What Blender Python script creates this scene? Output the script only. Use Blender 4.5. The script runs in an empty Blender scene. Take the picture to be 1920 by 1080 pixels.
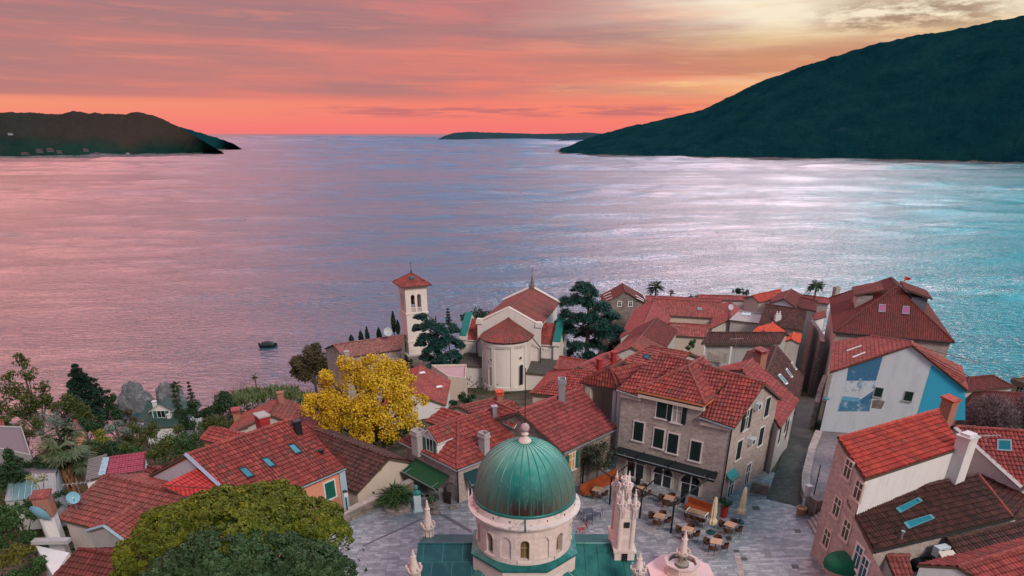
import bpy, math, random
import numpy as np
from math import radians, sin, cos, tan, pi, sqrt, floor
from mathutils import Vector as V
rnd = random.Random(11)
SC = bpy.context.scene
COL = SC.collection
# ---------------------------------------------------------------- camera model (photo is 1920 wide)
FP, CYP, PIT, CH = 1280.0, 908.0, radians(27.2), 26.5
FW, UPV = V((0, cos(PIT), -sin(PIT))), V((0, sin(PIT), cos(PIT)))
EYE = V((0, 0, CH))
SEA = -28.5
def ray(p): return V((1, 0, 0)) * ((p[0] - 960) / FP) + UPV * (-(p[1] - CYP) / FP) + FW
def P(p, z):                       # point seen at photo pixel p, at height z
    d = ray(p); return EYE + d * ((z - CH) / d.z)
def proj(v):                       # photo pixel of a point
    d = V(v) - EYE; z = d.dot(FW); return (960 + FP * d.x / z, CYP - FP * d.dot(UPV) / z)
def PY(p, y):                      # point seen at pixel p, at distance y
    d = ray(p); return EYE + d * (y / d.y)
def ZAT(py, xy):                   # height at which a point above xy shows at photo row py
    d = ray((960, py)); return CH + d.z * xy[1] / d.y
def onwall(p, a, b):               # pixel ray onto the vertical plane through a and b
    n = V((b[1] - a[1], -(b[0] - a[0]), 0)); d = ray(p)
    return EYE + d * ((V((a[0], a[1], 0)) - EYE).dot(n) / d.dot(n))
def Z(x0, y0, k): return lambda x, y: (x0 + x / k, y0 + y / k)
zA, zB, zC = Z(700, 480, 4), Z(1060, 500, 4), Z(1440, 500, 4)
zD, zE, zF = Z(1440, 760, 3.375), Z(1060, 760, 3.375), Z(680, 760, 3.375)
zG, zH, zI, zJ = Z(0, 640, 4), Z(340, 640, 3.375), Z(0, 810, 4), Z(340, 760, 3.375)
zK, zL, zM = Z(740, 740, 4.909), Z(960, 640, 4.909), Z(1140, 640, 4.909)
zN, zO, zQ = Z(1320, 640, 4.909), Z(1130, 520, 6), Z(1340, 520, 6)
# ---------------------------------------------------------------- ground height
def sm(a, b, x):
    t = min(1, max(0, (x - a) / (b - a))); return t * t * (3 - 2 * t)
def shore(x): return float(np.interp(x, [-200, -110, -87, -45, 0, 60, 90, 140], [120, 138, 150, 172, 196, 200, 170, 150]))
def ground(x, y):
    z = -0.22 * max(0, y - 58)
    if x < -11: z -= 3.2 * sm(-11, -15, x) + min(14, max(0, -13 - x) * .16) * sm(30, 70, y)
    if x > 46: z -= (x - 46) * .22 * sm(60, 90, y)
    s = shore(x)
    if y > s - 25:
        t = sm(s - 25, s + 6, y); z = z * (1 - t) + (SEA - 7) * t
    return max(z, SEA - 8)
def hit(p):
    d = ray(p); y = 25.0
    while y < 240:
        q = EYE + d * (y / d.y)
        if q.z <= max(ground(q.x, q.y), SEA): return y
        y += .5
    return 200.0
def PG(p, dz=0.0):                 # pixel ray onto the ground
    q = PY(p, hit(p)); return V((q.x, q.y, ground(q.x, q.y) + dz))
# ---------------------------------------------------------------- mesh builder
ORG = {}
class MB:
    def __init__(s): s.v, s.f, s.m, s.uv = [], [], [], {}
    def face(s, pts, m=0, uv=None):
        n = len(s.v); s.v += [tuple(p) for p in pts]
        if uv: s.uv[len(s.f)] = uv
        s.f.append(tuple(range(n, n + len(pts)))); s.m.append(m)
    def grid(s, rows, m=0, close=False):
        n = len(s.v); w = len(rows[0])
        for r in rows: s.v += [tuple(p) for p in r]
        for i in range(len(rows) - 1):
            for j in range(w if close else w - 1):
                k = (j + 1) % w
                s.f.append((n + i * w + j, n + i * w + k, n + (i + 1) * w + k, n + (i + 1) * w + j)); s.m.append(m)
    def box(s, c, size, rz=0, m=0, tilt=0):
        x, y, z = [q / 2 for q in size]; cr, sr = cos(rz), sin(rz); ct, st = cos(tilt), sin(tilt)
        def t(a, b, d):
            b, d = b * ct - d * st, b * st + d * ct
            return (c[0] + a * cr - b * sr, c[1] + a * sr + b * cr, c[2] + d)
        q = [t(a, b, d) for d in (-z, z) for a, b in ((-x, -y), (x, -y), (x, y), (-x, y))]
        for f in ((3, 2, 1, 0), (4, 5, 6, 7), (0, 1, 5, 4), (1, 2, 6, 5), (2, 3, 7, 6), (3, 0, 4, 7)): s.face([q[i] for i in f], m)
    def prism(s, poly, z0, z1, m=0, top=None, bottom=True):
        # poly counter-clockwise xy; z0/z1 numbers or lists
        k = len(poly); a = [(p[0], p[1], z0[i] if isinstance(z0, list) else z0) for i, p in enumerate(poly)]
        b = [(p[0], p[1], z1[i] if isinstance(z1, list) else z1) for i, p in enumerate(poly)]
        for i in range(k): j = (i + 1) % k; s.face([a[i], a[j], b[j], b[i]], m)
        s.face(b, m if top is None else top)
        if bottom: s.face(a[::-1], m)
    def slab(s, pts, t, m=0):      # planar polygon (ccw seen from above), thickness t down
        lo = [V(p) - V((0, 0, t)) for p in pts]; k = len(pts)
        s.face(pts, m); s.face(lo[::-1], m)
        for i in range(k): j = (i + 1) % k; s.face([lo[i], lo[j], pts[j], pts[i]], m)
    def tube(s, pts, r, n=6, m=0, cap=True):
        pts = [V(p) for p in pts]; rows = []
        if not isinstance(r, (list, tuple)): r = [r] * len(pts)
        for i, p in enumerate(pts):
            d = (pts[min(i + 1, len(pts) - 1)] - pts[max(i - 1, 0)]).normalized()
            u = d.cross(V((0, 0, 1)) if abs(d.z) < .9 else V((1, 0, 0))).normalized(); w = d.cross(u)
            rows.append([p + (u * cos(2 * pi * k / n) + w * sin(2 * pi * k / n)) * r[i] for k in range(n)])
        s.grid(rows, m, True)
        if cap: s.face(rows[0][::-1], m); s.face(rows[-1], m)
    def lathe(s, prof, c=(0, 0, 0), n=24, m=0, a0=0.0, a1=2 * pi):
        full = abs(a1 - a0 - 2 * pi) < 1e-4; k = n if full else n + 1
        s.grid([[(c[0] + r * cos(a0 + (a1 - a0) * j / n), c[1] + r * sin(a0 + (a1 - a0) * j / n), c[2] + z) for j in range(k)] for r, z in prof], m, full)
    def ico(s, c, r, sq=(1, 1, 1), m=0, jit=0, sub=1, rg=rnd):
        rows = []; nv, nu = 4 + 2 * sub, 6 + 3 * sub
        for i in range(nv + 1):
            th = pi * i / nv
            rows.append([(c[0] + r * sq[0] * sin(th) * cos(2 * pi * j / nu) * (q := 1 + rg.uniform(-jit, jit)), c[1] + r * sq[1] * sin(th) * sin(2 * pi * j / nu) * q, c[2] + r * sq[2] * cos(th) * q) for j in range(nu)])
        s.grid(rows, m, True)
    def build(s, name, mats, parent=None, smooth=False, org=None, uv=True):
        if parent is not None: o0 = ORG[parent]
        elif org is not None: o0 = V(org)
        else:
            a = np.array(s.v); o0 = V(((a[:, 0].min() + a[:, 0].max()) / 2, (a[:, 1].min() + a[:, 1].max()) / 2, a[:, 2].min()))
        me = bpy.data.meshes.new(name)
        me.from_pydata([(p[0] - o0.x, p[1] - o0.y, p[2] - o0.z) for p in s.v], [], s.f)
        for mm in (mats if isinstance(mats, (list, tuple)) else [mats]): me.materials.append(mm)
        me.polygons.foreach_set('material_index', s.m)
        if smooth: me.polygons.foreach_set('use_smooth', [True] * len(s.f))
        if uv:
            lay = me.uv_layers.new(name='UV'); buf = np.zeros(len(me.loops) * 2); i = 0
            for fi, f in enumerate(s.f):
                if fi in s.uv:
                    for a, b in s.uv[fi]: buf[i] = a; buf[i + 1] = b; i += 2
                    continue
                p0, p1, p2 = V(s.v[f[0]]), V(s.v[f[1]]), V(s.v[f[2]])
                n = (p1 - p0).cross(p2 - p0)
                if n.length < 1e-9 and len(f) > 3: n = (p2 - p0).cross(V(s.v[f[3]]) - p0)
                n = n.normalized() if n.length > 1e-9 else V((0, 0, 1))
                if abs(n.z) > .995: u, w = V((1, 0, 0)), V((0, 1, 0))
                else: u = V((0, 0, 1)).cross(n).normalized(); w = n.cross(u)
                for k in f:
                    q = V(s.v[k]); buf[i] = q.dot(u); buf[i + 1] = q.dot(w); i += 2
            lay.data.foreach_set('uv', buf)
        ob = bpy.data.objects.new(name, me); COL.objects.link(ob)
        if parent is not None: ob.parent = parent
        else: ob.location = o0
        ORG[ob] = o0
        return ob
def tag(o, label=None, cat=None, group=None, kind=None):
    for k, v in (('label', label), ('category', cat), ('group', group), ('kind', kind)):
        if v: o[k] = v
    return o
def thing(name, loc, label, cat, group=None, rz=0):
    o = bpy.data.objects.new(name, None); COL.objects.link(o); o.location = loc; o.rotation_euler.z = rz
    ORG[o] = V(loc) if rz == 0 else V((0, 0, 0)); return tag(o, label, cat, group)
def kids(o): return [c for c in bpy.data.objects if c.parent == o]
def copy_tree(o, loc=None, rz=None, sc=None, label=None, group=None, parent=None):
    c = o.copy(); COL.objects.link(c)
    if parent is not None: c.parent = parent
    if loc is not None: c.location = loc
    if rz is not None: c.rotation_euler.z = rz
    if sc is not None: c.scale = sc if isinstance(sc, tuple) else (sc, sc, sc)
    if label: c['label'] = label
    if group: c['group'] = group
    for k in kids(o): copy_tree(k, parent=c)
    return c
# ---------------------------------------------------------------- materials
def srgb(r, g, b): return tuple((c / 255 / 12.92 if c / 255 < .04045 else ((c / 255 + .055) / 1.055) ** 2.4) for c in (r, g, b)) + (1,)
class NT:
    def __init__(s, nt): s.t = nt
    def __call__(s, typ, ins=None, **kw):
        n = s.t.nodes.new('ShaderNode' + typ)
        for k, v in kw.items(): setattr(n, k, v)
        for k, v in (ins or {}).items(): s.put(n.inputs[k], v)
        return n
    def put(s, sock, v):
        if hasattr(v, 'is_output') or isinstance(v, bpy.types.NodeSocket): s.t.links.new(v, sock)
        elif isinstance(v, bpy.types.Node): s.t.links.new(v.outputs[0], sock)
        else: sock.default_value = v
    def m(s, op, a, b=0.0, c=None, clamp=False):
        n = s.t.nodes.new('ShaderNodeMath'); n.operation = op; n.use_clamp = clamp
        s.put(n.inputs[0], a); s.put(n.inputs[1], b)
        if c is not None: s.put(n.inputs[2], c)
        return n.outputs[0]
    def mix(s, f, a, b, blend='MIX'):
        n = s.t.nodes.new('ShaderNodeMix'); n.data_type = 'RGBA'; n.blend_type = blend
        s.put(n.inputs[0], f); s.put(n.inputs[6], a); s.put(n.inputs[7], b); return n.outputs[2]
    def ramp(s, f, stops, interp='LINEAR'):
        n = s.t.nodes.new('ShaderNodeValToRGB'); n.color_ramp.interpolation = interp; e = n.color_ramp.elements
        while len(e) < len(stops): e.new(.5)
        for i, (p, c) in enumerate(stops): e[i].position = p; e[i].color = c if isinstance(c, tuple) else (c, c, c, 1)
        s.put(n.inputs[0], f); return n.outputs[0]
    def noise(s, vec, scale, detail=3, rough=.55, dim='3D', dist=0):
        n = s('TexNoise', {'Scale': scale, 'Detail': detail, 'Roughness': rough, 'Distortion': dist}, noise_dimensions=dim)
        if vec is not None: s.put(n.inputs['Vector'], vec)
        return n.outputs[0]
    def bump(s, h, strength=.5, dist=.05):
        return s('Bump', {'Height': h, 'Strength': strength, 'Distance': dist}).outputs[0]
def newmat(name):
    m = bpy.data.materials.new(name); m.use_nodes = True; b = m.node_tree.nodes['Principled BSDF']
    b.inputs['Specular IOR Level'].default_value = .3
    return m, NT(m.node_tree), b
CACHE = {}
def plain(name, c, rough=.7, metal=0, var=.12, scale=3.0, spec=.3):
    if name in CACHE: return CACHE[name]
    m, n, b = newmat(name); g = n('NewGeometry').outputs['Position']
    f = n.noise(g, scale, 4)
    col = n.mix(f, tuple(q * (1 - var * 1.6) for q in c[:3]) + (1,), tuple(min(1, q * (1 + var * 1.2)) for q in c[:3]) + (1,))
    n.put(b.inputs['Base Color'], col); b.inputs['Roughness'].default_value = rough; b.inputs['Metallic'].default_value = metal
    b.inputs['Specular IOR Level'].default_value = spec
    CACHE[name] = m; return m
def tile_mat(name, c1, c2, old=(.09, .06, .05, 1), amt=.35, per=.27, row=.4, spot=.0, light=(.42, .3, .24, 1)):
    m, n, b = newmat(name)
    uv = n('UVMap').outputs[0]; sx = n('SeparateXYZ', {0: uv})
    vv = sx.outputs[1]
    cu = n.m('FLOOR', n.m('DIVIDE', sx.outputs[0], per)); cv = n.m('FLOOR', n.m('DIVIDE', vv, row))
    wn = n('TexWhiteNoise', {0: n('CombineXYZ', {0: cu, 1: cv}).outputs[0]}, noise_dimensions='2D')
    col = n.mix(wn.outputs[0], c1, c2)
    if spot: col = n.mix(n.m('MULTIPLY', n.m('GREATER_THAN', wn.outputs[0], 1 - spot), .8), col, old)
    p = n('NewGeometry').outputs['Position']
    big = n.ramp(n.noise(p, .35, 5, .65), [(.38, 0.0), (.72, 1.0)])
    col = n.mix(n.m('MULTIPLY', big, amt), col, old)
    fine = n.ramp(n.noise(p, 3.1, 5, .7), [(.5, 0.0), (.68, 1.0)])
    col = n.mix(n.m('MULTIPLY', fine, amt * .8), col, old)
    lich = n.ramp(n.noise(p, 5.3, 4, .7), [(.62, 0.0), (.7, 1.0)])
    col = n.mix(n.m('MULTIPLY', lich, amt * .5), col, light)
    fr = n.m('FRACT', n.m('DIVIDE', vv, row))                          # tile colour darkens along each course
    edge = n.ramp(fr, [(0.0, .9), (.1, 0.0), (.9, 0.0), (1.0, 1.0)])
    col = n.mix(n.m('MULTIPLY', edge, .65), col, tuple(q * .45 for q in c1[:3]) + (1,))
    gr = n.ramp(n.m('FRACT', n.m('DIVIDE', sx.outputs[0], per)), [(0.0, 1.0), (.16, 0.0), (.84, 0.0), (1.0, 1.0)])   # shade in the channels between barrel rows, painted into the colour
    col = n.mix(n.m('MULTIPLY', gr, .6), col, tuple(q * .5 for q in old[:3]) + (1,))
    n.put(b.inputs['Base Color'], col); b.inputs['Roughness'].default_value = .75
    h = n.m('ADD', n.m('MULTIPLY', fr, -1.0), n.m('MULTIPLY', wn.outputs[0], .5))
    n.put(b.inputs['Normal'], n.bump(h, .8, .06))
    return m
def stone_mat(name, c1, c2, mortar, bw=.5, bh=.26, rough=.85, bumpd=.03, stain=.3):
    m, n, b = newmat(name); uv = n('UVMap').outputs[0]
    j = n('VectorMath', {0: uv, 1: n('VectorMath', {0: n('TexNoise', {'Vector': uv, 'Scale': 1.3, 'Detail': 2}).outputs[1], 1: (.22, .14, 0)}, operation='MULTIPLY').outputs[0]}, operation='ADD').outputs[0]
    br = n('TexBrick', {'Vector': j, 'Color1': (0, 0, 0, 1), 'Color2': (1, 1, 1, 1), 'Mortar': (.5, .5, .5, 1), 'Scale': 1.0, 'Mortar Size': .018, 'Mortar Smooth': .3, 'Bias': 0, 'Brick Width': bw, 'Row Height': bh}, offset=.43, squash=.7, squash_frequency=3)
    f = n('SeparateColor', {0: br.outputs[0]}).outputs[0]
    p = n('NewGeometry').outputs['Position']
    f2 = n.m('ADD', n.m('MULTIPLY', f, .5), n.m('ADD', .12, n.m('MULTIPLY', n.m('SUBTRACT', n.noise(p, 4, 6, .8), .5), 1.9)), clamp=True)
    col = n.mix(f2, c1, c2); col = n.mix(br.outputs[1], col, mortar)
    st = n.ramp(n.noise(p, .45, 5, .65), [(.42, 0.0), (.75, 1.0)])
    col = n.mix(n.m('MULTIPLY', st, stain), col, tuple(q * .35 for q in c1[:3]) + (1,))
    n.put(b.inputs['Base Color'], col); b.inputs['Roughness'].default_value = rough
    h = n.m('SUBTRACT', n.m('MULTIPLY', n.noise(p, 8, 4, .7), .6), br.outputs[1])
    n.put(b.inputs['Normal'], n.bump(h, .7, bumpd)); return m
def plaster_mat(name, c, stain=(.2, .17, .15, 1), amt=.35, fine=.25):
    m, n, b = newmat(name); p = n('NewGeometry').outputs['Position']
    st = n('Mapping', {0: p, 3: (1.2, 1.2, .22)}).outputs[0]              # rain streaks run down
    a = n.ramp(n.noise(st, 1.4, 6, .7), [(.48, 0.0), (.8, 1.0)])
    q = n.ramp(n.noise(p, 4.5, 5, .75), [(.45, 0.0), (.8, 1.0)])
    col = n.mix(n.m('MULTIPLY', a, amt), c, stain); col = n.mix(n.m('MULTIPLY', q, fine), col, stain)
    n.put(b.inputs['Base Color'], col); b.inputs['Roughness'].default_value = .85
    n.put(b.inputs['Normal'], n.bump(n.noise(p, 14, 3), .25, .02)); return m
# ---------------------------------------------------------------- roofs and houses
def clipv(poly, u):                # v range of a convex (u,v) polygon at u
    vs = []
    for i in range(len(poly)):
        (a, b), (c, d) = poly[i], poly[(i + 1) % len(poly)]
        if min(a, c) - 1e-9 <= u <= max(a, c) + 1e-9:
            if abs(a - c) < 1e-9: vs += [b, d]
            else: vs.append(b + (d - b) * (u - a) / (c - a))
    return (min(vs), max(vs)) if vs else (0, 0)
def slope(mb, pts, per=.27, dep=.07, t=.16, m=0, m2=1):   # one tiled roof plane; real barrel rows
    pts = [V(p) for p in pts]; n = V((0, 0, 0))
    for i in range(1, len(pts) - 1): n += (pts[i] - pts[0]).cross(pts[i + 1] - pts[0])
    if n.z < 0: n = -n; pts = pts[::-1]
    n.normalize(); u = V((0, 0, 1)).cross(n)
    if u.length < .05: u = V((1, 0, 0))
    u.normalize(); w = n.cross(u); o = pts[0]
    q = [((p - o).dot(u), (p - o).dot(w)) for p in pts]; off = o.dot(u)
    u0, u1 = min(a for a, b in q), max(a for a, b in q)
    us = sorted({u0, u1, *[k * per / 4 - off for k in range(int((u0 + off) / per * 4) - 1, int((u1 + off) / per * 4) + 3) if u0 < k * per / 4 - off < u1]})
    ow = o.dot(w); row = .4; depth = (o - EYE).dot(FW); near = depth < 82
    col = []
    for a in us:
        lo, hi = clipv(q, a); col.append((a, lo, hi, dep * abs(sin(pi * (((a + off) / per) % 1)))))
    vmin = min(b for a, b in q); vmax = max(b for a, b in q)
    vs = [vmin, vmax]
    if near: vs = [vmin] + [k * row - ow for k in range(int((vmin + ow) / row) - 1, int((vmax + ow) / row) + 2) if vmin + .02 < k * row - ow < vmax - .02] + [vmax]
    for (a, la, ha, za), (b, lb, hb, zb) in zip(col, col[1:]):
        for v0, v1 in zip(vs, vs[1:]):
            q4 = [(a, min(max(v0, la), ha), za), (b, min(max(v0, lb), hb), zb), (b, min(max(v1, lb), hb), zb), (a, min(max(v1, la), ha), za)]
            if q4[2][1] - q4[1][1] < 1e-4 and q4[3][1] - q4[0][1] < 1e-4: continue
            st = .05 * (.55 + .9 * ((int(floor((a + off) / per + .001)) * 7919 + int(round((v0 + ow) / row)) * 104729) % 97) / 97) if near else 0
            P4 = [o + u * x + w * v + n * (z + st * (1 - (v - v0) / max(v1 - v0, 1e-6))) for x, v, z in q4]
            mb.face(P4, m, [(x + off, v + ow) for x, v, z in q4])
            if near and v0 > vmin + .01:
                mb.face([P4[0] - n * st, P4[1] - n * st, P4[1], P4[0]], m, [(x + off, v + ow) for x, v, z in (q4[0], q4[1], q4[1], q4[0])])
    lo = [p - V((0, 0, t)) for p in pts]; k = len(pts)
    mb.face(lo[::-1], m2)
    for i in range(k): j = (i + 1) % k; mb.face([lo[i], lo[j], pts[j] + n * .02, pts[i] + n * .02], m2)
def ridge(mb, a, b, r=.13, m=0):   # a row of overlapping cap tiles
    a, b = V(a), V(b); L = (b - a).length; k = max(1, int(L / .42)); d = (b - a) / k
    for i in range(k):
        p = a + d * i; q = a + d * (i + 1.08); j = rnd.uniform(-.015, .015)
        mb.tube([p + V((0, 0, .03 + j)), q + V((0, 0, .055 + j))], [r * .88, r * 1.05], 6, m, False)
WOOD = None
class House: pass
def gable(label, A, B, R1, R2, ze, pitch, roofm, wallm, name='house', cat='house', hipA=None, hipB=None, base=None, over=.35, per=.27,
          parent=None, group=None, capm=None, far=1.0, dep=.07, partname='roof', wallname='wall', zr=None, quiet=False, zbot=None, soffit=None, zeB=None):
    tl = 0 if zeB is None else zeB - ze
    a, b = P(A, ze), P(B, ze + tl); e = (b - a); e.z = 0; L = e.length; e.normalize(); nn = V((-e.y, e.x, 0))
    def wz(z):
        q = (P(R1, z) + P(R2, z + tl)) / 2; return (q - a).dot(nn)
    sg = 1
    if zr is None:
        lo, hi = ze - .5, min(ze + 15, CH - 2)
        for _ in range(50):
            mid = (lo + hi) / 2
            if wz(mid) - (mid - ze) / tan(radians(pitch)) > 0: lo = mid
            else: hi = mid
        zr = (lo + hi) / 2
    w = wz(zr); r1 = (P(R1, zr) - a).dot(e); r2 = (P(R2, zr + tl) - a).dot(e)
    lim = lambda v: max(-1.2 * w, min(1.2 * w, v))
    k1, k2 = (lim(r1) if hipA is None else 0), (lim(r2 - L) if hipB is None else 0)      # plan may be a little skewed, as old houses are
    s1 = k1 if hipA is None else (r1 if hipA == 'px' else hipA); s2 = L + k2 if hipB is None else (r2 if hipB == 'px' else L - hipB)
    if not quiet: print('ROOF', label[:38], 'L%.1f w%.1f ze%.1f zr%.1f r1 %.1f r2 %.1f a(%.0f,%.0f) b(%.0f,%.0f) g%.1f' % (L, w, ze, zr, r1, r2 - L, a.x, a.y, b.x, b.y, ground((a.x+b.x)/2, (a.y+b.y)/2)))
    W = lambda s, t, z: V((a.x + e.x * s + nn.x * t, a.y + e.y * s + nn.y * t, z + tl * s / L))
    wf = w * (1 + far); h = House(); h.W, h.L, h.w, h.wf, h.ze, h.zr = W, L, w, wf, ze, zr
    zf = ze if far == 1.0 else zr - (zr - ze) * far
    ps = [W(0, 0, ze), W(L, 0, ze), W(L + k2 * (1 + far), wf, zf), W(k1 * (1 + far), wf, zf)]; ra, rb = W(s1, w, zr), W(s2, w, zr)
    h.ps, h.ra, h.rb = ps, ra, rb
    rm = MB()
    slope(rm, [ps[0], ps[1], rb, ra], per, dep)
    if far > 0: slope(rm, [ps[2], ps[3], ra, rb], per, dep)
    if hipA is not None: slope(rm, [ps[3], ps[0], ra], per, dep)
    if hipB is not None: slope(rm, [ps[1], ps[2], rb], per, dep)
    ridge(rm, ra, rb, m=2)
    if hipA is not None: ridge(rm, ps[0], ra, m=2); ridge(rm, ps[3], ra, m=2)
    if hipB is not None: ridge(rm, ps[1], rb, m=2); ridge(rm, ps[2], rb, m=2)
    o = over; zs = min(ground(W(x, y, 0).x, W(x, y, 0).y) for x in (0, L / 2, L) for y in (0, wf)) - .6 if base is None else base
    c = W(L / 2, wf / 2, zs)
    h.obj = parent or thing(name, (c.x, c.y, zs + .6 if base is None else base), label, cat, group)
    h.roof = rm.build(partname, [roofm, soffit or WOOD, capm or roofm], h.obj)
    o = min(o, L * .2, wf * .2)
    k = [(o, o), (L - o, o), (L + k2 * (1 + far) - o, wf - o), (k1 * (1 + far) + o, wf - o)]; h.k = [V((W(x, y, 0).x, W(x, y, 0).y, 0)) for x, y in k]; dz = [tl * x / L for x, y in k]
    sl = (zr - ze) / max(w, .01)
    wm = MB(); zt = ze + o * sl - .17; zt2 = zf + o * sl - .17; zp = zr - .17
    for i, (i0, i1) in enumerate(((0, 1), (1, 2), (2, 3), (3, 0))):
        p, q = h.k[i0], h.k[i1]
        if i in (0, 2): t = zt if i == 0 else zt2; wm.face([V((p.x, p.y, zs)), V((q.x, q.y, zs)), V((q.x, q.y, t + dz[i1])), V((p.x, p.y, t + dz[i0]))])
        else:
            hp = hipB if i == 1 else hipA; t0, t1 = (zt, zt2) if i == 1 else (zt2, zt)
            g = [V((p.x, p.y, zs)), V((q.x, q.y, zs)), V((q.x, q.y, t1 + dz[i1]))]
            if hp is None:
                mid = W(s2 - o if i == 1 else s1 + o, w, 0)
                g.append(V((mid.x, mid.y, zp + mid.z)))
            g.append(V((p.x, p.y, t0 + dz[i0]))); wm.face(g)
    h.zs = zs; h.wall = wm.build(wallname, wallm, h.obj)
    h.near, h.right, h.back, h.left = (h.k[0], h.k[1]), (h.k[1], h.k[2]), (h.k[2], h.k[3]), (h.k[3], h.k[0])
    h.roofm = roofm
    return h
def plane_hit(p, a, b, c):         # pixel ray onto plane abc
    n = (b - a).cross(c - a); d = ray(p); return EYE + d * ((a - EYE).dot(n) / d.dot(n))
def roofpt(h, p, side='near'):
    q = {'near': (h.ps[0], h.ps[1], h.rb), 'far': (h.ps[2], h.ps[3], h.ra), 'right': (h.ps[1], h.ps[2], h.rb), 'left': (h.ps[3], h.ps[0], h.ra)}[side]
    n = (q[1] - q[0]).cross(q[2] - q[0]).normalized(); return plane_hit(p, *q), n
def skylight(h, corners, side='near', glass=None, name='skylight', frame=None, lift=.1):
    # corners: four photo pixels on the roof plane -> framed pane standing on the tiles
    pts = []
    for c in corners: q, n = roofpt(h, c, side); pts.append(q)
    c = sum(pts, V()) / 4; fm = MB()
    up = [p + n * (lift + .06) for p in pts]; lo = [p - n * .05 for p in pts]
    inn = [c + (p - c) * .8 + n * (lift + .06) for p in pts]
    for i in range(4):
        j = (i + 1) % 4; fm.face([up[i], up[j], inn[j], inn[i]]); fm.face([lo[i], lo[j], up[j], up[i]])
        fm.face([inn[i], inn[j], inn[j] - n * .06, inn[i] - n * .06])
    f = fm.build(name, frame or DARKMETAL, h.obj)
    pm = MB(); pm.face([q - n * .03 for q in inn]); pm.build('pane', glass or SKYGLASS, f)
    return f
def chimney(h, px, zt, size=(.7, .7), mat_=None, top=None, rz=0.0, side='near', height=1.5, capm=None, name='chimney', pots=0):
    q, n = roofpt(h, px, side); m = MB(); sx, sy = size
    m.box((q.x, q.y, q.z + height / 2 - .22), (sx, sy, height + .45), rz)
    o = m.build(name, mat_ or BRICK, h.obj)
    k = MB(); zt = q.z + height
    k.box((q.x, q.y, zt + .06), (sx + .16, sy + .16, .12), rz)
    if top == 'tile':
        k.box((q.x, q.y, zt + .22), (sx * .8, sy * .8, .22), rz); k.box((q.x, q.y, zt + .38), (sx + .22, sy + .2, .1), rz, tilt=.14)
    elif top == 'open':
        for dx, dy, ax, ay in ((sx / 2, 0, .08, sy), (-sx / 2, 0, .08, sy), (0, sy / 2, sx, .08), (0, -sy / 2, sx, .08)):
            k.box((q.x + dx * cos(rz) - dy * sin(rz), q.y + dx * sin(rz) + dy * cos(rz), zt + .25), (ax, ay, .3), rz)
    k.build('chimney_cap', capm or mat_ or BRICK, o); return o
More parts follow.
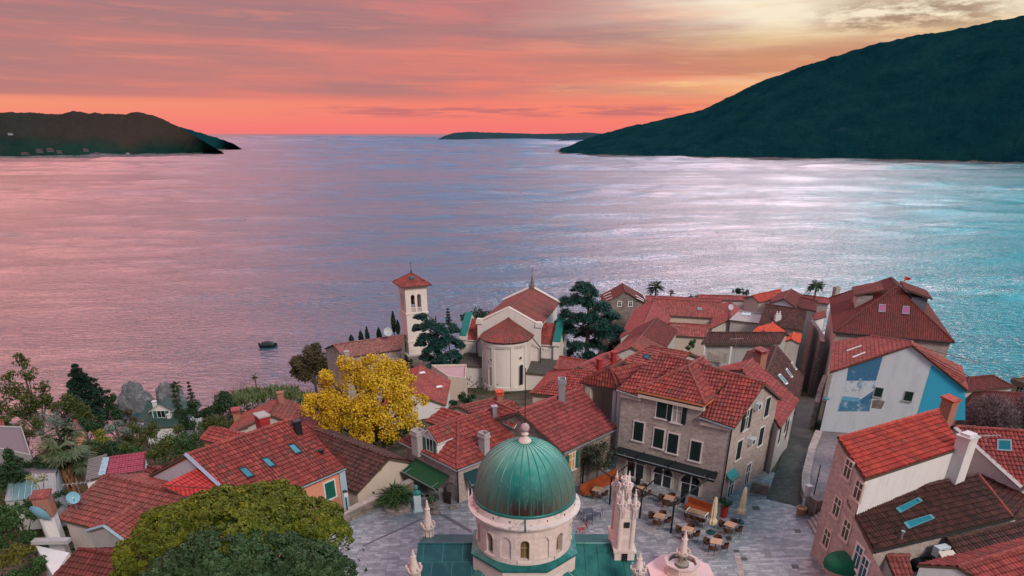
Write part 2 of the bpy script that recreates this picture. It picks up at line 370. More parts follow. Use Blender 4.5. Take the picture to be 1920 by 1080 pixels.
def window(parent, wall, px, w, hgt, frame=None, shutter=None, openness=0, arched=False, pane=None, name='window', fw=.11, closed=False, sill=True, sash=True):
    # px = photo pixel of the window's centre on the wall (two plan points)
    a, b = wall; e = V((b[0] - a[0], b[1] - a[1], 0)).normalized(); n = V((e.y, -e.x, 0))
    c = onwall(px, a, b)
    def Q(x, y, d): return c + e * x + V((0, 0, y)) + n * d
    def bx(mb, x0, x1, y0, y1, d0, d1, m=0):
        q = [Q(x, y, d) for d in (d0, d1) for x, y in ((x0, y0), (x1, y0), (x1, y1), (x0, y1))]
        for f in ((3, 2, 1, 0), (4, 5, 6, 7), (0, 1, 5, 4), (1, 2, 6, 5), (2, 3, 7, 6), (3, 0, 4, 7)): mb.face([q[i] for i in f], m)
    fm = MB(); W2, H2 = w / 2, hgt / 2
    if not arched:
        bx(fm, -W2 - fw, -W2, -H2, H2 + fw, -.05, .05); bx(fm, W2, W2 + fw, -H2, H2 + fw, -.05, .05)
        bx(fm, -W2 + .001, W2 - .001, H2, H2 + fw, -.05, .047)
    else:
        arc = [(-W2, -H2)] + [(-W2 * cos(pi * i / 10), H2 - W2 + W2 * sin(pi * i / 10)) for i in range(11)] + [(W2, -H2)]
        k = 1 + fw / W2; oc = [(-W2 * k, -H2)] + [(-W2 * k * cos(pi * i / 10), H2 - W2 + W2 * k * sin(pi * i / 10)) for i in range(11)] + [(W2 * k, -H2)]
        fm.grid([[Q(x, y, .05) for x, y in arc], [Q(x, y, .05) for x, y in oc], [Q(x, y, -.05) for x, y in oc]]); fm.grid([[Q(x, y, -.02) for x, y in arc], [Q(x, y, .05) for x, y in arc]])
    if sill: bx(fm, -W2 - fw - .05, W2 + fw + .05, -H2 - .12, -H2 - .002, -.05, .13)
    f = fm.build(name, frame or TRIM, parent)
    pm = MB()
    if arched: pm.face([Q(x, y, .012) for x, y in arc])
    else: pm.face([Q(-W2, -H2, .012), Q(W2, -H2, .012), Q(W2, H2, .012), Q(-W2, H2, .012)])
    pm.build('pane', pane or GLASS, f)
    if sash and (shutter is None or not closed):
        g = MB()
        bw = .055 if arched else .03
        if arched:
            for sx in (-1, 1): bx(g, min(sx * W2, sx * (W2 - .12)), max(sx * W2, sx * (W2 - .12)), -H2, H2 - W2, .015, .039)
            bx(g, -W2, W2, -H2, -H2 + .3, .015, .037)
        bx(g, -bw, bw, -H2, H2 - (.05 if arched else 0), .015, .04); bx(g, -W2, W2, H2 * .3 - .025, H2 * .3 + .025, .015, .036)
        if not arched: bx(g, -W2, -W2 + .05, -H2, H2, .015, .038); bx(g, W2 - .05, W2, -H2, H2, .015, .038)
        g.build('sash', WHITEWOOD, f)
    if shutter is not None:
        for sd in (-1, 1):
            s = MB()
            if closed:
                bx(s, min(sd * .01, sd * W2), max(sd * .01, sd * W2), -H2, H2, .02, .06)
                for k in range(int(hgt / .13)): bx(s, min(sd * .06, sd * (W2 - .06)), max(sd * .06, sd * (W2 - .06)), -H2 + .05 + k * .13, -H2 + .12 + k * .13, .061, .075)
            else:
                x0, x1 = sd * (W2 + .03), sd * (W2 * 2)
                bx(s, min(x0, x1), max(x0, x1), -H2, H2, .055, .1)
                for k in range(int(hgt / .13)): bx(s, min(x0, x1) + .05, max(x0, x1) - .05, -H2 + .05 + k * .13, -H2 + .12 + k * .13, .101, .115)
            s.build('shutter', shutter, f)
    return f
WOOD = plain('old_timber', (.10, .07, .05, 1), .8)
DARKMETAL = plain('dark_metal', (.03, .035, .04, 1), .45, .6)
GREYMETAL = plain('zinc', (.35, .37, .4, 1), .45, .7)
TRIM = plain('pale_stone_trim', (.62, .56, .54, 1), .8)
WHITEWOOD = plain('white_paint', (.72, .72, .72, 1), .5)
BRICK = stone_mat('red_brick', (.30, .06, .035, 1), (.42, .1, .05, 1), (.35, .25, .2, 1), .25, .08, bumpd=.01)
def glass_mat(name, c, r):
    m, n, b = newmat(name); b.inputs['Base Color'].default_value = c; b.inputs['Roughness'].default_value = r
    b.inputs['Specular IOR Level'].default_value = .8
    p = n('NewGeometry').outputs['Position']; n.put(b.inputs['Normal'], n.bump(n.noise(p, .7, 2), .06, .1)); return m
GLASS = glass_mat('window_glass', (.012, .016, .02, 1), .08)
SKYGLASS = glass_mat('roof_window_glass', (.02, .12, .15, 1), .05); SKYGLASS.node_tree.nodes['Principled BSDF'].inputs['Metallic'].default_value = .55; SKYGLASS.node_tree.nodes['Principled BSDF'].inputs['Base Color'].default_value = (.018, .15, .18, 1)
SHUT = plain('dark_green_shutter', (.006, .022, .02, 1), .6)
SHUTG = plain('green_shutter', (.01, .11, .085, 1), .6)
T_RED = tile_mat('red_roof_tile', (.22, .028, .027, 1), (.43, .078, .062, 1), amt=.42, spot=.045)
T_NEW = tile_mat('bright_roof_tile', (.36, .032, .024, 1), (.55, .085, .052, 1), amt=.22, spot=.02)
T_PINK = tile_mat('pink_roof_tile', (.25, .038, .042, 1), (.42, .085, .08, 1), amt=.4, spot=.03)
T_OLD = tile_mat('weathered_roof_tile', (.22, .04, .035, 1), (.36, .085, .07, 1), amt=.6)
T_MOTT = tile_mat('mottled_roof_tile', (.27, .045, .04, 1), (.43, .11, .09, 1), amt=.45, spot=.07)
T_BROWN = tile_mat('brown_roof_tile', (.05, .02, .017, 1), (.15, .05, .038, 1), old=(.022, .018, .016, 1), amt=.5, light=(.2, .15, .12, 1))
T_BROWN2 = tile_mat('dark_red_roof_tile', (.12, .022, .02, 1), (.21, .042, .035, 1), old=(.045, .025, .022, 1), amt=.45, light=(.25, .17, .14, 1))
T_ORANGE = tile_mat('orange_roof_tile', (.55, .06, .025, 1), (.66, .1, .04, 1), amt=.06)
S_GREY = stone_mat('grey_pink_stone', (.29, .225, .205, 1), (.56, .47, .44, 1), (.42, .35, .33, 1), .36, .18, stain=.2)
S_PALE = stone_mat('pale_stone', (.27, .21, .2, 1), (.56, .47, .44, 1), (.42, .35, .33, 1), .5, .26, stain=.2)
S_OLD = stone_mat('old_stone', (.13, .1, .09, 1), (.38, .31, .28, 1), (.24, .2, .18, 1), .5, .28, stain=.5)
PL_WHITE = plaster_mat('white_plaster', (.66, .63, .64, 1), amt=.25, fine=.15)
PL_CREAM = plaster_mat('cream_plaster', (.56, .46, .39, 1), amt=.2, fine=.12)
PL_PINK = plaster_mat('salmon_plaster', (.62, .26, .17, 1), amt=.12, fine=.1)
PL_GREY = plaster_mat('grey_plaster', (.38, .36, .36, 1), amt=.5, fine=.4)
PL_OLD = plaster_mat('old_plaster', (.5, .44, .42, 1), amt=.5, fine=.4)
PL_ORANGE = plaster_mat('orange_plaster', (.6, .2, .08, 1), amt=.2)
PL_YELLOW = plaster_mat('yellow_plaster', (.6, .4, .16, 1), amt=.2)
def copper_mat(name, a, b_, streak=(.012, .03, .03, 1), amt=.5):
    m, n, b = newmat(name); p = n('NewGeometry').outputs['Position']
    f = n.noise(n('Mapping', {0: p, 3: (1.5, 1.5, .35)}).outputs[0], 1.2, 6, .7); col = n.mix(n.ramp(f, [(.3, 0.0), (.7, 1.0)]), a, b_)
    g = n.ramp(n.noise(p, 2.2, 6, .75), [(.5, 0.0), (.75, 1.0)]); col = n.mix(n.m('MULTIPLY', g, amt), col, streak)
    n.put(b.inputs['Base Color'], col); b.inputs['Roughness'].default_value = .42; b.inputs['Metallic'].default_value = .25
    n.put(b.inputs['Normal'], n.bump(n.noise(p, 3, 3), .25, .03)); return m
COPPER = copper_mat('green_copper', (.008, .1, .1, 1), (.035, .2, .175, 1))
COPPER_L = copper_mat('pale_green_copper', (.012, .16, .15, 1), (.035, .25, .22, 1), amt=.25)
# ================================================================= camera, sky, light, sea, land
cam = bpy.data.cameras.new('camera'); co = bpy.data.objects.new('camera', cam); COL.objects.link(co); SC.camera = co
cam.sensor_fit = 'HORIZONTAL'; cam.sensor_width = 36; cam.lens = 24; cam.shift_y = (CYP - 540) / 1920 * -1 * -1
cam.clip_start = .5; cam.clip_end = 200000
co.location = EYE; co.rotation_euler = (pi / 2 - PIT, 0, 0)
vs = SC.view_settings; vs.view_transform = 'Standard'; vs.look = 'None'; vs.gamma = 1; vs.exposure = 0.0
w = bpy.data.worlds.new('World'); SC.world = w; w.use_nodes = True
n = NT(w.node_tree); bg = w.node_tree.nodes['Background']
SUN_EL, SUN_AZ = radians(36), radians(148)        # the glow that lights the town; azimuth clockwise from +Y (the view direction)
sky = n('TexSky', sky_type='NISHITA', sun_disc=False, sun_elevation=SUN_EL, sun_rotation=SUN_AZ)
tc = n('TexCoord').outputs['Generated']
nrm = n('VectorMath', {0: tc}, operation='NORMALIZE').outputs[0]
sp = n('SeparateXYZ', {0: nrm}); X, Y, Zc = sp.outputs
az = n.m('MULTIPLY', n.m('ARCTAN2', X, Y), 180 / pi); el = n.m('MULTIPLY', n.m('ARCSINE', Zc), 180 / pi)
def R(v, stops):                   # ramp over degrees, first/last stop give the range
    lo, hi = stops[0][0], stops[-1][0]
    return n.ramp(n.m('DIVIDE', n.m('SUBTRACT', v, lo), hi - lo), [((p - lo) / (hi - lo), c) for p, c in stops])
S = srgb
# low sky (what the photograph shows): three columns of colour by height, blended by azimuth
left = R(el, [(0, S(246, 120, 120)), (1.0, S(250, 136, 116)), (1.75, S(246, 150, 114)), (2.05, S(242, 142, 112)), (2.25, S(190, 118, 114)), (4.5, S(168, 116, 116)), (8.5, S(160, 112, 114)), (14, S(186, 128, 132))])
mid = R(el, [(0, S(250, 118, 118)), (1.5, S(252, 126, 108)), (2.8, S(246, 122, 104)), (4.6, S(206, 120, 110)), (7, S(184, 120, 118)), (9, S(196, 122, 118)), (14, S(180, 140, 150))])
right = R(el, [(0, S(246, 126, 100)), (1.6, S(248, 140, 100)), (2.6, S(250, 178, 120)), (3.4, S(236, 140, 96)), (4.8, S(222, 152, 104)), (5.7, S(246, 212, 160)), (6.6, S(254, 238, 208)), (11, S(255, 242, 220)), (18, S(250, 225, 215))])
# long soft cloud streaks, sloping a little
azw = n.m('ADD', az, n.m('MULTIPLY', n.m('SUBTRACT', n.noise(n('CombineXYZ', {0: n.m('MULTIPLY', az, .06), 1: n.m('MULTIPLY', el, .6)}).outputs[0], 1.2, 5, .6), .5), 16))
low = n.mix(R(az, [(-40, 0.0), (-6, 1.0)]), left, mid); low = n.mix(R(azw, [(-2, 0.0), (9, .32), (17, 1.0)]), low, right)
st = n('CombineXYZ', {0: n.m('MULTIPLY', az, .045), 1: n.m('ADD', n.m('MULTIPLY', el, .55), n.m('MULTIPLY', az, .012)), 2: 3.7}).outputs[0]
c1 = n.ramp(n.noise(st, .9, 6, .58, dist=.25), [(.42, 0.0), (.64, 1.0)])
c2 = n.ramp(n.noise(n('Mapping', {0: st, 1: (4.3, 7.7, 1)}).outputs[0], 1.5, 7, .6, dist=.3), [(.5, 0.0), (.7, 1.0)])
lit = n.mix(R(azw, [(1, 0.0), (10, .3), (18, 1.0)]), S(252, 128, 106), S(255, 232, 190)); dusk = n.mix(R(az, [(5, 0.0), (28, 1.0)]), S(152, 112, 118), S(206, 142, 106))
low = n.mix(n.m('MULTIPLY', n.m('MULTIPLY', c1, R(el, [(0, 0.0), (1.9, .05), (2.6, .8), (9, .8)])), .9), low, dusk)
low = n.mix(n.m('MULTIPLY', n.m('MULTIPLY', c2, n.m('MULTIPLY', R(el, [(0, .0), (2.6, .3), (4, .75), (9, .7)]), R(az, [(-36, .6), (-4, .9), (10, 1.0)]))), .78), low, lit)
c3 = n.ramp(n.noise(n('CombineXYZ', {0: n.m('MULTIPLY', az, .09), 1: n.m('ADD', n.m('MULTIPLY', el, 1.5), n.m('MULTIPLY', az, .02)), 2: 9.1}).outputs[0], 1.4, 7, .62, dist=.35), [(.52, 0.0), (.68, 1.0)])
low = n.mix(n.m('MULTIPLY', n.m('MULTIPLY', c3, R(el, [(0, .0), (2.4, .1), (3.2, .8), (9, .8)])), .34), low, n.mix(R(azw, [(2, 0.0), (20, 1.0)]), S(255, 140, 108), S(255, 236, 196)))
yb = n.m('MULTIPLY', n.m('MULTIPLY', R(el, [(2.2, 0.0), (2.7, 1.0), (3.1, 1.0), (3.7, 0.0)]), R(az, [(1, 0.0), (8, .8), (17, 1.0), (24, .4)])), n.ramp(c3, [(0, .25), (1, 1.0)]))
low = n.mix(n.m('MULTIPLY', yb, .8), low, S(255, 202, 134))
# thin mauve bars near the horizon on the right, brown puffs near the right top
bar = n.m('MULTIPLY', n.m('MULTIPLY', n.ramp(n.noise(n('CombineXYZ', {0: n.m('MULTIPLY', az, .13), 1: n.m('MULTIPLY', el, 1.9)}).outputs[0], 1.3, 6, .6), [(.45, 0.0), (.56, 1.0)]), R(el, [(.95, 0.0), (1.25, 1.0), (1.6, 1.0), (1.95, 0.0)])), R(az, [(-18, 0.0), (-9, 1.0), (24, 1.0), (30, .6)]))
low = n.mix(n.m('MULTIPLY', bar, .7), low, S(182, 100, 112))
puff = n.m('MULTIPLY', n.m('MULTIPLY', n.ramp(n.noise(n('CombineXYZ', {0: n.m('MULTIPLY', az, .2), 1: n.m('MULTIPLY', el, .8)}).outputs[0], 1.6, 6, .65), [(.42, 0.0), (.56, 1.0)]), R(el, [(5.4, 0.0), (6.2, 1.0), (7.0, 1.0), (8.0, 0.0)])), R(az, [(19, 0.0), (23, 1.0), (29, 1.0), (33, 0.0)]))
low = n.mix(n.m('MULTIPLY', puff, .85), low, S(158, 120, 92))
# the sky above the frame (lights the town, mirrored by the waves)
def sc(c, f): return tuple(q * f for q in c[:3]) + (1,)
K1 = 2.4
hiA = R(az, [(-180, sc(S(150, 170, 196), .75)), (-95, sc(S(178, 168, 188), .85)), (-48, sc(S(242, 150, 132), 3.5)), (-30, sc(S(228, 140, 132), 3.1)), (-14, sc(S(110, 124, 168), 1.9)), (0, sc(S(66, 118, 162), 1.9)), (12, sc(S(100, 146, 180), 2.0)), (22, sc(S(160, 186, 198), 2.2)), (30, sc(S(76, 172, 188), 3.0)), (45, sc(S(60, 168, 190), 3.0)), (95, sc(S(205, 178, 184), 1.2)), (180, sc(S(150, 170, 196), .75))])
hiB = R(az, [(-180, sc(S(145, 175, 200), .75)), (-95, sc(S(165, 170, 192), .85)), (-48, sc(S(238, 150, 138), 3.4)), (-24, sc(S(230, 156, 158), 3.1)), (-8, sc(S(160, 156, 196), 2.3)), (4, sc(S(178, 172, 204), 2.5)), (14, sc(S(255, 212, 224), 6.0)), (24, sc(S(255, 222, 230), 8.0)), (33, sc(S(170, 205, 214), 4.0)), (42, sc(S(80, 184, 200), 3.2)), (95, sc(S(175, 180, 194), 1.1)), (180, sc(S(145, 175, 200), .75))])
top = sc(S(118, 162, 195), .8)
hi = n.mix(R(el, [(13, 0.0), (25, 1.0)]), hiA, hiB); hi = n.mix(R(el, [(48, 0.0), (72, 1.0)]), hi, top)
cl = n.mix(R(el, [(8.7, 0.0), (10.8, 1.0)]), low, hi)
cl = n.mix(R(el, [(-3, 1.0), (-.2, 0.0)]), cl, S(60, 90, 110))
mixc = n.mix(.93, n('VectorMath', {0: sky.outputs[0], 3: .9}, operation='SCALE').outputs[0], n('VectorMath', {0: cl, 3: 10.0}, operation='SCALE').outputs[0])
n.put(bg.inputs[0], mixc); bg.inputs[1].default_value = .1
sl = bpy.data.lights.new('sun', 'SUN'); so = bpy.data.objects.new('sun', sl); COL.objects.link(so)
sl.energy = 2.5; sl.angle = radians(16); sl.color = (1.0, .89, .77)
so.rotation_euler = (pi / 2 - SUN_EL, 0, pi - SUN_AZ)
# ---------------------------------------------------------------- sea
m, n, b = newmat('sea_water'); SEAM = m
p = n('NewGeometry').outputs['Position']
dist = n('VectorMath', {0: p, 1: (0, 0, CH)}, operation='DISTANCE').outputs['Value']
rot = n('Mapping', {0: p, 2: (0, 0, radians(14)), 3: (.42, 1.0, 1)}).outputs[0]
w1 = n.noise(rot, .7, 3, .62, dist=.5); w2 = n.noise(rot, .09, 3, .5, dist=.6); w3 = n.noise(rot, .018, 3, .5, dist=.4)
strk = n.ramp(n.noise(n('Mapping', {0: p, 2: (0, 0, radians(10)), 3: (.0042, .018, 1)}).outputs[0], 1.0, 7, .62, dist=.9), [(.4, 0.0), (.62, 1.0)])
fine = n.ramp(n.noise(n('Mapping', {0: p, 2: (0, 0, radians(10)), 3: (.03, .12, 1)}).outputs[0], 1.0, 5, .6, dist=.5), [(.4, 0.0), (.65, 1.0)])
st_ = n.m('ADD', n.m('MULTIPLY', strk, .7), n.m('MULTIPLY', fine, .3))
hh = n.m('ADD', n.m('ADD', n.m('MULTIPLY', w1, .7), n.m('MULTIPLY', w2, .5)), n.m('MULTIPLY', w3, 1.0))
bs = n.m('ADD', .26, n.m('MULTIPLY', st_, .4))
bn = n('Bump', {'Height': hh, 'Strength': bs, 'Distance': 2.6})
n.put(b.inputs['Normal'], bn.outputs[0]); b.inputs['Base Color'].default_value = (.014, .08, .11, 1)
n.put(b.inputs['Roughness'], n.m('ADD', .13, n.m('MULTIPLY', st_, .12))); b.inputs['IOR'].default_value = 1.7; b.inputs['Specular IOR Level'].default_value = .75
# wind waves as real geometry: a fan of quads that grows coarser with distance, standing 2 m over a plain sheet that runs to the horizon
rs = [105.0]
while rs[-1] < 16000: rs.append(rs[-1] * 1.0062 + .08)
rs = np.array(rs); th_ = np.linspace(radians(-50), radians(50), 420); RR, TH = np.meshgrid(rs, th_, indexing='ij'); XX, YY = RR * np.sin(TH), RR * np.cos(TH)
wr = np.random.default_rng(21); cell = np.maximum(RR * .0062 + .08, RR * (th_[1] - th_[0])); hgt = np.zeros_like(XX); var = np.zeros_like(XX)
patch = sum(np.sin((XX * cos(q) * .35 + YY * sin(q)) * 2 * pi / L + ph) for L, q, ph in [(70 * 1.22 ** i, wr.uniform(1.2, 2.0), wr.uniform(0, 6)) for i in range(14)]) / 3.2
patch = .6 + .4 * np.tanh(patch * 1.3)
NW = 90
for k in range(NW):                                                # wavelengths 3 m ... 1.2 km, each alive only where the quads can carry it
    L = 3.0 * (1200 / 3.0) ** (k / (NW - 1)); ang = radians(98) + wr.normal() * .4; ph = wr.uniform(0, 2 * pi); ratio = L / cell
    fade = np.clip((ratio - 2.2) / 2.5, 0, 1) * np.clip((34 - ratio) / 12, 0, 1); u = (XX * cos(ang) + YY * sin(ang)) * 2 * pi / L + ph
    hgt += L / (2 * pi) * fade * np.sin(u + .45 * np.sin(u)); var += .5 * fade ** 2
hgt *= .125 * patch / np.sqrt(np.maximum(var, 1.0)) * np.clip((16000 - RR) / 6000, 0, 1)
mb = MB(); n_ = len(rs); m_ = len(th_)
mb.v = list(zip(XX.ravel().tolist(), YY.ravel().tolist(), (SEA + hgt).ravel().tolist())); mb.f = [(i * m_ + j, i * m_ + j + 1, (i + 1) * m_ + j + 1, (i + 1) * m_ + j) for i in range(n_ - 1) for j in range(m_ - 1)]; mb.m = [0] * len(mb.f)
xs = [-60000, -6000, -800, 800, 6000, 60000]; ys = [-2000, 0, 400, 2000, 8000, 120000]
mb.grid([[(x, y, SEA - 2.6) for x in xs] for y in ys]); tag(mb.build('sea', SEAM, uv=False, smooth=True), kind='structure')
# ---------------------------------------------------------------- town slope
m, n, b = newmat('soil_and_scrub'); p = n('NewGeometry').outputs['Position']
col = n.mix(n.ramp(n.noise(p, .5, 6, .65), [(.35, 0.0), (.65, 1.0)]), (.035, .04, .018, 1), (.12, .09, .06, 1)); n.put(b.inputs['Base Color'], col); b.inputs['Roughness'].default_value = .95
n.put(b.inputs['Normal'], n.bump(n.noise(p, 2.5, 5, .7), .8, .3)); SOIL = m
mb = MB()
gx = [x for x in range(-240, 261, 4)]; gy = [y for y in range(0, 226, 3)]
mb.grid([[(x, y, ground(x, y) - .05) for x in gx] for y in gy]); tag(mb.build('ground', SOIL, smooth=True, uv=False), kind='structure')
# ---------------------------------------------------------------- forested hills across the bay
def hill_mat(name, c1, c2, rock, s=.012, warm=None):
    m, n, b = newmat(name); p = n('NewGeometry').outputs['Position']
    f = n.noise(p, s, 8, .7); col = n.mix(n.ramp(f, [(.35, 0.0), (.65, 1.0)]), c1, c2)
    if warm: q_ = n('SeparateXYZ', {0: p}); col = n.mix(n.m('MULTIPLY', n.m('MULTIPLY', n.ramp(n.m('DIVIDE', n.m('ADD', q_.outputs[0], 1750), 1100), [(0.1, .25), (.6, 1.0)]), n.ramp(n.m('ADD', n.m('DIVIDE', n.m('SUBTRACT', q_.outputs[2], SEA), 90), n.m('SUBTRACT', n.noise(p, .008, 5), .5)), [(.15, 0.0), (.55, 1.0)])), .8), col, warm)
    r = n.ramp(n.noise(n('Mapping', {0: p, 3: (1, 1, 2.2)}).outputs[0], s * .35, 8, .72), [(.6, 0.0), (.72, 1.0)]); col = n.mix(n.m('MULTIPLY', r, .75), col, rock)
    z_ = n.m('ADD', n('SeparateXYZ', {0: p}).outputs[2], n.m('MULTIPLY', n.noise(p, .03, 4), 8))
    col = n.mix(n.ramp(n.m('DIVIDE', n.m('SUBTRACT', z_, SEA), 12), [(.42, .8), (.62, 0.0)]), col, (.22, .19, .19, 1))   # bare rock at the waterline
    n.put(b.inputs['Base Color'], col); b.inputs['Roughness'].default_value = 1; b.inputs['Specular IOR Level'].default_value = 0
    n.put(b.inputs['Normal'], n.bump(n.noise(p, s * 6, 6, .8), 1.0, 9)); return m
HILL = hill_mat('forest_slope', (.003, .03, .044, 1), (.008, .05, .055, 1), (.03, .09, .1, 1))
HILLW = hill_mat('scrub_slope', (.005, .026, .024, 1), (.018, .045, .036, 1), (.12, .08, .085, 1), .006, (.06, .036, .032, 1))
HILLF = hill_mat('far_island_forest', (.02, .05, .07, 1), (.03, .07, .085, 1), (.05, .09, .1, 1))  # lighter base colours carry the haze over the far island
from mathutils import noise as mn
def hill(name, prof, d0, d1, mat_, depth, shore_py=None, rough=.013):
    # prof: skyline pixels (x, y) left to right; the crest stands at distance d0..d1 and drops both ways to the water
    xs = np.linspace(prof[0][0], prof[-1][0], 340); ys = np.interp(xs, [a for a, _ in prof], [b for _, b in prof])
    rows = []; K = 56
    for i, (x, y) in enumerate(zip(xs, ys)):
        t = i / (len(xs) - 1); d = d0 + (d1 - d0) * t
        c = PY((x, y), d); h = max(c.z - SEA, .5); row = []
        sh = (np.interp(x, [a for a, _ in shore_py], [b for _, b in shore_py]) if shore_py else None)
        for k in range(-K, K + 1):
            s = k / K
            if k <= 0 and sh is not None:
                f = P((x, sh), SEA); q = V((f.x, f.y, SEA)).lerp(V((c.x, c.y, SEA)), 1 + s)
                prof_h = (1 + s) ** .85
            else:
                q = V((c.x * (1 + s * depth / d), c.y + s * depth, SEA)); prof_h = (1 - abs(s)) ** .85
            nz = mn.fractal(V((q.x, q.y, 3)) * .004, .9, 2, 6) * h * rough * sin(pi * min(1, prof_h)) * 1.6
            nz2 = mn.fractal(V((q.x, q.y, 9)) * .04, .7, 2, 5) * 3.0 * min(1, h / 45)
            row.append((q.x, q.y, SEA - 1 + prof_h * h + nz + (nz2 if prof_h > .03 else 0)))
        rows.append(row)
    mb = MB(); mb.grid(rows); return tag(mb.build(name, mat_, smooth=False, uv=False), kind='structure')
hill('mountain', [(1040, 289.5), (1044, 285), (1050, 281), (1081, 267), (1122, 252), (1191, 234), (1250, 222), (1315, 207), (1361, 183), (1434, 149), (1510, 122), (1586, 98), (1650, 79), (1740, 62), (1830, 47), (1920, 28), (2100, -12), (2400, -60)], 2600, 1750, HILL, 900,
     [(1040, 290), (1060, 291), (1200, 294), (1400, 297), (1600, 300), (1800, 304), (1920, 307), (2400, 316)])
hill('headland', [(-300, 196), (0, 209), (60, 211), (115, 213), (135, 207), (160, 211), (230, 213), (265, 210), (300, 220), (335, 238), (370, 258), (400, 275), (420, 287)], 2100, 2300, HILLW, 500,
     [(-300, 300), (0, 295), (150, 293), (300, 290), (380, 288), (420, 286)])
hill('headland', [(300, 225), (335, 236), (380, 250), (420, 262), (440, 270), (455, 280)], 2900, 2900, HILL, 300, [(300, 284), (400, 281), (455, 279)])
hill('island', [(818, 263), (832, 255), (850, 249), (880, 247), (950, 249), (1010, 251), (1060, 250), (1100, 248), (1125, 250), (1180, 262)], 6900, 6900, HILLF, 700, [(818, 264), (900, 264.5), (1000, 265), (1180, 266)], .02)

# ---------------------------------------------------------------- tiny houses on the far shores
def far_house(px, py, w_, h_, y, label, wm, rm, name='distant_house', cat='house', z=None):
    c = PY((px, py), y); s = (c - EYE).dot(FW) / FP; W_, H_ = w_ * s * .75, h_ * s * .8; o = thing(name, (c.x, c.y, c.z), label, cat, 'houses on the far shore'); k = MB(); k.box((c.x, c.y, c.z + H_ * .3), (W_, W_ * .7, H_ * .9), .1); k.build('wall', wm, o); k = MB(); zt = c.z + H_ * .75
    for sg in (-1, 1): k.face([V((c.x - W_ * .56, c.y + sg * W_ * .42, zt)), V((c.x + W_ * .56, c.y + sg * W_ * .42, zt)), V((c.x + W_ * .56, c.y, zt + H_ * .45)), V((c.x - W_ * .56, c.y, zt + H_ * .45))])
    for sg in (-1, 1): k.face([V((c.x + sg * W_ * .55, c.y - W_ * .4, zt)), V((c.x + sg * W_ * .55, c.y + W_ * .4, zt)), V((c.x + sg * W_ * .55, c.y, zt + H_ * .45))])
    k.build('roof', rm, o); return o
FW1, FR1 = plain('far_wall', (.09, .08, .095, 1), .9), plain('far_roof', (.11, .05, .05, 1), .9)
for a in ((48, 290, 14, 4, 1900, 'pale low building farthest left on the left headland shore', FW1, FR1), (75, 286, 12, 6, 1900, 'house with reddish roof in the cluster on the left headland shore', FW1, FR1), (95, 284, 12, 6, 1900, 'middle reddish house of the cluster on the left headland shore', FW1, FR1), (112, 287, 10, 5, 1900, 'right end house of the cluster on the left headland shore', FW1, FR1), (162, 284, 10, 5, 1900, 'lone reddish building right of the cluster on the left headland', FW1, FR1), (182, 289, 10, 3, 1900, 'lowest small building by the water on the left headland', FW1, FW1), (240, 289, 7, 3, 1900, 'tiny white building at the waterline of the left headland', plain('far_white', (.3, .3, .33, 1)), FW1), (20, 253, 9, 4, 1990, 'small pale house high on the left headland', plain('far_white', (.3, .3, .33, 1)), FW1)):
    far_house(*a)
# ================================================================= town in the middle
def hz(h, pxs, w, hh, side, **k): return [window(h.obj, getattr(h, side), p, w, hh, **k) for p in pxs]
def awning(parent, a, b, drop, out, m, name='awning'):   # a, b top line on the wall (left to right seen from outside)
    a, b = V(a), V(b); e = (b - a).normalized(); nn = V((e.y, -e.x, 0)).normalized(); q = MB(); K = 8; rows = []
    for i in range(K + 1):
        t = i / K; rows.append([a + nn * out * t - V((0, 0, drop * t + .12 * sin(pi * t))), b + nn * out * t - V((0, 0, drop * t + .12 * sin(pi * t)))])
    q.grid(rows); q.grid([[p - V((0, 0, .04)) for p in r][::-1] for r in rows])
    q.face([rows[-1][0], rows[-1][1], rows[-1][1] - V((0, 0, .22)), rows[-1][0] - V((0, 0, .22))])
    o = q.build(name, m, parent)
    k = MB(); k.tube([rows[-1][0], rows[-1][1]], .05, 6)
    for s in (.1, .9): k.tube([a.lerp(b, s) - V((0, 0, .3)), rows[-1][0].lerp(rows[-1][1], s)], .03, 5)
    k.build('awning_frame', GREYMETAL, o); return o
def tube_on(parent, name, pts, r, m=None, n=6):
    k = MB(); k.tube(pts, r, n); return k.build(name, m or DARKMETAL, parent)
# ---- the stone house on the square
MH = gable('tall grey-pink stone house with dark green shutters and long black awning on the square', (1157, 730), (1377, 803), (1234.7, 660), (1437, 716), 7.7, 29, T_RED, S_GREY, 'stone_house', 'house', base=-.1, over=.3, dep=.08, zeB=6.65)
hz(MH, [zM(283, 828), zM(598, 940), zM(807, 1010)], .85, 1.65, 'near', shutter=SHUT, closed=True)
hz(MH, [zM(468, 893)], .85, 1.65, 'near', shutter=SHUT, closed=True)
hz(MH, [zM(497, 618)], .85, 1.6, 'near', shutter=SHUT, closed=True); hz(MH, [zM(637, 662)], .8, 1.55, 'near', shutter=SHUT)
hz(MH, [zN(578, 605), zN(520, 875), zN(318, 1000)], .8, 1.6, 'right', shutter=SHUT, closed=True); hz(MH, [zN(385, 725)], .75, 1.6, 'right', shutter=SHUT)
def wallstrip(h, side, z0, z1, d, mat_, name):
    a, b = getattr(h, side); e = (b - a).normalized(); nn = V((e.y, -e.x, 0)); k = MB(); c = (a + b) / 2 + nn * d / 2
    k.box((c.x, c.y, (z0 + z1) / 2), ((b - a).length + 2 * d, d, z1 - z0), math.atan2(e.y, e.x)); return k.build(name, mat_, h.obj)
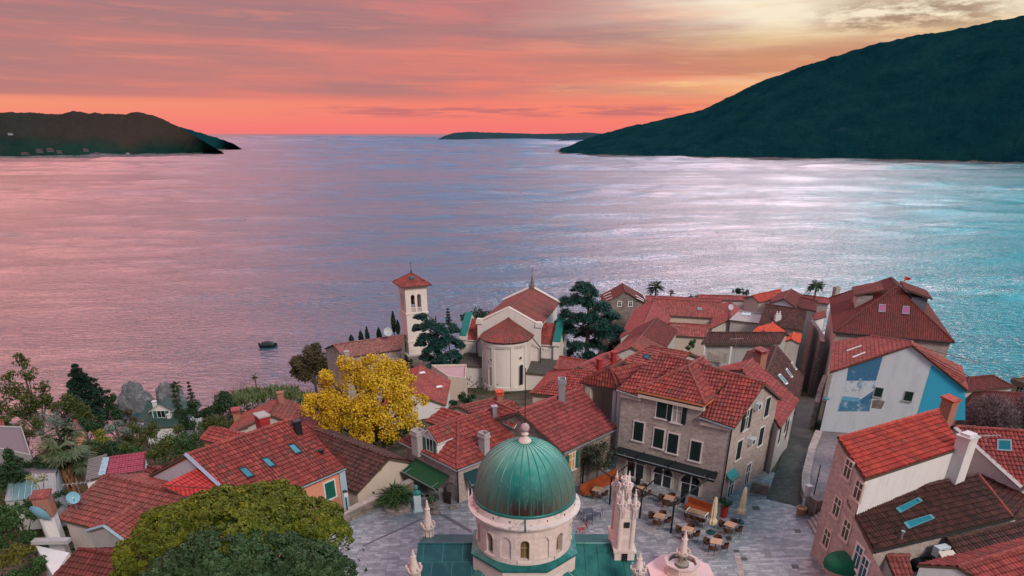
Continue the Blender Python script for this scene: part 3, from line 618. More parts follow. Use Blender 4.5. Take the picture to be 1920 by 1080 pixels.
# wall dormer with its own hipped roof
a, b = MH.near; e = (b - a).normalized(); nn = V((e.y, -e.x, 0))
w0, w1 = onwall(zM(322, 455), a, b), onwall(zM(868, 610), a, b); zt = (w0.z + w1.z) / 2 + .25
k = MB(); pw = [w0, w1, w1 - nn * 4, w0 - nn * 4]; k.prism([(p.x, p.y) for p in ([q + nn * .015 for q in pw[:2]] + pw[2:])], 5.6, zt); k.build('wall', S_GREY, MH.obj)
sW0, sW1 = s0, s1 = (w0 - MH.ps[0]).xy.dot(e.xy), (w1 - MH.ps[0]).xy.dot(e.xy)    # the main slope is cut away where the wall dormer rises
bpy.data.objects.remove(MH.roof); Wq, Lq, wq, zq = MH.W, MH.L, MH.w, lambda t: MH.ze + (MH.zr - MH.ze) * t / MH.w
rq = lambda s: MH.ra.lerp(MH.rb, min(1, max(0, s / Lq))); k = MB()
slope(k, [MH.ps[0], Wq(s0 - .02, 0, zq(0)), rq(s0), MH.ra], dep=.08); slope(k, [Wq(s1 + .02, 0, zq(0)), MH.ps[1], MH.rb, rq(s1)], dep=.08); slope(k, [Wq(s0 - .02, 1.6, zq(1.6)), Wq(s1 + .02, 1.6, zq(1.6)), rq(s1), rq(s0)], dep=.08); slope(k, [MH.ps[2], MH.ps[3], MH.ra, MH.rb], dep=.08); ridge(k, MH.ra, MH.rb, m=2)
MH.roof = k.build('roof', [T_RED, WOOD, T_OLD], MH.obj)
E1, E2 = w0 + nn * .4 - e * .35, w1 + nn * .4 + e * .35; E1.z = E2.z = zt; E3, E4 = E2 - nn * 3.6, E1 - nn * 3.6
T = (E1 + E2) / 2 - nn * 3.0 + V((0, 0, 1.75)); T2 = T - nn * 3.2
k = MB(); slope(k, [E1, E2, T]); slope(k, [E2, E3 - nn * 2, T2, T]); slope(k, [E4 - nn * 2, E1, T, T2]); ridge(k, E1, T, m=2); ridge(k, E2, T, m=2); ridge(k, T, T2, m=2)
k.build('dormer_roof', [T_RED, PL_ORANGE, T_OLD], MH.obj)
k = MB(); k.box(tuple((w0 + w1) / 2 + nn * .2 - V((0, 0, .2))), ((w1 - w0).length + .5, .36, .22), math.atan2(e.y, e.x)); k.build('cornice', PL_CREAM, MH.obj)
k = MB()
for s0, s1 in ((0, (w0 - a).xy.length - .05), ((w1 - a).xy.length + .05, (b - a).length)):
    c = a + e * (s0 + s1) / 2 + nn * .12; k = MB(); k.box((c.x, c.y, 7.35 - 1.05 * (s0 + s1) / 2 / (b - a).length), (s1 - s0, .22, .3), math.atan2(e.y, e.x)); k.build('cornice', PL_CREAM, MH.obj)
# ground floor arcade glazing, black awning
for cx, cy in ((445, 385), (615, 460), (790, 520)):
    f = window(MH.obj, MH.near, zE(cx, cy + 5), 1.75, 2.5, arched=True, frame=PL_CREAM, name='arched_door', fw=.16, sill=False)
aw0, aw1 = onwall(zE(335, 222), a, b), onwall(zE(962, 462), a, b); aw0.z = aw1.z = (aw0.z + aw1.z) / 2
BLACKCLOTH = plain('black_cloth', (.012, .018, .02, 1), .8); awning(MH.obj, aw0 + nn * .03, aw1 + nn * .03, .42, .62, BLACKCLOTH)
for p in (zN(423, 912), zN(478, 590)):
    c = onwall(p, *MH.right); ee = (MH.right[1] - MH.right[0]).normalized(); n2 = V((ee.y, -ee.x, 0)); k = MB(); q = c + n2 * .2
    k.box(tuple(q), (.75, .36, .55), math.atan2(ee.y, ee.x)); u = k.build('air_conditioner', plain('ac_white', (.5, .55, .58, 1), .5), MH.obj)
    k = MB(); f0 = q + n2 * .19; k.lathe([(.2, 0), (.0, .01)], (0, 0, 0), 12); k.v = [tuple(f0 + ee * (v[0] - .1) + V((0, 0, v[1])) + n2 * v[2]) for v in k.v]; k.build('fan_grille', DARKMETAL, u)
f = window(MH.obj, MH.right, zE(1045, 525), .95, 2.3, frame=PL_WHITE, name='door', sill=False, pane=plain('teal_door_glass', (.02, .09, .1, 1), .25)); window(MH.obj, MH.right, zE(1150, 445), .8, 2.2, name='door', sill=False, pane=SHUT)
c0, c1 = onwall(zE(1018, 430), *MH.right), onwall(zE(1068, 425), *MH.right); c1.z = c0.z; awning(MH.obj, c0, c1, .45, .55, plain('teal_cloth', (.04, .28, .27, 1), .8))
for s in ('near',):
    cc = MH.k[1] + V((.02, -.05, 0)); tube_on(MH.obj, 'downpipe', [V((cc.x, cc.y, .1)), V((cc.x, cc.y, 6.4))], .05)
cc = MH.k[0] + V((0, -.08, 0)); tube_on(MH.obj, 'downpipe', [V((cc.x, cc.y, .1)), V((cc.x, cc.y, 6.4))], .05, GREYMETAL)
# ---- loggia at its left
lo1, lo2, lt = P(zL(625, 375), 6.6), P(zL(985, 446), 6.7), P(zL(905, 246), 8.4)
e = (lo2 - lo1); e.z = 0; LL = e.length; e.normalize(); nn = V((e.y, -e.x, 0))
LG = thing('loggia_house', (lo1.x, lo1.y, ground(lo1.x, lo1.y)), 'open loggia with stone back wall under a hipped roof left of the tall stone house', 'house')
bk1, bk2 = lo1 - nn * 5.5, lo2 - nn * 5.5
k = MB(); slope(k, [lo1, lo2, lt]); slope(k, [bk1, lo1, lt, lt - nn * 2.4]); slope(k, [lo2 + e * .6, bk2 + e * 2.5, lt - nn * 3 + e * 1.2, lt]); slope(k, [bk2, bk1, lt - nn * 2.4])
ridge(k, lo1, lt, m=2); ridge(k, lo2, lt, m=2); k.build('roof', [T_RED, WOOD, T_OLD], LG)
k = MB(); i1, i2 = lo1 + e * .3 - nn * .4, lo2 - e * .1 - nn * .4
def wallq(k, p, q, z0, z1, t=.35):
    d = V((q.x - p.x, q.y - p.y, 0)); c = (p + q) / 2; k.box((c.x, c.y, (z0 + z1) / 2), (d.length, t, z1 - z0), math.atan2(d.y, d.x))
zb = -1.5
wallq(k, i1 - nn * 3.2, i2 - nn * 3.2 + e * .8, zb, 6.4); wallq(k, i1, i1 - nn * 3.0, zb, 6.35); wallq(k, i1 + e * .2, i1 + e * .75, zb, 6.3, .5); wallq(k, i1 + e * .9, i2, zb, 3.4, .3)
k.build('wall', PL_CREAM, LG)
k = MB(); k.tube([i2 - e * .5 + V((0, 0, -3.2)), i2 - e * .5 + V((0, 0, -.3))], .16, 8); k.tube([i2 - e * .05 + V((0, 0, -6)), i2 - e * .05 + V((0, 0, -.3))], .16, 8); k.build('column', PL_WHITE, LG)
# ---- barn roof beside it
BN = gable('long low house with a broad pink-red tiled roof behind the green dome', zL(475, 1027), zL(967, 800), zL(112, 672), zL(582, 420), 3.8, 27, T_PINK, S_OLD, 'low_house', 'house', base=-.2, over=.25, per=.22)
chimney(BN, zL(455, 535), 0, (.55, .75), GREYMETAL, 'open', height=1.5)
window(BN.obj, BN.near, zE(40, 355), .8, 1.5, shutter=SHUTG, pane=plain('amber_blind', (.5, .25, .09, 1), .6))  # pane in a plain amber colour
# ---- café with the dormers
CF = gable('stone café with hipped red roof, two dormers and a green awning on the square', zK(575, 692), (1037, 811), zK(597, 240), zK(1060, 68), 3.2, 29, T_RED, S_PALE, 'cafe', 'café', hipA='px', base=-.1, over=.35, per=.24)
chimney(CF, zK(222, 505), 0, (.85, .8), plain('concrete', (.36, .33, .33, 1), .9), 'open', math.atan2(CF.left[1].y - CF.left[0].y, CF.left[1].x - CF.left[0].x), 'left', 1.35)
chimney(CF, zK(825, 530), 0, (.55, .75), plain('concrete', (.36, .33, .33, 1), .9), 'open', math.atan2(CF.near[1].y - CF.near[0].y, CF.near[1].x - CF.near[0].x), 'near', 1.35)
chimney(CF, zK(918, 205), 0, (.35, .35), GREYMETAL, None, .3, 'near', .9, name='flue')
def dormer(h, side, pl, pr, pa, depth=3.0, wallm=None, roofm=None, rise=.75, zb=None, shutter=None, ov=.18):
    # pl, pr: photo pixels of the foot of the dormer front on the roof plane; vertical front of given rise, gabled roof running back
    a, _ = roofpt(h, pl, side); b, _ = roofpt(h, pr, side); z0 = min(a.z, b.z); b.z = a.z = (a.z + b.z) / 2
    e = (b - a).normalized(); nn = V((e.y, -e.x, 0)); W2 = (b - a).length / 2; c = (a + b) / 2
    zt = a.z + pa; ap = zt + rise; k = MB()
    k.face([a - V((0, 0, .2)), b - V((0, 0, .2)), V((b.x, b.y, zt)), V((c.x, c.y, ap)), V((a.x, a.y, zt))])
    for p, s in ((a, -1), (b, 1)): k.face([p - V((0, 0, .2)), V((p.x, p.y, zt)), V((p.x, p.y, zt)) - nn * depth, p - V((0, 0, .2)) - nn * depth][::s])
    w = k.build('dormer', wallm or PL_WHITE, h.obj)
    r = MB(); A1 = V((a.x, a.y, zt)) - e * ov * 1.6 - V((0, 0, ov * .8)) + nn * .2; B1 = V((b.x, b.y, zt)) + e * ov * 1.6 - V((0, 0, ov * .8)) + nn * .2; C1 = V((c.x, c.y, ap + .05)) + nn * .2
    slope(r, [A1, C1, C1 - nn * (depth + 1.2), A1 - nn * depth], .24, .05, .1); slope(r, [B1, B1 - nn * depth, C1 - nn * (depth + 1.2), C1], .24, .05, .1); ridge(r, C1, C1 - nn * (depth + 1), .1)
    r.build('dormer_roof', [roofm or h.roofm, wallm or PL_WHITE], w)
    wx = MB(); q = c + nn * .03; hh = pa * .42; ww = W2 * .42
    def bx(x0, x1, y0, y1, d): p = [q + e * x + V((0, 0, pa * .52 + y)) + nn * d for x, y in ((x0, y0), (x1, y0), (x1, y1), (x0, y1))]; return p
    wx.face(bx(-ww, ww, -hh, hh, .0)); o = wx.build('window', GLASS, w)
    fx = MB()
    for x0, x1, y0, y1 in ((-ww - .07, -ww, -hh, hh), (ww, ww + .07, -hh, hh), (-ww - .07, ww + .07, hh, hh + .07), (-ww - .07, ww + .07, -hh - .07, -hh), (-.03, .03, -hh, hh)): fx.face(bx(x0, x1, y0, y1, .04 if x0 != -.03 else .035))
    fx.build('window_frame', WHITEWOOD, w)
    if shutter:
        for s in (-1, 1):
            s_ = MB(); x0, x1 = sorted((s * (ww + .09), s * (ww * 2 + .05))); s_.face(bx(x0, x1, -hh, hh, .06)); s_.build('shutter', shutter, w)
    return w
dormer(CF, 'left', zK(268, 505), zK(395, 550), 1.25, 3.2, shutter=SHUTG)
dormer(CF, 'near', zK(1110, 400), zK(1225, 365), 1.25, 2.6, shutter=SHUTG)
GREENCLOTH = plain('green_cloth', (.007, .075, .03, 1), .75)
l0, l1 = onwall(zK(190, 600), CF.left[0], CF.left[1]), onwall(zK(500, 722), CF.left[0], CF.left[1]); l1.z = l0.z = (l0.z + l1.z) / 2
awning(CF.obj, l0, l1, .75, 1.5, GREENCLOTH)
l0, l1 = onwall(zK(632, 720), *CF.near), onwall(zK(760, 675), *CF.near); l1.z = l0.z = (l0.z + l1.z) / 2; awning(CF.obj, l0, l1, .8, .9, plain('dark_teal_cloth', (.008, .04, .05, 1), .8))
window(CF.obj, CF.left, zK(358, 880), 1.0, 2.2, frame=DARKMETAL, name='door', sill=False, pane=plain('dark_interior', (.008, .008, .01, 1), .4))
window(CF.obj, CF.near, zK(708, 868), .7, 1.5, frame=PL_CREAM)
tube_on(CF.obj, 'downpipe', [V((CF.k[0].x - .03, CF.k[0].y - .08, .1)), V((CF.k[0].x - .03, CF.k[0].y - .08, 3.0))], .06)
def gutter(h, side='near', m=None):
    a, b = {'near': (h.ps[0], h.ps[1]), 'left': (h.ps[3], h.ps[0]), 'right': (h.ps[1], h.ps[2])}[side]
    e = (b - a).normalized(); nn = V((e.y, -e.x, 0)); tube_on(h.obj, 'gutter', [a + nn * .06 - V((0, 0, .08)), b + nn * .06 - V((0, 0, .08))], .08, m or GREYMETAL)
gutter(CF); gutter(CF, 'left'); gutter(BN)
tube_on(MH.obj, 'gutter', [MH.W(0, -.06, MH.ze - .08), MH.W(sW0, -.06, MH.ze - .08)], .08, GREYMETAL); tube_on(MH.obj, 'gutter', [MH.W(sW1, -.06, MH.ze - .08), MH.W(MH.L, -.06, MH.ze - .08)], .08, GREYMETAL)
# ---- roofs behind the café
G = gable
r = G('small gabled house with plain red roof just behind the café roof', zK(285, 247), zK(480, 318), zK(430, 125), zK(665, 210), 3.4, 24, T_RED, PL_OLD, over=.25)
r = G('weathered brown-red roofed house with small orange chimney behind the café', zK(705, 178), zK(1130, 80), zK(630, 135), zK(905, 12), 2.2, 21, T_OLD, PL_OLD, over=.25)
chimney(r, zK(965, 62), 0, (.6, .6), BRICK, 'tile', .3, 'near', .7, capm=T_ORANGE)
r = G('low house with hipped red roof between the church apse and the pink-roofed house', zL(160, 482), zL(700, 540), zL(590, 243), zL(800, 310), 1.0, 24, T_RED, PL_CREAM, hipA='px', over=.3)
r = G('house with two brick-red chimneys beside the hipped loggia roof', zL(750, 297), zL(1012, 168), zL(600, 238), zL(940, 95), 1.6, 22, T_PINK, PL_OLD, over=.25)
for q in (zL(800, 268), zL(930, 200)): chimney(r, q, 0, (.5, .5), plain('red_render', (.32, .03, .03, 1), .8), None, .5, 'near', 1.3)
r = G('small lean red roof against the right transept of the white church', zL(385, 252), zL(640, 297), zL(435, 140), zL(705, 182), -1.2, 22, T_RED, PL_WHITE, over=.2)
r = G('narrow house with steep dark brown roof and one white skylight strip', zO(720, 787), zO(845, 600), zO(450, 655), zO(610, 452), 0.2, 30, T_BROWN2, PL_OLD, over=.2)
r = G('house end with bright red left slope below the dark brown roof', zO(590, 920), zO(695, 785), zO(335, 790), zO(437, 655), .6, 25, T_OLD, PL_OLD, over=.2)
r = G('mottled red roofed house with one square roof window behind the tall stone house', zO(190, 968), zO(760, 1085), zO(515, 775), zO(985, 852), 4.6, 22, T_MOTT, PL_OLD, hipA='px', over=.3)
skylight(r, [zO(450, 905), zO(515, 940), zO(540, 885), zO(475, 875)], glass=GLASS2 if 'GLASS2' in globals() else SKYGLASS)
UB = G('old courtyard house, back wing with mottled red tiles and a small green roof window', zO(560, 420), zO(1400, 469), zO(560, 250), zO(1345, 272), -2.5, 25, T_MOTT, PL_CREAM, over=.3)
skylight(UB, [zO(1070, 372), zO(1112, 374), zO(1108, 345), zO(1066, 343)], frame=GREYMETAL)
G('', zO(715, 612), zO(820, 280), zO(482, 540), zO(570, 258), -2.7, 25, T_PINK, PL_OLD, parent=UB.obj, over=.3)
G('', zB(1120, 290), zB(1085, 470), zB(1240, 262), zB(1228, 400), -2.7, 25, T_PINK, PL_OLD, parent=UB.obj, over=.3)
r = G('low courtyard roof of mottled red tiles with a cream wall under it', zO(790, 655), zO(1180, 680), zO(750, 513), zO(1210, 540), -2.6, 24, T_MOTT, PL_CREAM, over=.25)
r = G('long far roof of plain pink tiles along the sea side of the courtyard house', zO(480, 262), zO(1330, 300), zO(480, 219), zO(1330, 236), -3.4, 18, T_PINK, PL_OLD, over=.3)
r = G('farthest pink roof with two dark round bushes behind it', zQ(-180, 250), zQ(380, 262), zQ(-200, 200), zQ(370, 212), -4, 18, T_PINK, PL_OLD, over=.3)
PO = G('long dark brown roof over a porch with a white lattice fence', zB(1015, 578), zB(1612, 578), zB(1075, 500), zB(1652, 490), 1.2, 24, T_BROWN, PL_GREY, over=.9)
r = G('bright orange hipped roof peeping over the long dark brown roof', zQ(690, 725), zQ(800, 612), zQ(560, 606), zQ(650, 512), -.4, 24, T_ORANGE, PL_OLD, over=.2)
r = G('dark brown roofed house with a twin white chimney pot', zQ(495, 520), zQ(990, 600), zQ(548, 315), zQ(1062, 358), -.6, 28, T_BROWN, PL_OLD, over=.3)
c, _ = roofpt(r, zQ(705, 480)); k = MB(); k.box((c.x, c.y, c.z + .3), (.9, .6, .9), .1)
for s in (-.22, .22): k.lathe([(.18, .75), (.2, 1.0), (.1, 1.15), (.12, 1.35), (.0, 1.4)], (c.x + s, c.y, c.z), 8)
k.build('chimney', PL_WHITE, r.obj)
r = G('grey glazed lean-to roof with a roof window beside the dark brown roof', zQ(160, 478), zQ(500, 518), zQ(250, 398), zQ(545, 396), -1.2, 17, plain('grey_sheet', (.36, .33, .33, 1), .6), PL_OLD, over=.25, dep=.02)
skylight(r, [zQ(300, 425), zQ(395, 435), zQ(410, 408), zQ(320, 402)], frame=WHITEWOOD)
r = G('red roofed house with a white gable and a bent white flue', zQ(908, 337), zQ(1000, 205), zQ(806, 250), zQ(832, 130), -1.0, 24, T_BROWN2, PL_WHITE, over=.2)
r2 = r
G('far bright red roof behind the white gable', zQ(500, 285), zQ(800, 215), zQ(455, 215), zQ(700, 130), -2.4, 22, T_NEW, PL_OLD, over=.25)
G('far low dull red roof at the right end of the sea-side row', zQ(1000, 262), zQ(1290, 300), zQ(1000, 190), zQ(1285, 245), -2.6, 20, T_PINK, PL_OLD, over=.25)
G('small dark red roof in front of the palm at the end of the row', zQ(930, 330), zQ(1145, 385), zQ(960, 225), zQ(1165, 268), -1.6, 24, T_BROWN2, PL_OLD, over=.25)
G('small orange-tiled lean roof at the top of the lane', zQ(960, 745), zQ(985, 640), zQ(870, 700), zQ(880, 635), -.8, 22, T_ORANGE, PL_OLD, over=.1)
G('low dull red roof at the head of the lane below the big hipped house', zQ(1120, 480), zQ(1260, 440), zQ(1160, 400), zQ(1275, 365), -2.8, 20, T_PINK, PL_WHITE, over=.2)
# lane-side houses
LN = G('long dark brown roofed lane house with three narrow skylights and a bright red far slope', zN(838, 668), zN(917, 330), zN(545, 240), zN(715, 45), 2.6, 31, T_BROWN, PL_GREY, over=.25)
for q in ([(793, 203), (838, 275), (850, 268), (806, 197)], [(742, 265), (798, 345), (813, 336), (757, 256)], [(672, 318), (745, 408), (768, 396), (694, 306)]):
    skylight(LN, [zN(*p) for p in q], frame=WHITEWOOD)
chimney(LN, zN(500, 232), 0, (1.0, 1.0), BRICK, 'tile', .6, 'near', 1.4, capm=T_RED)
LP = G('pink-red gabled lane house joined to the tall stone house', zN(702, 802), zN(874, 545), zN(350, 266), zN(442, 166), 4.4, 27, T_PINK, PL_GREY, over=.2)
hz(LP, [zN(690, 870), zN(748, 770)], .7, 1.5, 'near', shutter=SHUT, closed=True)
hz(LN, [zN(780, 800)], .7, 1.5, 'near', shutter=SHUT, closed=True)
# porch: lattice fence and posts
k = MB(); p0, p1 = P(zB(1050, 660), -.6), P(zB(1225, 680), -.6); PF = thing('lattice_fence', tuple(p0 - V((0, 0, .6))), 'white lattice fence panel under the porch of the long dark brown roof', 'fence')
for i in range(17): q = p0.lerp(p1, i / 16); k.box((q.x, q.y, q.z - .15), (.05, .05, 1.3), 0)
for i in range(6): q = (p0 + p1) / 2; k.box((q.x, q.y, q.z - .75 + i * .24), ((p1 - p0).length, .05, .05), math.atan2(p1.y - p0.y, p1.x - p0.x))
k.build('lattice', PL_CREAM, PF)
k = MB()
for px in ((1040, 640), (1240, 640)):
    q = P(zB(*px), .3); k.box((q.x, q.y, -.8), (.22, .22, 3.6))
k.build('porch_post', PL_WHITE, PO.obj)
# ---- cedar house: dark gable, white roof strips
er = P(zO(495, 298), -6.5)
CHx = gable('dark red steep-roofed house with white roof strips behind the big cedar', zO(495, 298), proj(er + V((.7, 9, 0))), zO(255, 160), zO(222, 66), -6.5, 29, T_BROWN2, S_OLD, over=.3)
for q in (zO(190, 298), zO(312, 298)): window(CHx.obj, CHx.left, q, .8, 1.0, frame=WHITEWOOD)
window(CHx.obj, CHx.left, zO(95, 695), .9, 1.4, frame=TRIM)
sk = MB()
for (x0, y0), (x1, y1) in (((345, 140), (435, 190)), ((365, 205), (455, 258)), ((380, 238), (455, 275))):
    pA, n_ = roofpt(CHx, zO(x0, y0)); pB, _ = roofpt(CHx, zO(x1, y1)); sk.tube([pA + n_ * .12, pB + n_ * .12], .1, 4)
for (x0, y0), (x1, y1) in (((10, 180), (95, 140)), ((10, 210), (95, 172)), ((20, 235), (100, 205)), ((40, 262), (110, 235))):
    pA, n_ = roofpt(CHx, zO(x0, y0), 'far'); pB, _ = roofpt(CHx, zO(x1, y1), 'far'); sk.tube([pA + n_ * .12, pB + n_ * .12], .1, 4)
sk.build('roof_strip', WHITEWOOD, CHx.obj)
# ---- small houses beside the church
r = G('red roofed house with white skylight beside the yellow ginkgo', zA(546, 1120), zA(582, 935), zA(265, 1025), zA(370, 815), -3.5, 26, T_RED, PL_WHITE, over=.25, dep=.05)
window(r.obj, r.left, zK(165, 85), .9, .7, frame=TRIM)
k = MB()
for q in (zA(360, 880), zA(488, 985)): c, n_ = roofpt(r, q); k.box(tuple(c + n_ * .1), (.9, .5, .12), .5)
k.build('roof_hatch', WHITEWOOD, r.obj)
def parabox(label, name, pts, z0, z1, wallm, topm, cat='house', par=.5):   # flat-roofed block with a parapet; pts photo pixels of its roof corners at z1
    q = [P(p, z1) for p in pts]; c = sum(q, V()) / len(q); cc = [(p.x, p.y) for p in q]
    ar = sum(cc[i][0] * cc[(i + 1) % len(cc)][1] - cc[(i + 1) % len(cc)][0] * cc[i][1] for i in range(len(cc)))
    if ar < 0: cc = cc[::-1]
    o = thing(name, (c.x, c.y, z0), label, cat); k = MB(); k.prism(cc, z0, z1); k.build('wall', wallm, o)
    i_ = [(c.x + (x - c.x) * .94, c.y + (y - c.y) * .94) for x, y in cc]; k = MB()
    for i in range(len(cc)):
        j = (i + 1) % len(cc); k.prism([cc[i], cc[j], i_[j], i_[i]], z1 + .004, z1 + par)
    k.build('parapet', wallm, o); k = MB(); k.face([(x, y, z1 + .06) for x, y in i_]); k.build('terrace', topm, o); return o
parabox('flat-roofed white house with a pink roof terrace left of the church apse', 'terrace_house', [zA(435, 832), zA(700, 828), zA(692, 930), zA(560, 918)], -13, -4.6, PL_CREAM, plain('terrace_pink', (.42, .27, .28, 1), .8), par=.35)
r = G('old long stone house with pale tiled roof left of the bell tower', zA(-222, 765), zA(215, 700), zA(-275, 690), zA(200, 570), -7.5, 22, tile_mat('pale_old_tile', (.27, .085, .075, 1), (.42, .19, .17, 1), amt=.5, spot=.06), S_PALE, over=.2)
OH = r
chimney(r, zH(1050, 110), 0, (.7, .7), PL_GREY, None, .3, 'near', 1.2)
window(r.obj, r.left, zH(995, 90), .6, .9)
# ================================================================= white church and its bell tower
PL_CH = plaster_mat('church_plaster', (.7, .62, .585, 1), stain=(.34, .28, .27, 1), amt=.3, fine=.18)
ZB = -11.2
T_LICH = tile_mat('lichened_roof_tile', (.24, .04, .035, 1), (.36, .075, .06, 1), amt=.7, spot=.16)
axx, arr = V((.235, .972, 0)), V((.972, -.235, 0)); C0 = V((-.95, 107.6, 0))
def CL(r_, a_, z): return C0 + arr * r_ + axx * a_ + V((0, 0, z))
CHU = thing('church', (C0.x, C0.y, ZB), 'white church with round apse, red tiled roofs and green copper gable copings', 'church')
def cbox(k, r0, r1, a0, a1, z0, z1, m=0):
    q = [CL(r_, a_, z) for z in (z0, z1) for r_, a_ in ((r0, a0), (r1, a0), (r1, a1), (r0, a1))]
    for f in ((3, 2, 1, 0), (4, 5, 6, 7), (0, 1, 5, 4), (1, 2, 6, 5), (2, 3, 7, 6), (3, 0, 4, 7)): k.face([q[i] for i in f], m)
AR = 3.75; ZE = -2.3
# apse
k = MB(); rows = []
def apc(t, R=AR): return (R * cos(pi + pi * t), R * sin(pi + pi * t))
for z, R in ((ZB, AR + .12), (-9.6, AR + .12), (-9.5, AR), (ZE + .2, AR)):
    rows.append([CL(-R, 1.8, z)] + [CL(*apc(i / 24, R), z) for i in range(25)] + [CL(R, 1.8, z)])
k.grid(rows)
k.build('apse', PL_CH, CHU, smooth=False)
k = MB()
for t in (.13, .4, .66, .87):
    x, y = apc(t, AR + .05); c = CL(x, y, 0); k.box((c.x, c.y, -6), (.55, .2, 7.2), math.atan2(axx.y, axx.x) - pi / 2 + (t - .5) * pi)
k.build('pilaster', PL_CH, CHU)
k = MB()
for i in range(44):
    t = (i + .5) / 44; x, y = apc(t, AR + .09); c = CL(x, y, 0); k.box((c.x, c.y, -3.0 - .12), (.14, .2, .34), math.atan2(axx.y, axx.x) - pi / 2 + (t - .5) * pi)
rows = [[CL(*apc(i / 30, R), z) for i in range(31)] for R, z in ((AR, -2.95), (AR + .2, -2.93), (AR + .22, -2.55), (AR, -2.5))]
k.grid(rows); k.build('corbel_frieze', PL_CH, CHU)
k = MB(); apx = CL(0, 1.75, .25); eav = [CL(-AR - .45, 1.75, ZE)] + [CL(*apc(i / 9, AR + .45), ZE) for i in range(10)] + [CL(AR + .45, 1.75, ZE)]
for i in range(11): slope(k, [eav[i], eav[i + 1], apx], .25, .06, .12)
for i in (1, 4, 7, 10): ridge(k, eav[i], apx, .07)
k.build('apse_roof', [T_LICH, DARKMETAL], CHU)
# niche, round windows, arched window on the apse
def on_apse(t, z, w, h, name, m, arched=True, d=.04, fr=None):
    k = MB(); pts = [(-w / 2, -h / 2)] + [(-w / 2 * cos(pi * i / 8), h / 2 - w / 2 + w / 2 * sin(pi * i / 8)) for i in range(9)] + [(w / 2, -h / 2)] if arched else [(w / 2 * cos(2 * pi * i / 14), w / 2 * sin(2 * pi * i / 14)) for i in range(14)]
    def q(x, y, dd): s = t + x / (pi * AR); a = apc(s, AR + dd); return CL(a[0], a[1], z + y)
    if arched: pts = pts[::-1]
    k.face([q(x, y, d) for x, y in pts]); o = k.build(name, m, CHU)
    k = MB(); k.grid([[q(x * f, y * f, dd) for x, y in pts] for f, dd in ((1, d), (1, d + .1), (1.28 if not arched else 1.15, d + .1), (1.28 if not arched else 1.15, -.05))], close=True); k.build('window_frame', fr or PL_CH, o)
DKG = plain('dim_interior', (.02, .02, .025, 1), .4)
on_apse(.37, -5.3, .62, .62, 'round_window', DKG, False); on_apse(.78, -4.9, .45, .45, 'round_window', DKG, False)
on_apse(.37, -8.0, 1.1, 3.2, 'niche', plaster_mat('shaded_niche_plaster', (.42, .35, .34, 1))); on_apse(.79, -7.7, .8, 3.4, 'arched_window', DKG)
# gable wall and nave
GW = 4.9
k = MB(); a0, a1 = 1.8, 2.3
prof = [(-GW - .35, ZB), (GW + .35, ZB), (GW + .35, -.6), (GW - .35, -.75), (0, 1.75), (-GW + .35, -.75), (-GW - .35, -.6)]
for a_, rv in ((a0, 1), (a1, -1)): k.face([CL(x, a_, z) for x, z in prof][::rv])
for i in range(len(prof)): j = (i + 1) % len(prof); k.face([CL(*prof[i][:1], a0, prof[i][1]), CL(prof[i][0], a1, prof[i][1]), CL(prof[j][0], a1, prof[j][1]), CL(prof[j][0], a0, prof[j][1])])
k.build('gable_wall', PL_CH, CHU)
k = MB()
for s in (-1, 1):
    p, q = (s * (GW + .1), -.62), (0, 1.86); k.tube([CL(p[0], 2.05, p[1]), CL(q[0], 2.05, q[1])], .2, 4)
    cbox(k, s * GW - .55, s * GW + .55, 1.6, 2.5, -1.0, -.45); cbox(k, s * GW - .45, s * GW + .45, 1.65, 2.45, -.45, -.2)
k.build('gable_coping', PL_CH, CHU)
k = MB(); cbox(k, -GW + .2, GW - .2, 2.3, 19.5, ZB, -1.05); k.face([CL(-GW, 19.5, -1.05), CL(0, 19.5, 1.3), CL(GW, 19.5, -1.05)]); k.build('wall', PL_CH, CHU)
k = MB(); zr_, ze_ = 1.5, -.95
slope(k, [CL(-GW - .3, 2.3, ze_), CL(-GW - .3, 19.4, ze_), CL(0, 19.4, zr_), CL(0, 2.3, zr_)], .25, .06); slope(k, [CL(GW + .3, 19.4, ze_), CL(GW + .3, 2.3, ze_), CL(0, 2.3, zr_), CL(0, 19.4, zr_)], .25, .06); ridge(k, CL(0, 2.3, zr_), CL(0, 19.2, zr_))
k.build('nave_roof', [T_LICH, PL_CH], CHU)
k = MB()
for s in (-1, 1): k.tube([CL(s * (GW + .5), 19.5, -.85), CL(0, 19.5, 1.75)], .26, 4)
k.build('gable_coping', PL_CH, CHU)
k = MB(); c = CL(0, 19.5, 1.6); k.lathe([(.55, 0), (.5, .5), (.3, .8), (.35, 1.0), (.18, 1.3), (.14, 1.9), (.05, 2.3), (0, 2.4)], c, 8); k.box((c.x, c.y, c.z + 2.9), (.08, .08, 1.2)); k.box((c.x, c.y, c.z + 3.05), (.55, .08, .08)); k.build('cross_finial', plain('dark_stone', (.16, .13, .13, 1)), CHU)
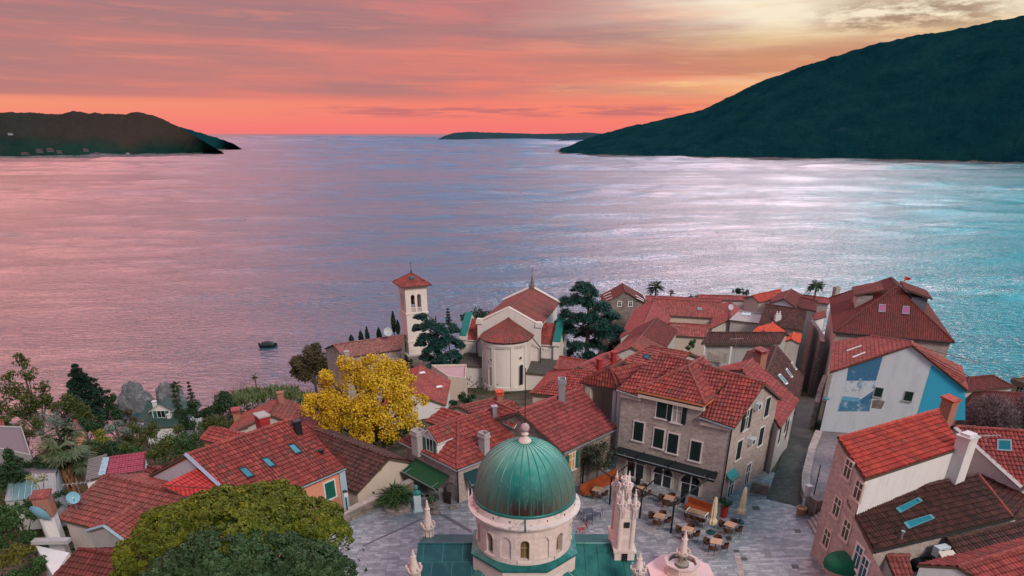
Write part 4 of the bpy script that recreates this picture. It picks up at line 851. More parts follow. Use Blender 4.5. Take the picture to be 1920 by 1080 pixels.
# transept arms
for s, wo in ((-1, 7.95), (1, 7.75)):
    k = MB(); x0, x1 = sorted((s * GW, s * wo)); cbox(k, x0, x1, 3.0, 9.4, ZB, -4.05); k.build('transept', PL_CH, CHU)
    k = MB(); slope(k, [CL(x0, 2.7, -4.0), CL(x1, 2.7, -4.0), CL(x1, 6.2, -1.3), CL(x0, 6.2, -1.3)], .25, .06); slope(k, [CL(x1, 9.7, -4.0), CL(x0, 9.7, -4.0), CL(x0, 6.2, -1.3), CL(x1, 6.2, -1.3)], .25, .06); k.build('transept_roof', [T_RED, PL_CH], CHU)
    k = MB(); xo = s * (wo + .3); g = [(2.5, ZB), (9.9, ZB), (9.9, -3.3), (6.2, -.5), (2.5, -3.3)]
    for xx in (s * (wo - .45), s * (wo + .5)): k.face([CL(xx, a_, z) for a_, z in g])
    for i in range(5): j = (i + 1) % 5; k.face([CL(s * (wo - .45), *g[i]), CL(s * (wo + .5), *g[i]), CL(s * (wo + .5), *g[j]), CL(s * (wo - .45), *g[j])])
    k.build('transept_gable', PL_CH, CHU)
    k = MB()
    for p, q in (((2.35, -3.32), (6.2, -.4)), ((10.05, -3.32), (6.2, -.4))):
        A_ = [CL(s * (wo - .6), *p), CL(s * (wo + .65), *p), CL(s * (wo + .65), *q), CL(s * (wo - .6), *q)]; up = V((0, 0, .14)); k.face([v + up for v in A_]); k.face(A_)
        for i in range(4): j = (i + 1) % 4; k.face([A_[i], A_[j], A_[j] + up, A_[i] + up])
    k.build('copper_coping', COPPER_L, CHU)
    k = MB(); cbox(k, s * wo - .62, s * wo + .62, 2.25, 3.1, -4.0, -3.35); k.build('kneeler', PL_CH, CHU)
    k = MB(); xm = s * (GW + .55 + (wo - GW - 1.0) / 2)
    for i in range(5): cbox(k, xm - .75 + i * .33, xm - .6 + i * .33, 2.92, 3.0, -5.15, -4.85)
    cbox(k, xm - .95, xm + .95, 2.9, 3.0, -4.85, -4.6); k.build('corbel_frieze', PL_CH, CHU)
    k = MB(); k.tube([CL(s * (GW + .45), 1.5, -4.2), CL(s * (GW + .45), 1.5, ZB)], .09, 6); k.tube([CL(s * (AR + .4), .6, ZE - .1), CL(s * (GW + .45), 1.5, -4.2)], .08, 6); k.build('downpipe', DARKMETAL, CHU)
k = MB(); k.v = []; cc = CL(8.28, 6.2, -3.6); k.face([cc + axx * .7 * cos(2 * pi * i / 16) + V((0, 0, .7 * sin(2 * pi * i / 16))) for i in range(16)]); k.build('round_window', DKG, CHU)
# sacristy annexes with grey roofs
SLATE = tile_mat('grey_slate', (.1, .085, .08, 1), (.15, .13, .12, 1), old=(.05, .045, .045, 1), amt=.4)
k = MB(); cbox(k, -7.7, -3.5, -.6, 2.6, ZB, -7.3); k.build('annex', PL_CH, CHU); k = MB(); cbox(k, 3.5, 9.2, -1.2, 2.6, ZB, -7.6); k.build('annex', PL_CH, CHU)
k = MB(); slope(k, [CL(-7.9, -.9, -7.3), CL(-3.4, -.9, -7.3), CL(-3.4, 2.7, -6.2), CL(-7.9, 2.7, -6.2)]); k.build('annex_roof', [SLATE, WOOD], CHU); k = MB(); slope(k, [CL(3.4, -1.5, -7.6), CL(9.4, -1.5, -7.6), CL(9.4, 2.7, -6.3), CL(3.4, 2.7, -6.3)]); k.build('annex_roof', [SLATE, WOOD], CHU)
# ---- bell tower
th = radians(25); ex, ey = V((cos(th), sin(th), 0)), V((-sin(th), cos(th), 0)); s_ = 4.0; zt = 2.6
N0 = V((-18.75, 121.6, 0))
TW = thing('bell_tower', (N0.x + (ex.x + ey.x) * 2, N0.y + (ex.y + ey.y) * 2, -14), 'tall square pale bell tower with arched openings and red pyramid roof by the sea', 'bell tower')
def TL(x, y, z): return N0 + ex * x + ey * y + V((0, 0, z))
def tbox(k, x0, x1, y0, y1, z0, z1, m=0):
    q = [TL(x, y, z) for z in (z0, z1) for x, y in ((x0, y0), (x1, y0), (x1, y1), (x0, y1))]
    for f in ((3, 2, 1, 0), (4, 5, 6, 7), (0, 1, 5, 4), (1, 2, 6, 5), (2, 3, 7, 6), (3, 0, 4, 7)): k.face([q[i] for i in f], m)
k = MB(); tbox(k, 0, s_, 0, s_, -9.5, -2.0); tbox(k, .02, .5, .02, .5, -2, zt); tbox(k, s_ - .5, s_ - .02, .02, .5, -2, zt); tbox(k, .02, .5, s_ - .5, s_ - .02, -2, zt); tbox(k, s_ - .5, s_ - .02, s_ - .5, s_ - .02, -2, zt)
k.build('shaft', PL_CH, TW)
k = MB(); tbox(k, -.35, s_ + .35, -.35, s_ + .35, -17, -9.5); k.build('plinth', S_PALE, TW)
for o_, a_, b_ in ((.12, -2.2, -1.95), (.12, -7.2, -6.95), (.45, -9.7, -9.4), (.15, zt - .3, zt + .02), (.3, zt + .02, zt + .22)): k = MB(); tbox(k, -o_, s_ + o_, -o_, s_ + o_, a_, b_); k.build('string_course', PL_CH, TW)
# belfry: on each face two arched openings cut between piers
def arch_wall(k, org, e, w, z0, z1, holes, t, nn, m=0):
    # wall strip with arched holes: columns of quads
    xs = sorted({0, w, *[h[0] - h[1] / 2 + h[1] * i / 8 for h in holes for i in range(9)]})
    for a, b in zip(xs, xs[1:]):
        mid = (a + b) / 2; hole = next((h for h in holes if abs(mid - h[0]) < h[1] / 2), None)
        for d in (0, t):
            o = org + nn * d
            if hole is None: k.face([o + e * a + V((0, 0, z0)), o + e * b + V((0, 0, z0)), o + e * b + V((0, 0, z1)), o + e * a + V((0, 0, z1))], m)
            else:
                x, w_, zb_, zs_ = hole; f = lambda q: zs_ + sqrt(max(0, (w_ / 2) ** 2 - (q - x) ** 2))
                if zb_ > z0: k.face([o + e * a + V((0, 0, z0)), o + e * b + V((0, 0, z0)), o + e * b + V((0, 0, zb_)), o + e * a + V((0, 0, zb_))], m)
                k.face([o + e * a + V((0, 0, f(a))), o + e * b + V((0, 0, f(b))), o + e * b + V((0, 0, z1)), o + e * a + V((0, 0, z1))], m)
        if hole is not None:
            x, w_, zb_, zs_ = hole; f = lambda q: zs_ + sqrt(max(0, (w_ / 2) ** 2 - (q - x) ** 2))
            k.face([org + e * a + V((0, 0, f(a))), org + e * b + V((0, 0, f(b))), org + e * b + nn * t + V((0, 0, f(b))), org + e * a + nn * t + V((0, 0, f(a)))], m)
            k.face([org + e * a + V((0, 0, zb_)), org + e * b + V((0, 0, zb_)), org + e * b + nn * t + V((0, 0, zb_)), org + e * a + nn * t + V((0, 0, zb_))], m)
    for h in holes:
        for q in (h[0] - h[1] / 2, h[0] + h[1] / 2): k.face([org + e * q + V((0, 0, h[2])), org + e * q + nn * t + V((0, 0, h[2])), org + e * q + nn * t + V((0, 0, h[3])), org + e * q + V((0, 0, h[3]))], m)
k = MB(); H2 = [(.95, .72, -1.85, .9), (2.1, .72, -1.85, .9)]; wl = s_ - .8
for o, e, nn in ((TL(.4, 0, 0), ex, ey), (TL(.4, s_, 0), ex, -ey), (TL(0, .4, 0), ey, ex), (TL(s_, .4, 0), ey, -ex)): arch_wall(k, o, e, wl, -1.95, zt, H2, .4, nn)
k.build('belfry', PL_CH, TW)
k = MB()
for o, e, nn in ((TL(.4, .15, 0), ex, ey), (TL(.15, .4, 0), ey, ex), (TL(s_ - .15, .4, 0), ey, -ex)):
    for h in H2:
        for d in (-.22, 0, .22): k.tube([o + e * (h[0] + d) + V((0, 0, -1.9)), o + e * (h[0] + d) + V((0, 0, -1.15))], .06, 5)
        k.tube([o + e * (h[0] - .36) + V((0, 0, -1.1)), o + e * (h[0] + .36) + V((0, 0, -1.1))], .07, 5)
k.build('balustrade', PL_CH, TW)
k = MB(); c = TL(s_ / 2, s_ / 2, 0); k.lathe([(0, 1.0), (.3, .95), (.45, .5), (.55, 0), (.75, -.35), (.7, -.4)], (c.x, c.y, -.3), 14); k.build('bell', plain('bronze', (.09, .06, .03, 1), .4, .8), TW, smooth=True)
k = MB(); o_ = .75; q = [TL(-o_, -o_, zt + .2), TL(s_ + o_, -o_, zt + .2), TL(s_ + o_, s_ + o_, zt + .2), TL(-o_, s_ + o_, zt + .2)]; ap = TL(s_ / 2, s_ / 2, ZAT(511.5, (TL(2, 2, 0).x, TL(2, 2, 0).y)))
for i in range(4): slope(k, [q[i], q[(i + 1) % 4], ap], .25, .05); ridge(k, q[i], ap, .1)
k.build('roof', [T_RED, WOOD], TW)
k = MB(); k.tube([ap - V((0, 0, .2)), ap + V((0, 0, .5))], [.18, .1], 6); k.tube([ap, ap + V((0, 0, 2.0))], .035, 5); k.box((ap.x, ap.y, ap.z + 1.6), (.5, .05, .05)); k.build('cross', DARKMETAL, TW)
k = MB(); pq = plane_hit(zA(288, 168), q[0], q[1], ap); k.box((pq.x, pq.y, pq.z + .1), (.7, .8, .35), th); k.build('roof_hatch', plain('teal_hatch', (.03, .16, .2, 1), .4), TW)
# ================================================================= right side of the picture
# ---- big hipped house by the sea
BH = gable('big stone house with dark red hipped roof, dormers and a red flag by the sea', zC(460, 236), zC(490, 490), zC(930, 85), zC(952, 152), 1.9, 35, T_BROWN2, S_GREY, 'hipped_house', 'house', hipA='px', hipB='px', over=.4, zbot=None)
gutter(BH, 'right', DARKMETAL)
for q in ([(826, 345), (880, 345), (880, 288), (832, 286)], [(1002, 358), (1058, 362), (1060, 302), (1010, 300)]):
    skylight(BH, [zC(*p) for p in q], 'right', frame=GREYMETAL, glass=plain('mauve_blind', (.36, .1, .22, 1), .5))
for side_, f_s, f_t in ((0, .56, .5), (1, .6, 1.42)):   # long shed dormers on the two big slopes
    a_, b_ = (BH.ps[0], BH.ps[1]) if side_ == 0 else (BH.ps[2], BH.ps[3]); e_ = (b_ - a_).normalized(); n_ = V((e_.y, -e_.x, 0))
    cpt = BH.W(BH.L * f_s, BH.w * f_t, 0); zc = BH.ze + (BH.zr - BH.ze) * (f_t if f_t < 1 else 2 - f_t); u_ = V((0, 0, 1)); rz_ = math.atan2(e_.y, e_.x)
    dk = MB(); dk.box((cpt.x, cpt.y, zc + .2), (5.6, 2.0, 2.0), rz_); DD = dk.build('dormer', S_PALE if side_ == 0 else plain('slate_cladding', (.12, .14, .17, 1), .6), BH.obj)
    dk = MB(); slope(dk, [cpt + e_ * -3.2 + n_ * 1.5 + u_ * (zc + 1.2), cpt + e_ * 3.2 + n_ * 1.5 + u_ * (zc + 1.2), cpt + e_ * 3.2 - n_ * 2.2 + u_ * (zc + 2.3), cpt + e_ * -3.2 - n_ * 2.2 + u_ * (zc + 2.3)]); dk.build('dormer_roof', [T_BROWN2, WOOD], DD)
chimney(BH, zC(505, 215), 0, (.9, .7), PL_GREY, 'open', .4, 'near', 1.0)
fl = BH.rb + V((2.6, 3.0, -2.2)); k = MB(); k.tube([fl, fl + V((0, 0, 3.2))], .05, 5); k.build('flagpole', GREYMETAL, BH.obj)
k = MB(); rows = [[fl + V((.05 + .75 * t, .2 * sin(4 * t), 3.15 - .25 * t - (.75 - .5 * t) * s)) for s in (0, .5, 1)] for t in (0, .25, .5, .75, 1)]; k.grid(rows); k.build('flag', plain('red_cloth', (.6, .03, .03, 1), .8), BH.obj)
# ---- mural house
MU0, MU1, MUA = V((33.5, 68.7, 0)), V((43.9, 63.3, 0)), V((39.2, 65.75, 0)); eM = (MU1 - MU0).normalized(); nM = V((eM.y, -eM.x, 0)); MZ = -3.2
MU = thing('mural_house', (38.5, 68, MZ), 'white house end wall with faded blue mural panels and a bright blue side', 'house')
bk = -nM
k = MB(); f = [MU0 + V((0, 0, MZ)), MU1 + V((0, 0, MZ)), MU1 + V((0, 0, 4.4)), MUA + V((0, 0, 7.95)), MU0 + V((0, 0, 4.4))]; k.face(f)
L3, R3 = MU0 + bk * 8, MU1 + bk * 7.6
k.face([L3 + V((0, 0, MZ - 3)), MU0 + V((0, 0, MZ - 3)), MU0 + V((0, 0, 4.3)), L3 + V((0, 0, 4.0))]); k.face([MU1 + V((0, 0, MZ - 3)), R3 + V((0, 0, MZ - 3)), R3 + V((0, 0, 3.3)), MU1 + V((0, 0, 4.3))]); k.face([R3 + V((0, 0, MZ - 3)), L3 + V((0, 0, MZ - 3)), L3 + V((0, 0, 3.2)), R3 + V((0, 0, 3.2))])
PL_MU = plaster_mat('mural_wall_plaster', (.62, .66, .72, 1), stain=(.3, .27, .27, 1), amt=.35, fine=.18)
k.build('wall', PL_MU, MU)
AP = MUA + V((0, 0, 8.1)); APB = P(zC(775, 523), 7.6); EL0, EL1 = MU0 + nM * .25 - eM * .3 + V((0, 0, 4.35)), P(zC(488, 563), 4.4); ER0, ER1 = MU1 + nM * .25 + eM * .35 + V((0, 0, 4.4)), P(zC(1452, 752), 4.4)
k = MB(); slope(k, [EL0, AP + nM * .25, APB, EL1]) if False else None
def tri2(k, a, b, c, d): slope(k, [a, b, c]); slope(k, [a, c, d])
BR_ = V((R3.x, R3.y, 3.4)); BL_ = V((L3.x, L3.y, 3.4)) + bk * 5
KP = AP + bk * 1.0; APB = plane_hit(zC(775, 523), EL0, EL1, AP)
slope(k, [EL1, EL0, AP + nM * .25, KP, APB]); slope(k, [ER0, ER1, KP, AP + nM * .25]); k.face([ER1, BR_, APB, KP]); k.face([BR_, BL_, APB]); k.face([BL_, EL1, APB])
ridge(k, KP, APB, m=2); ridge(k, AP + nM * .25, KP, m=2); ridge(k, ER0, AP + nM * .25, .1, 2); ridge(k, EL0, AP + nM * .25, .1, 2)
k.build('roof', [T_MOTT, WOOD, T_OLD], MU)
def panel(parent, name, pts, m, d=.012, wall=None):
    a, b = wall or (MU0, MU1); nn = V(((b - a).normalized().y, -(b - a).normalized().x, 0)); k = MB(); k.face([onwall(p, a, b) + nn * d for p in pts]); return k.build(name, m, parent)
def flaky(name, c, base, lo=.45, hi=.55, scale=1.2):
    m, n, b = newmat(name); p = n('NewGeometry').outputs['Position']
    col = n.mix(n.ramp(n.noise(p, scale, 7, .75), [(lo, 0.0), (hi, 1.0)]), c, base); col = n.mix(n.m('MULTIPLY', n.noise(p, 5, 4), .25), col, base)
    n.put(b.inputs['Base Color'], col); b.inputs['Roughness'].default_value = .85; return m
PB, PBD, PBB = flaky('faded_blue_paint', (.02, .17, .32, 1), (.45, .6, .7, 1), .5, .62), flaky('dark_blue_paint', (.01, .13, .28, 1), (.36, .52, .64, 1), .57, .67, 1.1), flaky('bright_blue_paint', (.03, .38, .6, 1), (.12, .46, .62, 1), .6, .85, .5)
panel(MU, 'mural_panel', [zC(588, 855), zC(810, 855), zC(862, 672), zC(606, 742)], PBD)
panel(MU, 'mural_panel', [zC(570, 945), zC(800, 910), zC(808, 858), zC(588, 858)], flaky('peeling_blue_paint', (.03, .2, .36, 1), (.6, .66, .72, 1), .38, .5, 1.4))
panel(MU, 'mural_panel', [zC(522, 1085), zC(762, 1085), zC(768, 1020), zC(545, 1000)], PB); panel(MU, 'mural_panel', [zC(548, 1000), zC(690, 1012), zC(690, 985), zC(560, 970)], flaky('light_blue_paint', (.08, .38, .55, 1), (.4, .55, .65, 1), .5, .7), .02); panel(MU, 'mural_panel', [zC(690, 1020), zC(770, 1035), zC(790, 930), zC(690, 1000)], PBD, .016)
panel(MU, 'blue_wall_band', [zC(1105, 1150), zC(1480, 1150), zC(1478, 912), zC(1228, 735)], PBB)
for q in (zC(829, 942), zC(1054, 972)): window(MU, (MU0, MU1), q, .72, .95, frame=PL_GREY, fw=.05, sash=False, pane=plain('dark_green_pane', (.01, .03, .025, 1), .4))
panel(MU, 'bare_stone_patch', [zC(775, 1060), zC(850, 1068), zC(878, 1010), zC(845, 1000), zC(785, 1002)], S_OLD, .015)
k = MB()
for (a_, b_, c_, d_) in ((590, 640, 700, 602), (632, 690, 728, 652)):
    q0, q1 = plane_hit(zC(a_, b_), EL0, EL1, AP), plane_hit(zC(c_, d_), EL0, EL1, AP); k.tube([q0 + V((0, 0, .12)), q1 + V((0, 0, .12))], .12, 4)
k.build('roof_strip', WHITEWOOD, MU)
# ---- houses behind it at the far right
r = G('dark red hipped roof low behind the bare tree at the right', zC(1480, 935), zC(1845, 905), zC(1560, 850), zC(1640, 800), -2.0, 22, T_BROWN2, PL_OLD, hipA='px', hipB='px', over=.3)
r = G('yellow house with red roof at the right edge by the sea', zC(1830, 990), zC(2050, 1010), zC(1822, 836), zC(2080, 800), -1.0, 20, T_PINK, PL_YELLOW, over=.1) if False else None
r = G('low dark red roof half hidden behind the wide bare tree at the right', zC(1500, 1030), zC(2000, 1060), zC(1550, 935), zC(2000, 950), -3.2, 22, T_BROWN2, PL_OLD, over=.2)
r = parabox('yellow house with red roof at the right edge by the sea', 'yellow_house', [zC(1838, 880), zC(2060, 910), zC(2080, 840), zC(1900, 825)], -20, -3.5, PL_YELLOW, T_PINK, par=.05)
ya, yb = P(zC(1838, 880), -3.5), P(zC(2060, 910), -3.5); k = MB(); c = (ya + yb) / 2; slope(k, [ya + V((-.6, -.6, .1)), yb + V((0, -.8, .1)), P(zC(2080, 835), -2.4), P(zC(1832, 832), -2.4)]); k.build('roof', [T_PINK, WOOD], r)
window(r, (ya, yb), zC(1880, 935), .8, 1.2, frame=PL_OLD)
# ---- stone house in the right foreground
RU = gable('', zD(615, 470), zD(1225, 270), zD(480, 225), zD(1040, 20), 7.8, 16, T_NEW, S_GREY, 'corner_house', 'house', far=0, over=.02, base=-.1, parent=(RH := thing('corner_house', (24, 37, -.1), 'tall stone corner house with bright red upper roof and dark brown lower roof', 'house')), per=.24, dep=.08)
RL = gable('', zD(672, 922), zD(1545, 712), zD(545, 635), zD(1282, 418), 4.3, 21.5, T_BROWN, S_GREY, far=0, over=.02, base=-.1, parent=RH, per=.22, dep=.08, partname='lower_roof', wallname='lower_wall')
FA, FB = V((21.22, 41.0, 0)), V((21.56, 33.0, 0))
fx = lambda y: 21.23 + .0425 * (41 - y)
k = MB(); k.face([V((fx(y), y, z)) for y, z in ((40.95, -.2), (30.5, -.2), (30.5, 2.9), (34.4, 4.15), (37.0, 5.1), (37.0, 7.65), (40.95, 8.6))]); k.build('facade', S_GREY, RH)
for q, h_ in (((508, 405), 1.15), ((572, 540), 1.15), ((437, 645), 1.25), ((495, 790), 1.25), ((372, 842), 1.2)): window(RH, (FA, FB), zD(*q), .85, h_, frame=PL_CREAM, pane=plain('drab_shutter', (.07, .065, .03, 1), .6), fw=.09)
window(RH, (FA, FB), zD(570, 960), .8, 1.5, frame=PL_WHITE, pane=plain('teal_shutter', (.01, .1, .12, 1), .5)); window(RH, (FA, FB), zD(605, 1040), .8, 1.6, frame=PL_WHITE, pane=plain('teal_shutter', (.01, .1, .12, 1), .5))
# round green canopy over the entrance
cn = onwall(zD(470, 890), FA, FB); k = MB(); rows = []
for i in range(9):
    t = i / 8; rr = 1.15 * sin(t * pi / 2) ** .9 if t else .02; zz = .55 * cos(t * pi / 2); rows.append([V((21.4 - rr * sin(pi * j / 8) * 1.25, cn.y - 1.0 + rr * cos(pi * j / 8) * .95, cn.z - .6 + zz)) for j in range(9)])
rows.append([p - V((0, 0, .35)) for p in rows[-1]]); k.grid(rows); k.build('canopy', plain('green_canopy_cloth', (.005, .12, .06, 1), .7), RH)
k = MB(); wz0, wz1 = RL.zr + .05, RU.ze - .1
rz_ = math.atan2(RU.near[1].y - RU.near[0].y, RU.near[1].x - RU.near[0].x); cx_, cy_ = RU.ps[1].x - .15, RU.ps[1].y - .45
k = MB(); k.box((cx_, cy_, 6.3), (1.0, .85, 5.0), rz_); CHM = k.build('chimney', PL_WHITE, RH); k = MB(); k.box((cx_, cy_, 8.86), (1.15, 1.0, .12), rz_); k.box((cx_, cy_, 9.0), (.8, .65, .16), rz_); k.build('chimney_cap', PL_WHITE, CHM)
ww = MB(); a_, b_ = RU.near; e_ = (b_ - a_).normalized(); n_ = V((e_.y, -e_.x, 0)); ww.face([V((p.x, p.y, z)) + n_ * .02 for p, z in ((a_, 4.5), (b_ + e_ * .3, 4.5), (b_ + e_ * .3, 7.7), (a_, 7.7))]); ww.build('white_side_wall', PL_WHITE, RH)
CYG = SKYGLASS
for q in ([(800, 660), (828, 690), (972, 612), (945, 590)], [(850, 750), (880, 790), (1050, 722), (1022, 698)]): skylight(RL, [zD(*p) for p in q], frame=plain('blue_grey_metal', (.1, .25, .32, 1), .4))
k = MB(); c, n_ = roofpt(RL, zD(840, 850)); k.tube([c, c + V((0, 0, .55))], .06, 6); k.tube([c + V((0, 0, .5)), c + V((0, 0, .62))], .12, 6); k.build('vent_pipe', GREYMETAL, RH)
gutter(RL, 'near', DARKMETAL); tube_on(RH, 'downpipe', [V((21.45, 40.62, 8.5)), V((21.42, 40.7, 0))], .06)
ridge(k := MB(), RL.ps[1], RL.rb, .14); k.build('ridge_tiles', T_RED, RH)
# dark brown valley roof, red roof with roof window at the right edge
RE = G('red roofed house with a square roof window and white barge at the right edge', zD(1605, 515), zD(2150, 560), zD(1195, 146), zD(1750, 165), 5.0, 26, T_RED, PL_WHITE, over=.3, dep=.08)
VR = thing('valley_roof_house', (33, 39, 0), 'dark brown roof falling into the valley between corner house and right edge', 'house')
v1, v2 = onwall(zD(1330, 430), *RE.left[::-1]), onwall(zD(1640, 575), *RE.left[::-1]); v0, v3 = RL.rb + V((.05, 0, .02)), RL.ps[1] + V((.05, 0, .02)); v4 = P(zD(1760, 770), 3.4)
k = MB(); tri2(k, v3, v2, v1, v0); slope(k, [v3, v4, v2]); k.build('roof', [T_BROWN, WOOD], VR); k = MB(); wallq(k, V((v3.x, v3.y + .3, 0)), V((v4.x, v4.y + .3, 0)), 0, 3.2); k.build('wall', PL_OLD, VR)
skylight(RE, [zD(1443, 292), zD(1538, 298), zD(1535, 225), zD(1445, 222)], frame=GREYMETAL)
k = MB(); k.tube([RE.ps[0] + V((0, 0, -.05)), RE.ra + V((0, 0, -.05))], .16, 4); k.build('barge_board', PL_WHITE, RE.obj)
c = P((1774, 778), 8.0); k = MB(); k.box((c.x, c.y, 7.9), (.85, .85, 2.6), .5); CB_ = k.build('chimney', BRICK, RE.obj); k = MB(); k.box((c.x, c.y, 9.28), (1.05, 1.05, .14), .5, tilt=.15); k.build('chimney_cap', T_NEW, CB_)
# rooftop yard below, lower right corner
r = G('low dark brown roof beside the small roof yard at the bottom right', zD(1245, 1010), zD(1760, 880), zD(1148, 860), zD(1650, 715), 3.4, 22, T_BROWN, PL_WHITE, over=.1, far=0)
r = G('big red roof cut by the bottom right corner', zD(1420, 1160), zD(1900, 1010), zD(1235, 1045), zD(1760, 830), 3.6, 22, T_RED, PL_WHITE, over=.1)
r = G('tiny red lean roof at the edge of the small roof yard', zD(800, 1085), zD(915, 1085), zD(755, 965), zD(880, 940), 3.0, 30, T_OLD, PL_OLD, over=.02, far=0)
yd = [P(zD(*q), 2.2) for q in ((820, 1000), (1200, 860), (1300, 1090), (960, 1130))]
o = thing('roof_yard', tuple((yd[0] + yd[2]) / 2 - V((0, 0, 2.2))), 'small white-walled roof yard behind the dark brown roof at the bottom right', 'yard'); k = MB(); k.prism([(p.x, p.y) for p in (yd[3], yd[2], yd[1], yd[0])], 0, 2.2); k.build('floor', PL_GREY, o)
k = MB(); k.box(tuple((yd[0] + yd[1]) / 2 + V((0, .3, 1.0))), ((yd[1] - yd[0]).length, .12, 2.0), math.atan2(yd[1].y - yd[0].y, yd[1].x - yd[0].x)); k.build('yard_wall', PL_WHITE, o)
def drum(px, z, r_, h_, label, name, cat, m, grp=None):
    c = P(zD(*px), z); k = MB(); k.lathe([(0, 0), (r_ * .85, 0), (r_, h_ * .5), (r_ * 1.02, h_ * .9), (r_ * .9, h_), (0, h_ * 1.04)], (c.x, c.y, z), 14); return tag(k.build(name, m, None, smooth=True), label, cat, grp)
BLK = plain('black_plastic', (.012, .012, .014, 1), .35)
drum((925, 1035), 2.2, .38, .75, 'left black round water barrel in the small roof yard', 'water_barrel', 'barrel', BLK, 'black barrels in the roof yard'); drum((1000, 1040), 2.2, .4, .75, 'right black round water barrel in the small roof yard', 'water_barrel', 'barrel', BLK, 'black barrels in the roof yard')
c = P(zD(1095, 920), 3.6); k = MB(); k.box(tuple(c), (.9, .45, .65), .3); o = k.build('air_conditioner', plain('ac_white', (.5, .55, .58, 1), .5)); tag(o, 'air conditioning unit on the white wall of the small roof yard', 'air conditioner')
k = MB(); k.lathe([(.24, 0), (.2, .02), (0, .02)], (0, 0, 0), 12); k.v = [(c.x - .1 + v[0], c.y - .26 - v[2], c.z + v[1]) for v in k.v]; k.build('fan_grille', DARKMETAL, o)
q = [P(zD(1078, 925), 3.9), P(zD(1160, 1055), 3.2), P(zD(1245, 1010), 3.2), P(zD(1170, 915), 3.9)]; k = MB(); k.slab([q[0], q[1], q[2], q[3]][::-1], .05); tag(k.build('awning', plain('cream_cloth', (.6, .52, .45, 1), .8)), 'cream awning over the small roof yard at the bottom right', 'awning')
# ---- lane walls: between lane and the empty lot in front of the mural house
def wall_run(label, pts, zb, h_, t, m, name='garden_wall', cat='wall', capm=None):
    q = [P(p, z) for p, z in pts]; c = q[len(q) // 2]; o = thing(name, (c.x, c.y, min(p.z for p in q) - h_), label, cat); k = MB(); kc = MB()
    for a, b in zip(q, q[1:]):
        d = V((b.x - a.x, b.y - a.y, 0)); s = V((-d.y, d.x, 0)).normalized() * t / 2
        P4 = [a + s, a - s, b - s, b + s]; k.prism([(p.x, p.y) for p in (P4[0], P4[1], P4[2], P4[3])], [min(a.z, b.z) - h_] * 4, [a.z, a.z, b.z, b.z])
        if capm: s2 = s * 1.3; kc.prism([(p.x, p.y) for p in (a + s2, a - s2, b - s2, b + s2)], [a.z + .004, a.z + .004, b.z + .004, b.z + .004], [a.z + .1, a.z + .1, b.z + .1, b.z + .1])
    k.build('wall', m, o)
    if capm: kc.build('coping', capm, o)
    return o
Lf, Rt = [zD(328, 150), zD(300, 220), zD(275, 300), zD(250, 420), zD(248, 520), zD(275, 610), zD(330, 720)], [zD(640, 190), zD(600, 235), zD(560, 320), zD(520, 430), zD(480, 540), zD(450, 640), zD(420, 740)]
k = MB(); k.grid([[PG(a_, .1).lerp(PG(b_, .1), t / 6) for t in range(7)] for a_, b_ in zip(Lf, Rt)]); tag(k.build('empty_lot', plaster_mat('worn_concrete', (.25, .215, .225, 1), stain=(.07, .055, .055, 1), amt=.8, fine=.7)), kind='structure')
wall_run('low grey stone wall between the dark lane and the empty lot', [(zD(322, 165), -.2), (zD(280, 270), .1), (zD(240, 440), .6), (zD(238, 520), .8), (zD(262, 590), .9)], 0, 2.5, .5, S_GREY, capm=S_PALE)
c = P(zD(275, 690), 0)
k = MB(); k.box((c.x + .5, c.y + .1, .75), (1.6, .9, 1.5), .4); tag(k.build('stone_pier', S_OLD), 'rough stone pier at the mouth of the lane', 'pier')
c = P(zD(205, 690), 0); k = MB(); k.lathe([(.0, 0), (.3, 0), (.36, .45), (.42, .5), (.42, .62), (.3, .62), (.3, .55), (0, .55)], (c.x, c.y, 0), 12); tag(k.build('planter', plain('terracotta', (.36, .2, .11, 1), .8), smooth=False), 'round ochre pot standing at the mouth of the lane', 'planter')
c = P(zD(232, 640), 0); k = MB(); k.box((c.x, c.y, .9), (.35, .35, 1.8), .3); k.box((c.x, c.y, 1.85), (.45, .45, .1), .3); tag(k.build('gate_post', PL_WHITE), 'white gate post at the mouth of the lane', 'post')
wall_run('low stone parapet at the corner of the tall stone house', [(zE(1180, 485), .9), (zE(1293, 502), .9)], 0, 1.2, .4, S_OLD)
# the paved lane running down between the houses
LNp = [(zE(1270, 600), zE(1500, 650)), (zN(720, 1040), zN(965, 1040)), (zN(770, 860), zN(990, 860)), (zN(820, 740), zN(1000, 740)), (zN(850, 640), zN(1010, 640)), (zN(880, 530), zN(1015, 530)), (zN(940, 430), zN(1015, 430)), (zN(950, 330), zN(1015, 330))]
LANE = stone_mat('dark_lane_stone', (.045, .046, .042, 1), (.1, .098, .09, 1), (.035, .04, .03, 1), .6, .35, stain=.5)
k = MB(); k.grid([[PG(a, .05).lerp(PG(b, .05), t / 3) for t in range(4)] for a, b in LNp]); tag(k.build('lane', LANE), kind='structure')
# steps beside the corner house
k = MB()
for i in range(5):
    a_, b_ = P(zD(265 + i * 19, 735 - i * 3), .0), P(zD(340 + i * 10, 868 - i * 22), .0); d = b_ - a_; c = (a_ + b_) / 2; k.box((c.x, c.y, .09 + i * .09), (d.length, .45, .18 + i * .18), math.atan2(d.y, d.x))
tag(k.build('stone_steps', S_PALE), 'short flight of stone steps beside the tall corner house', 'steps')
# left stone wall of the lane below the mural house
wall_run('tall rough stone wall along the right side of the lane', [(zN(1120, 310), 1.2), (zN(1075, 420), 1.0), (zN(1040, 560), .6)], 0, 7, .5, S_OLD)
wall_run('high old house wall at the far end of the lane', [(zC(330, 400), -2.0), (zC(400, 500), -1.0), (zC(410, 560), -.8)], 0, 10, .6, S_OLD)
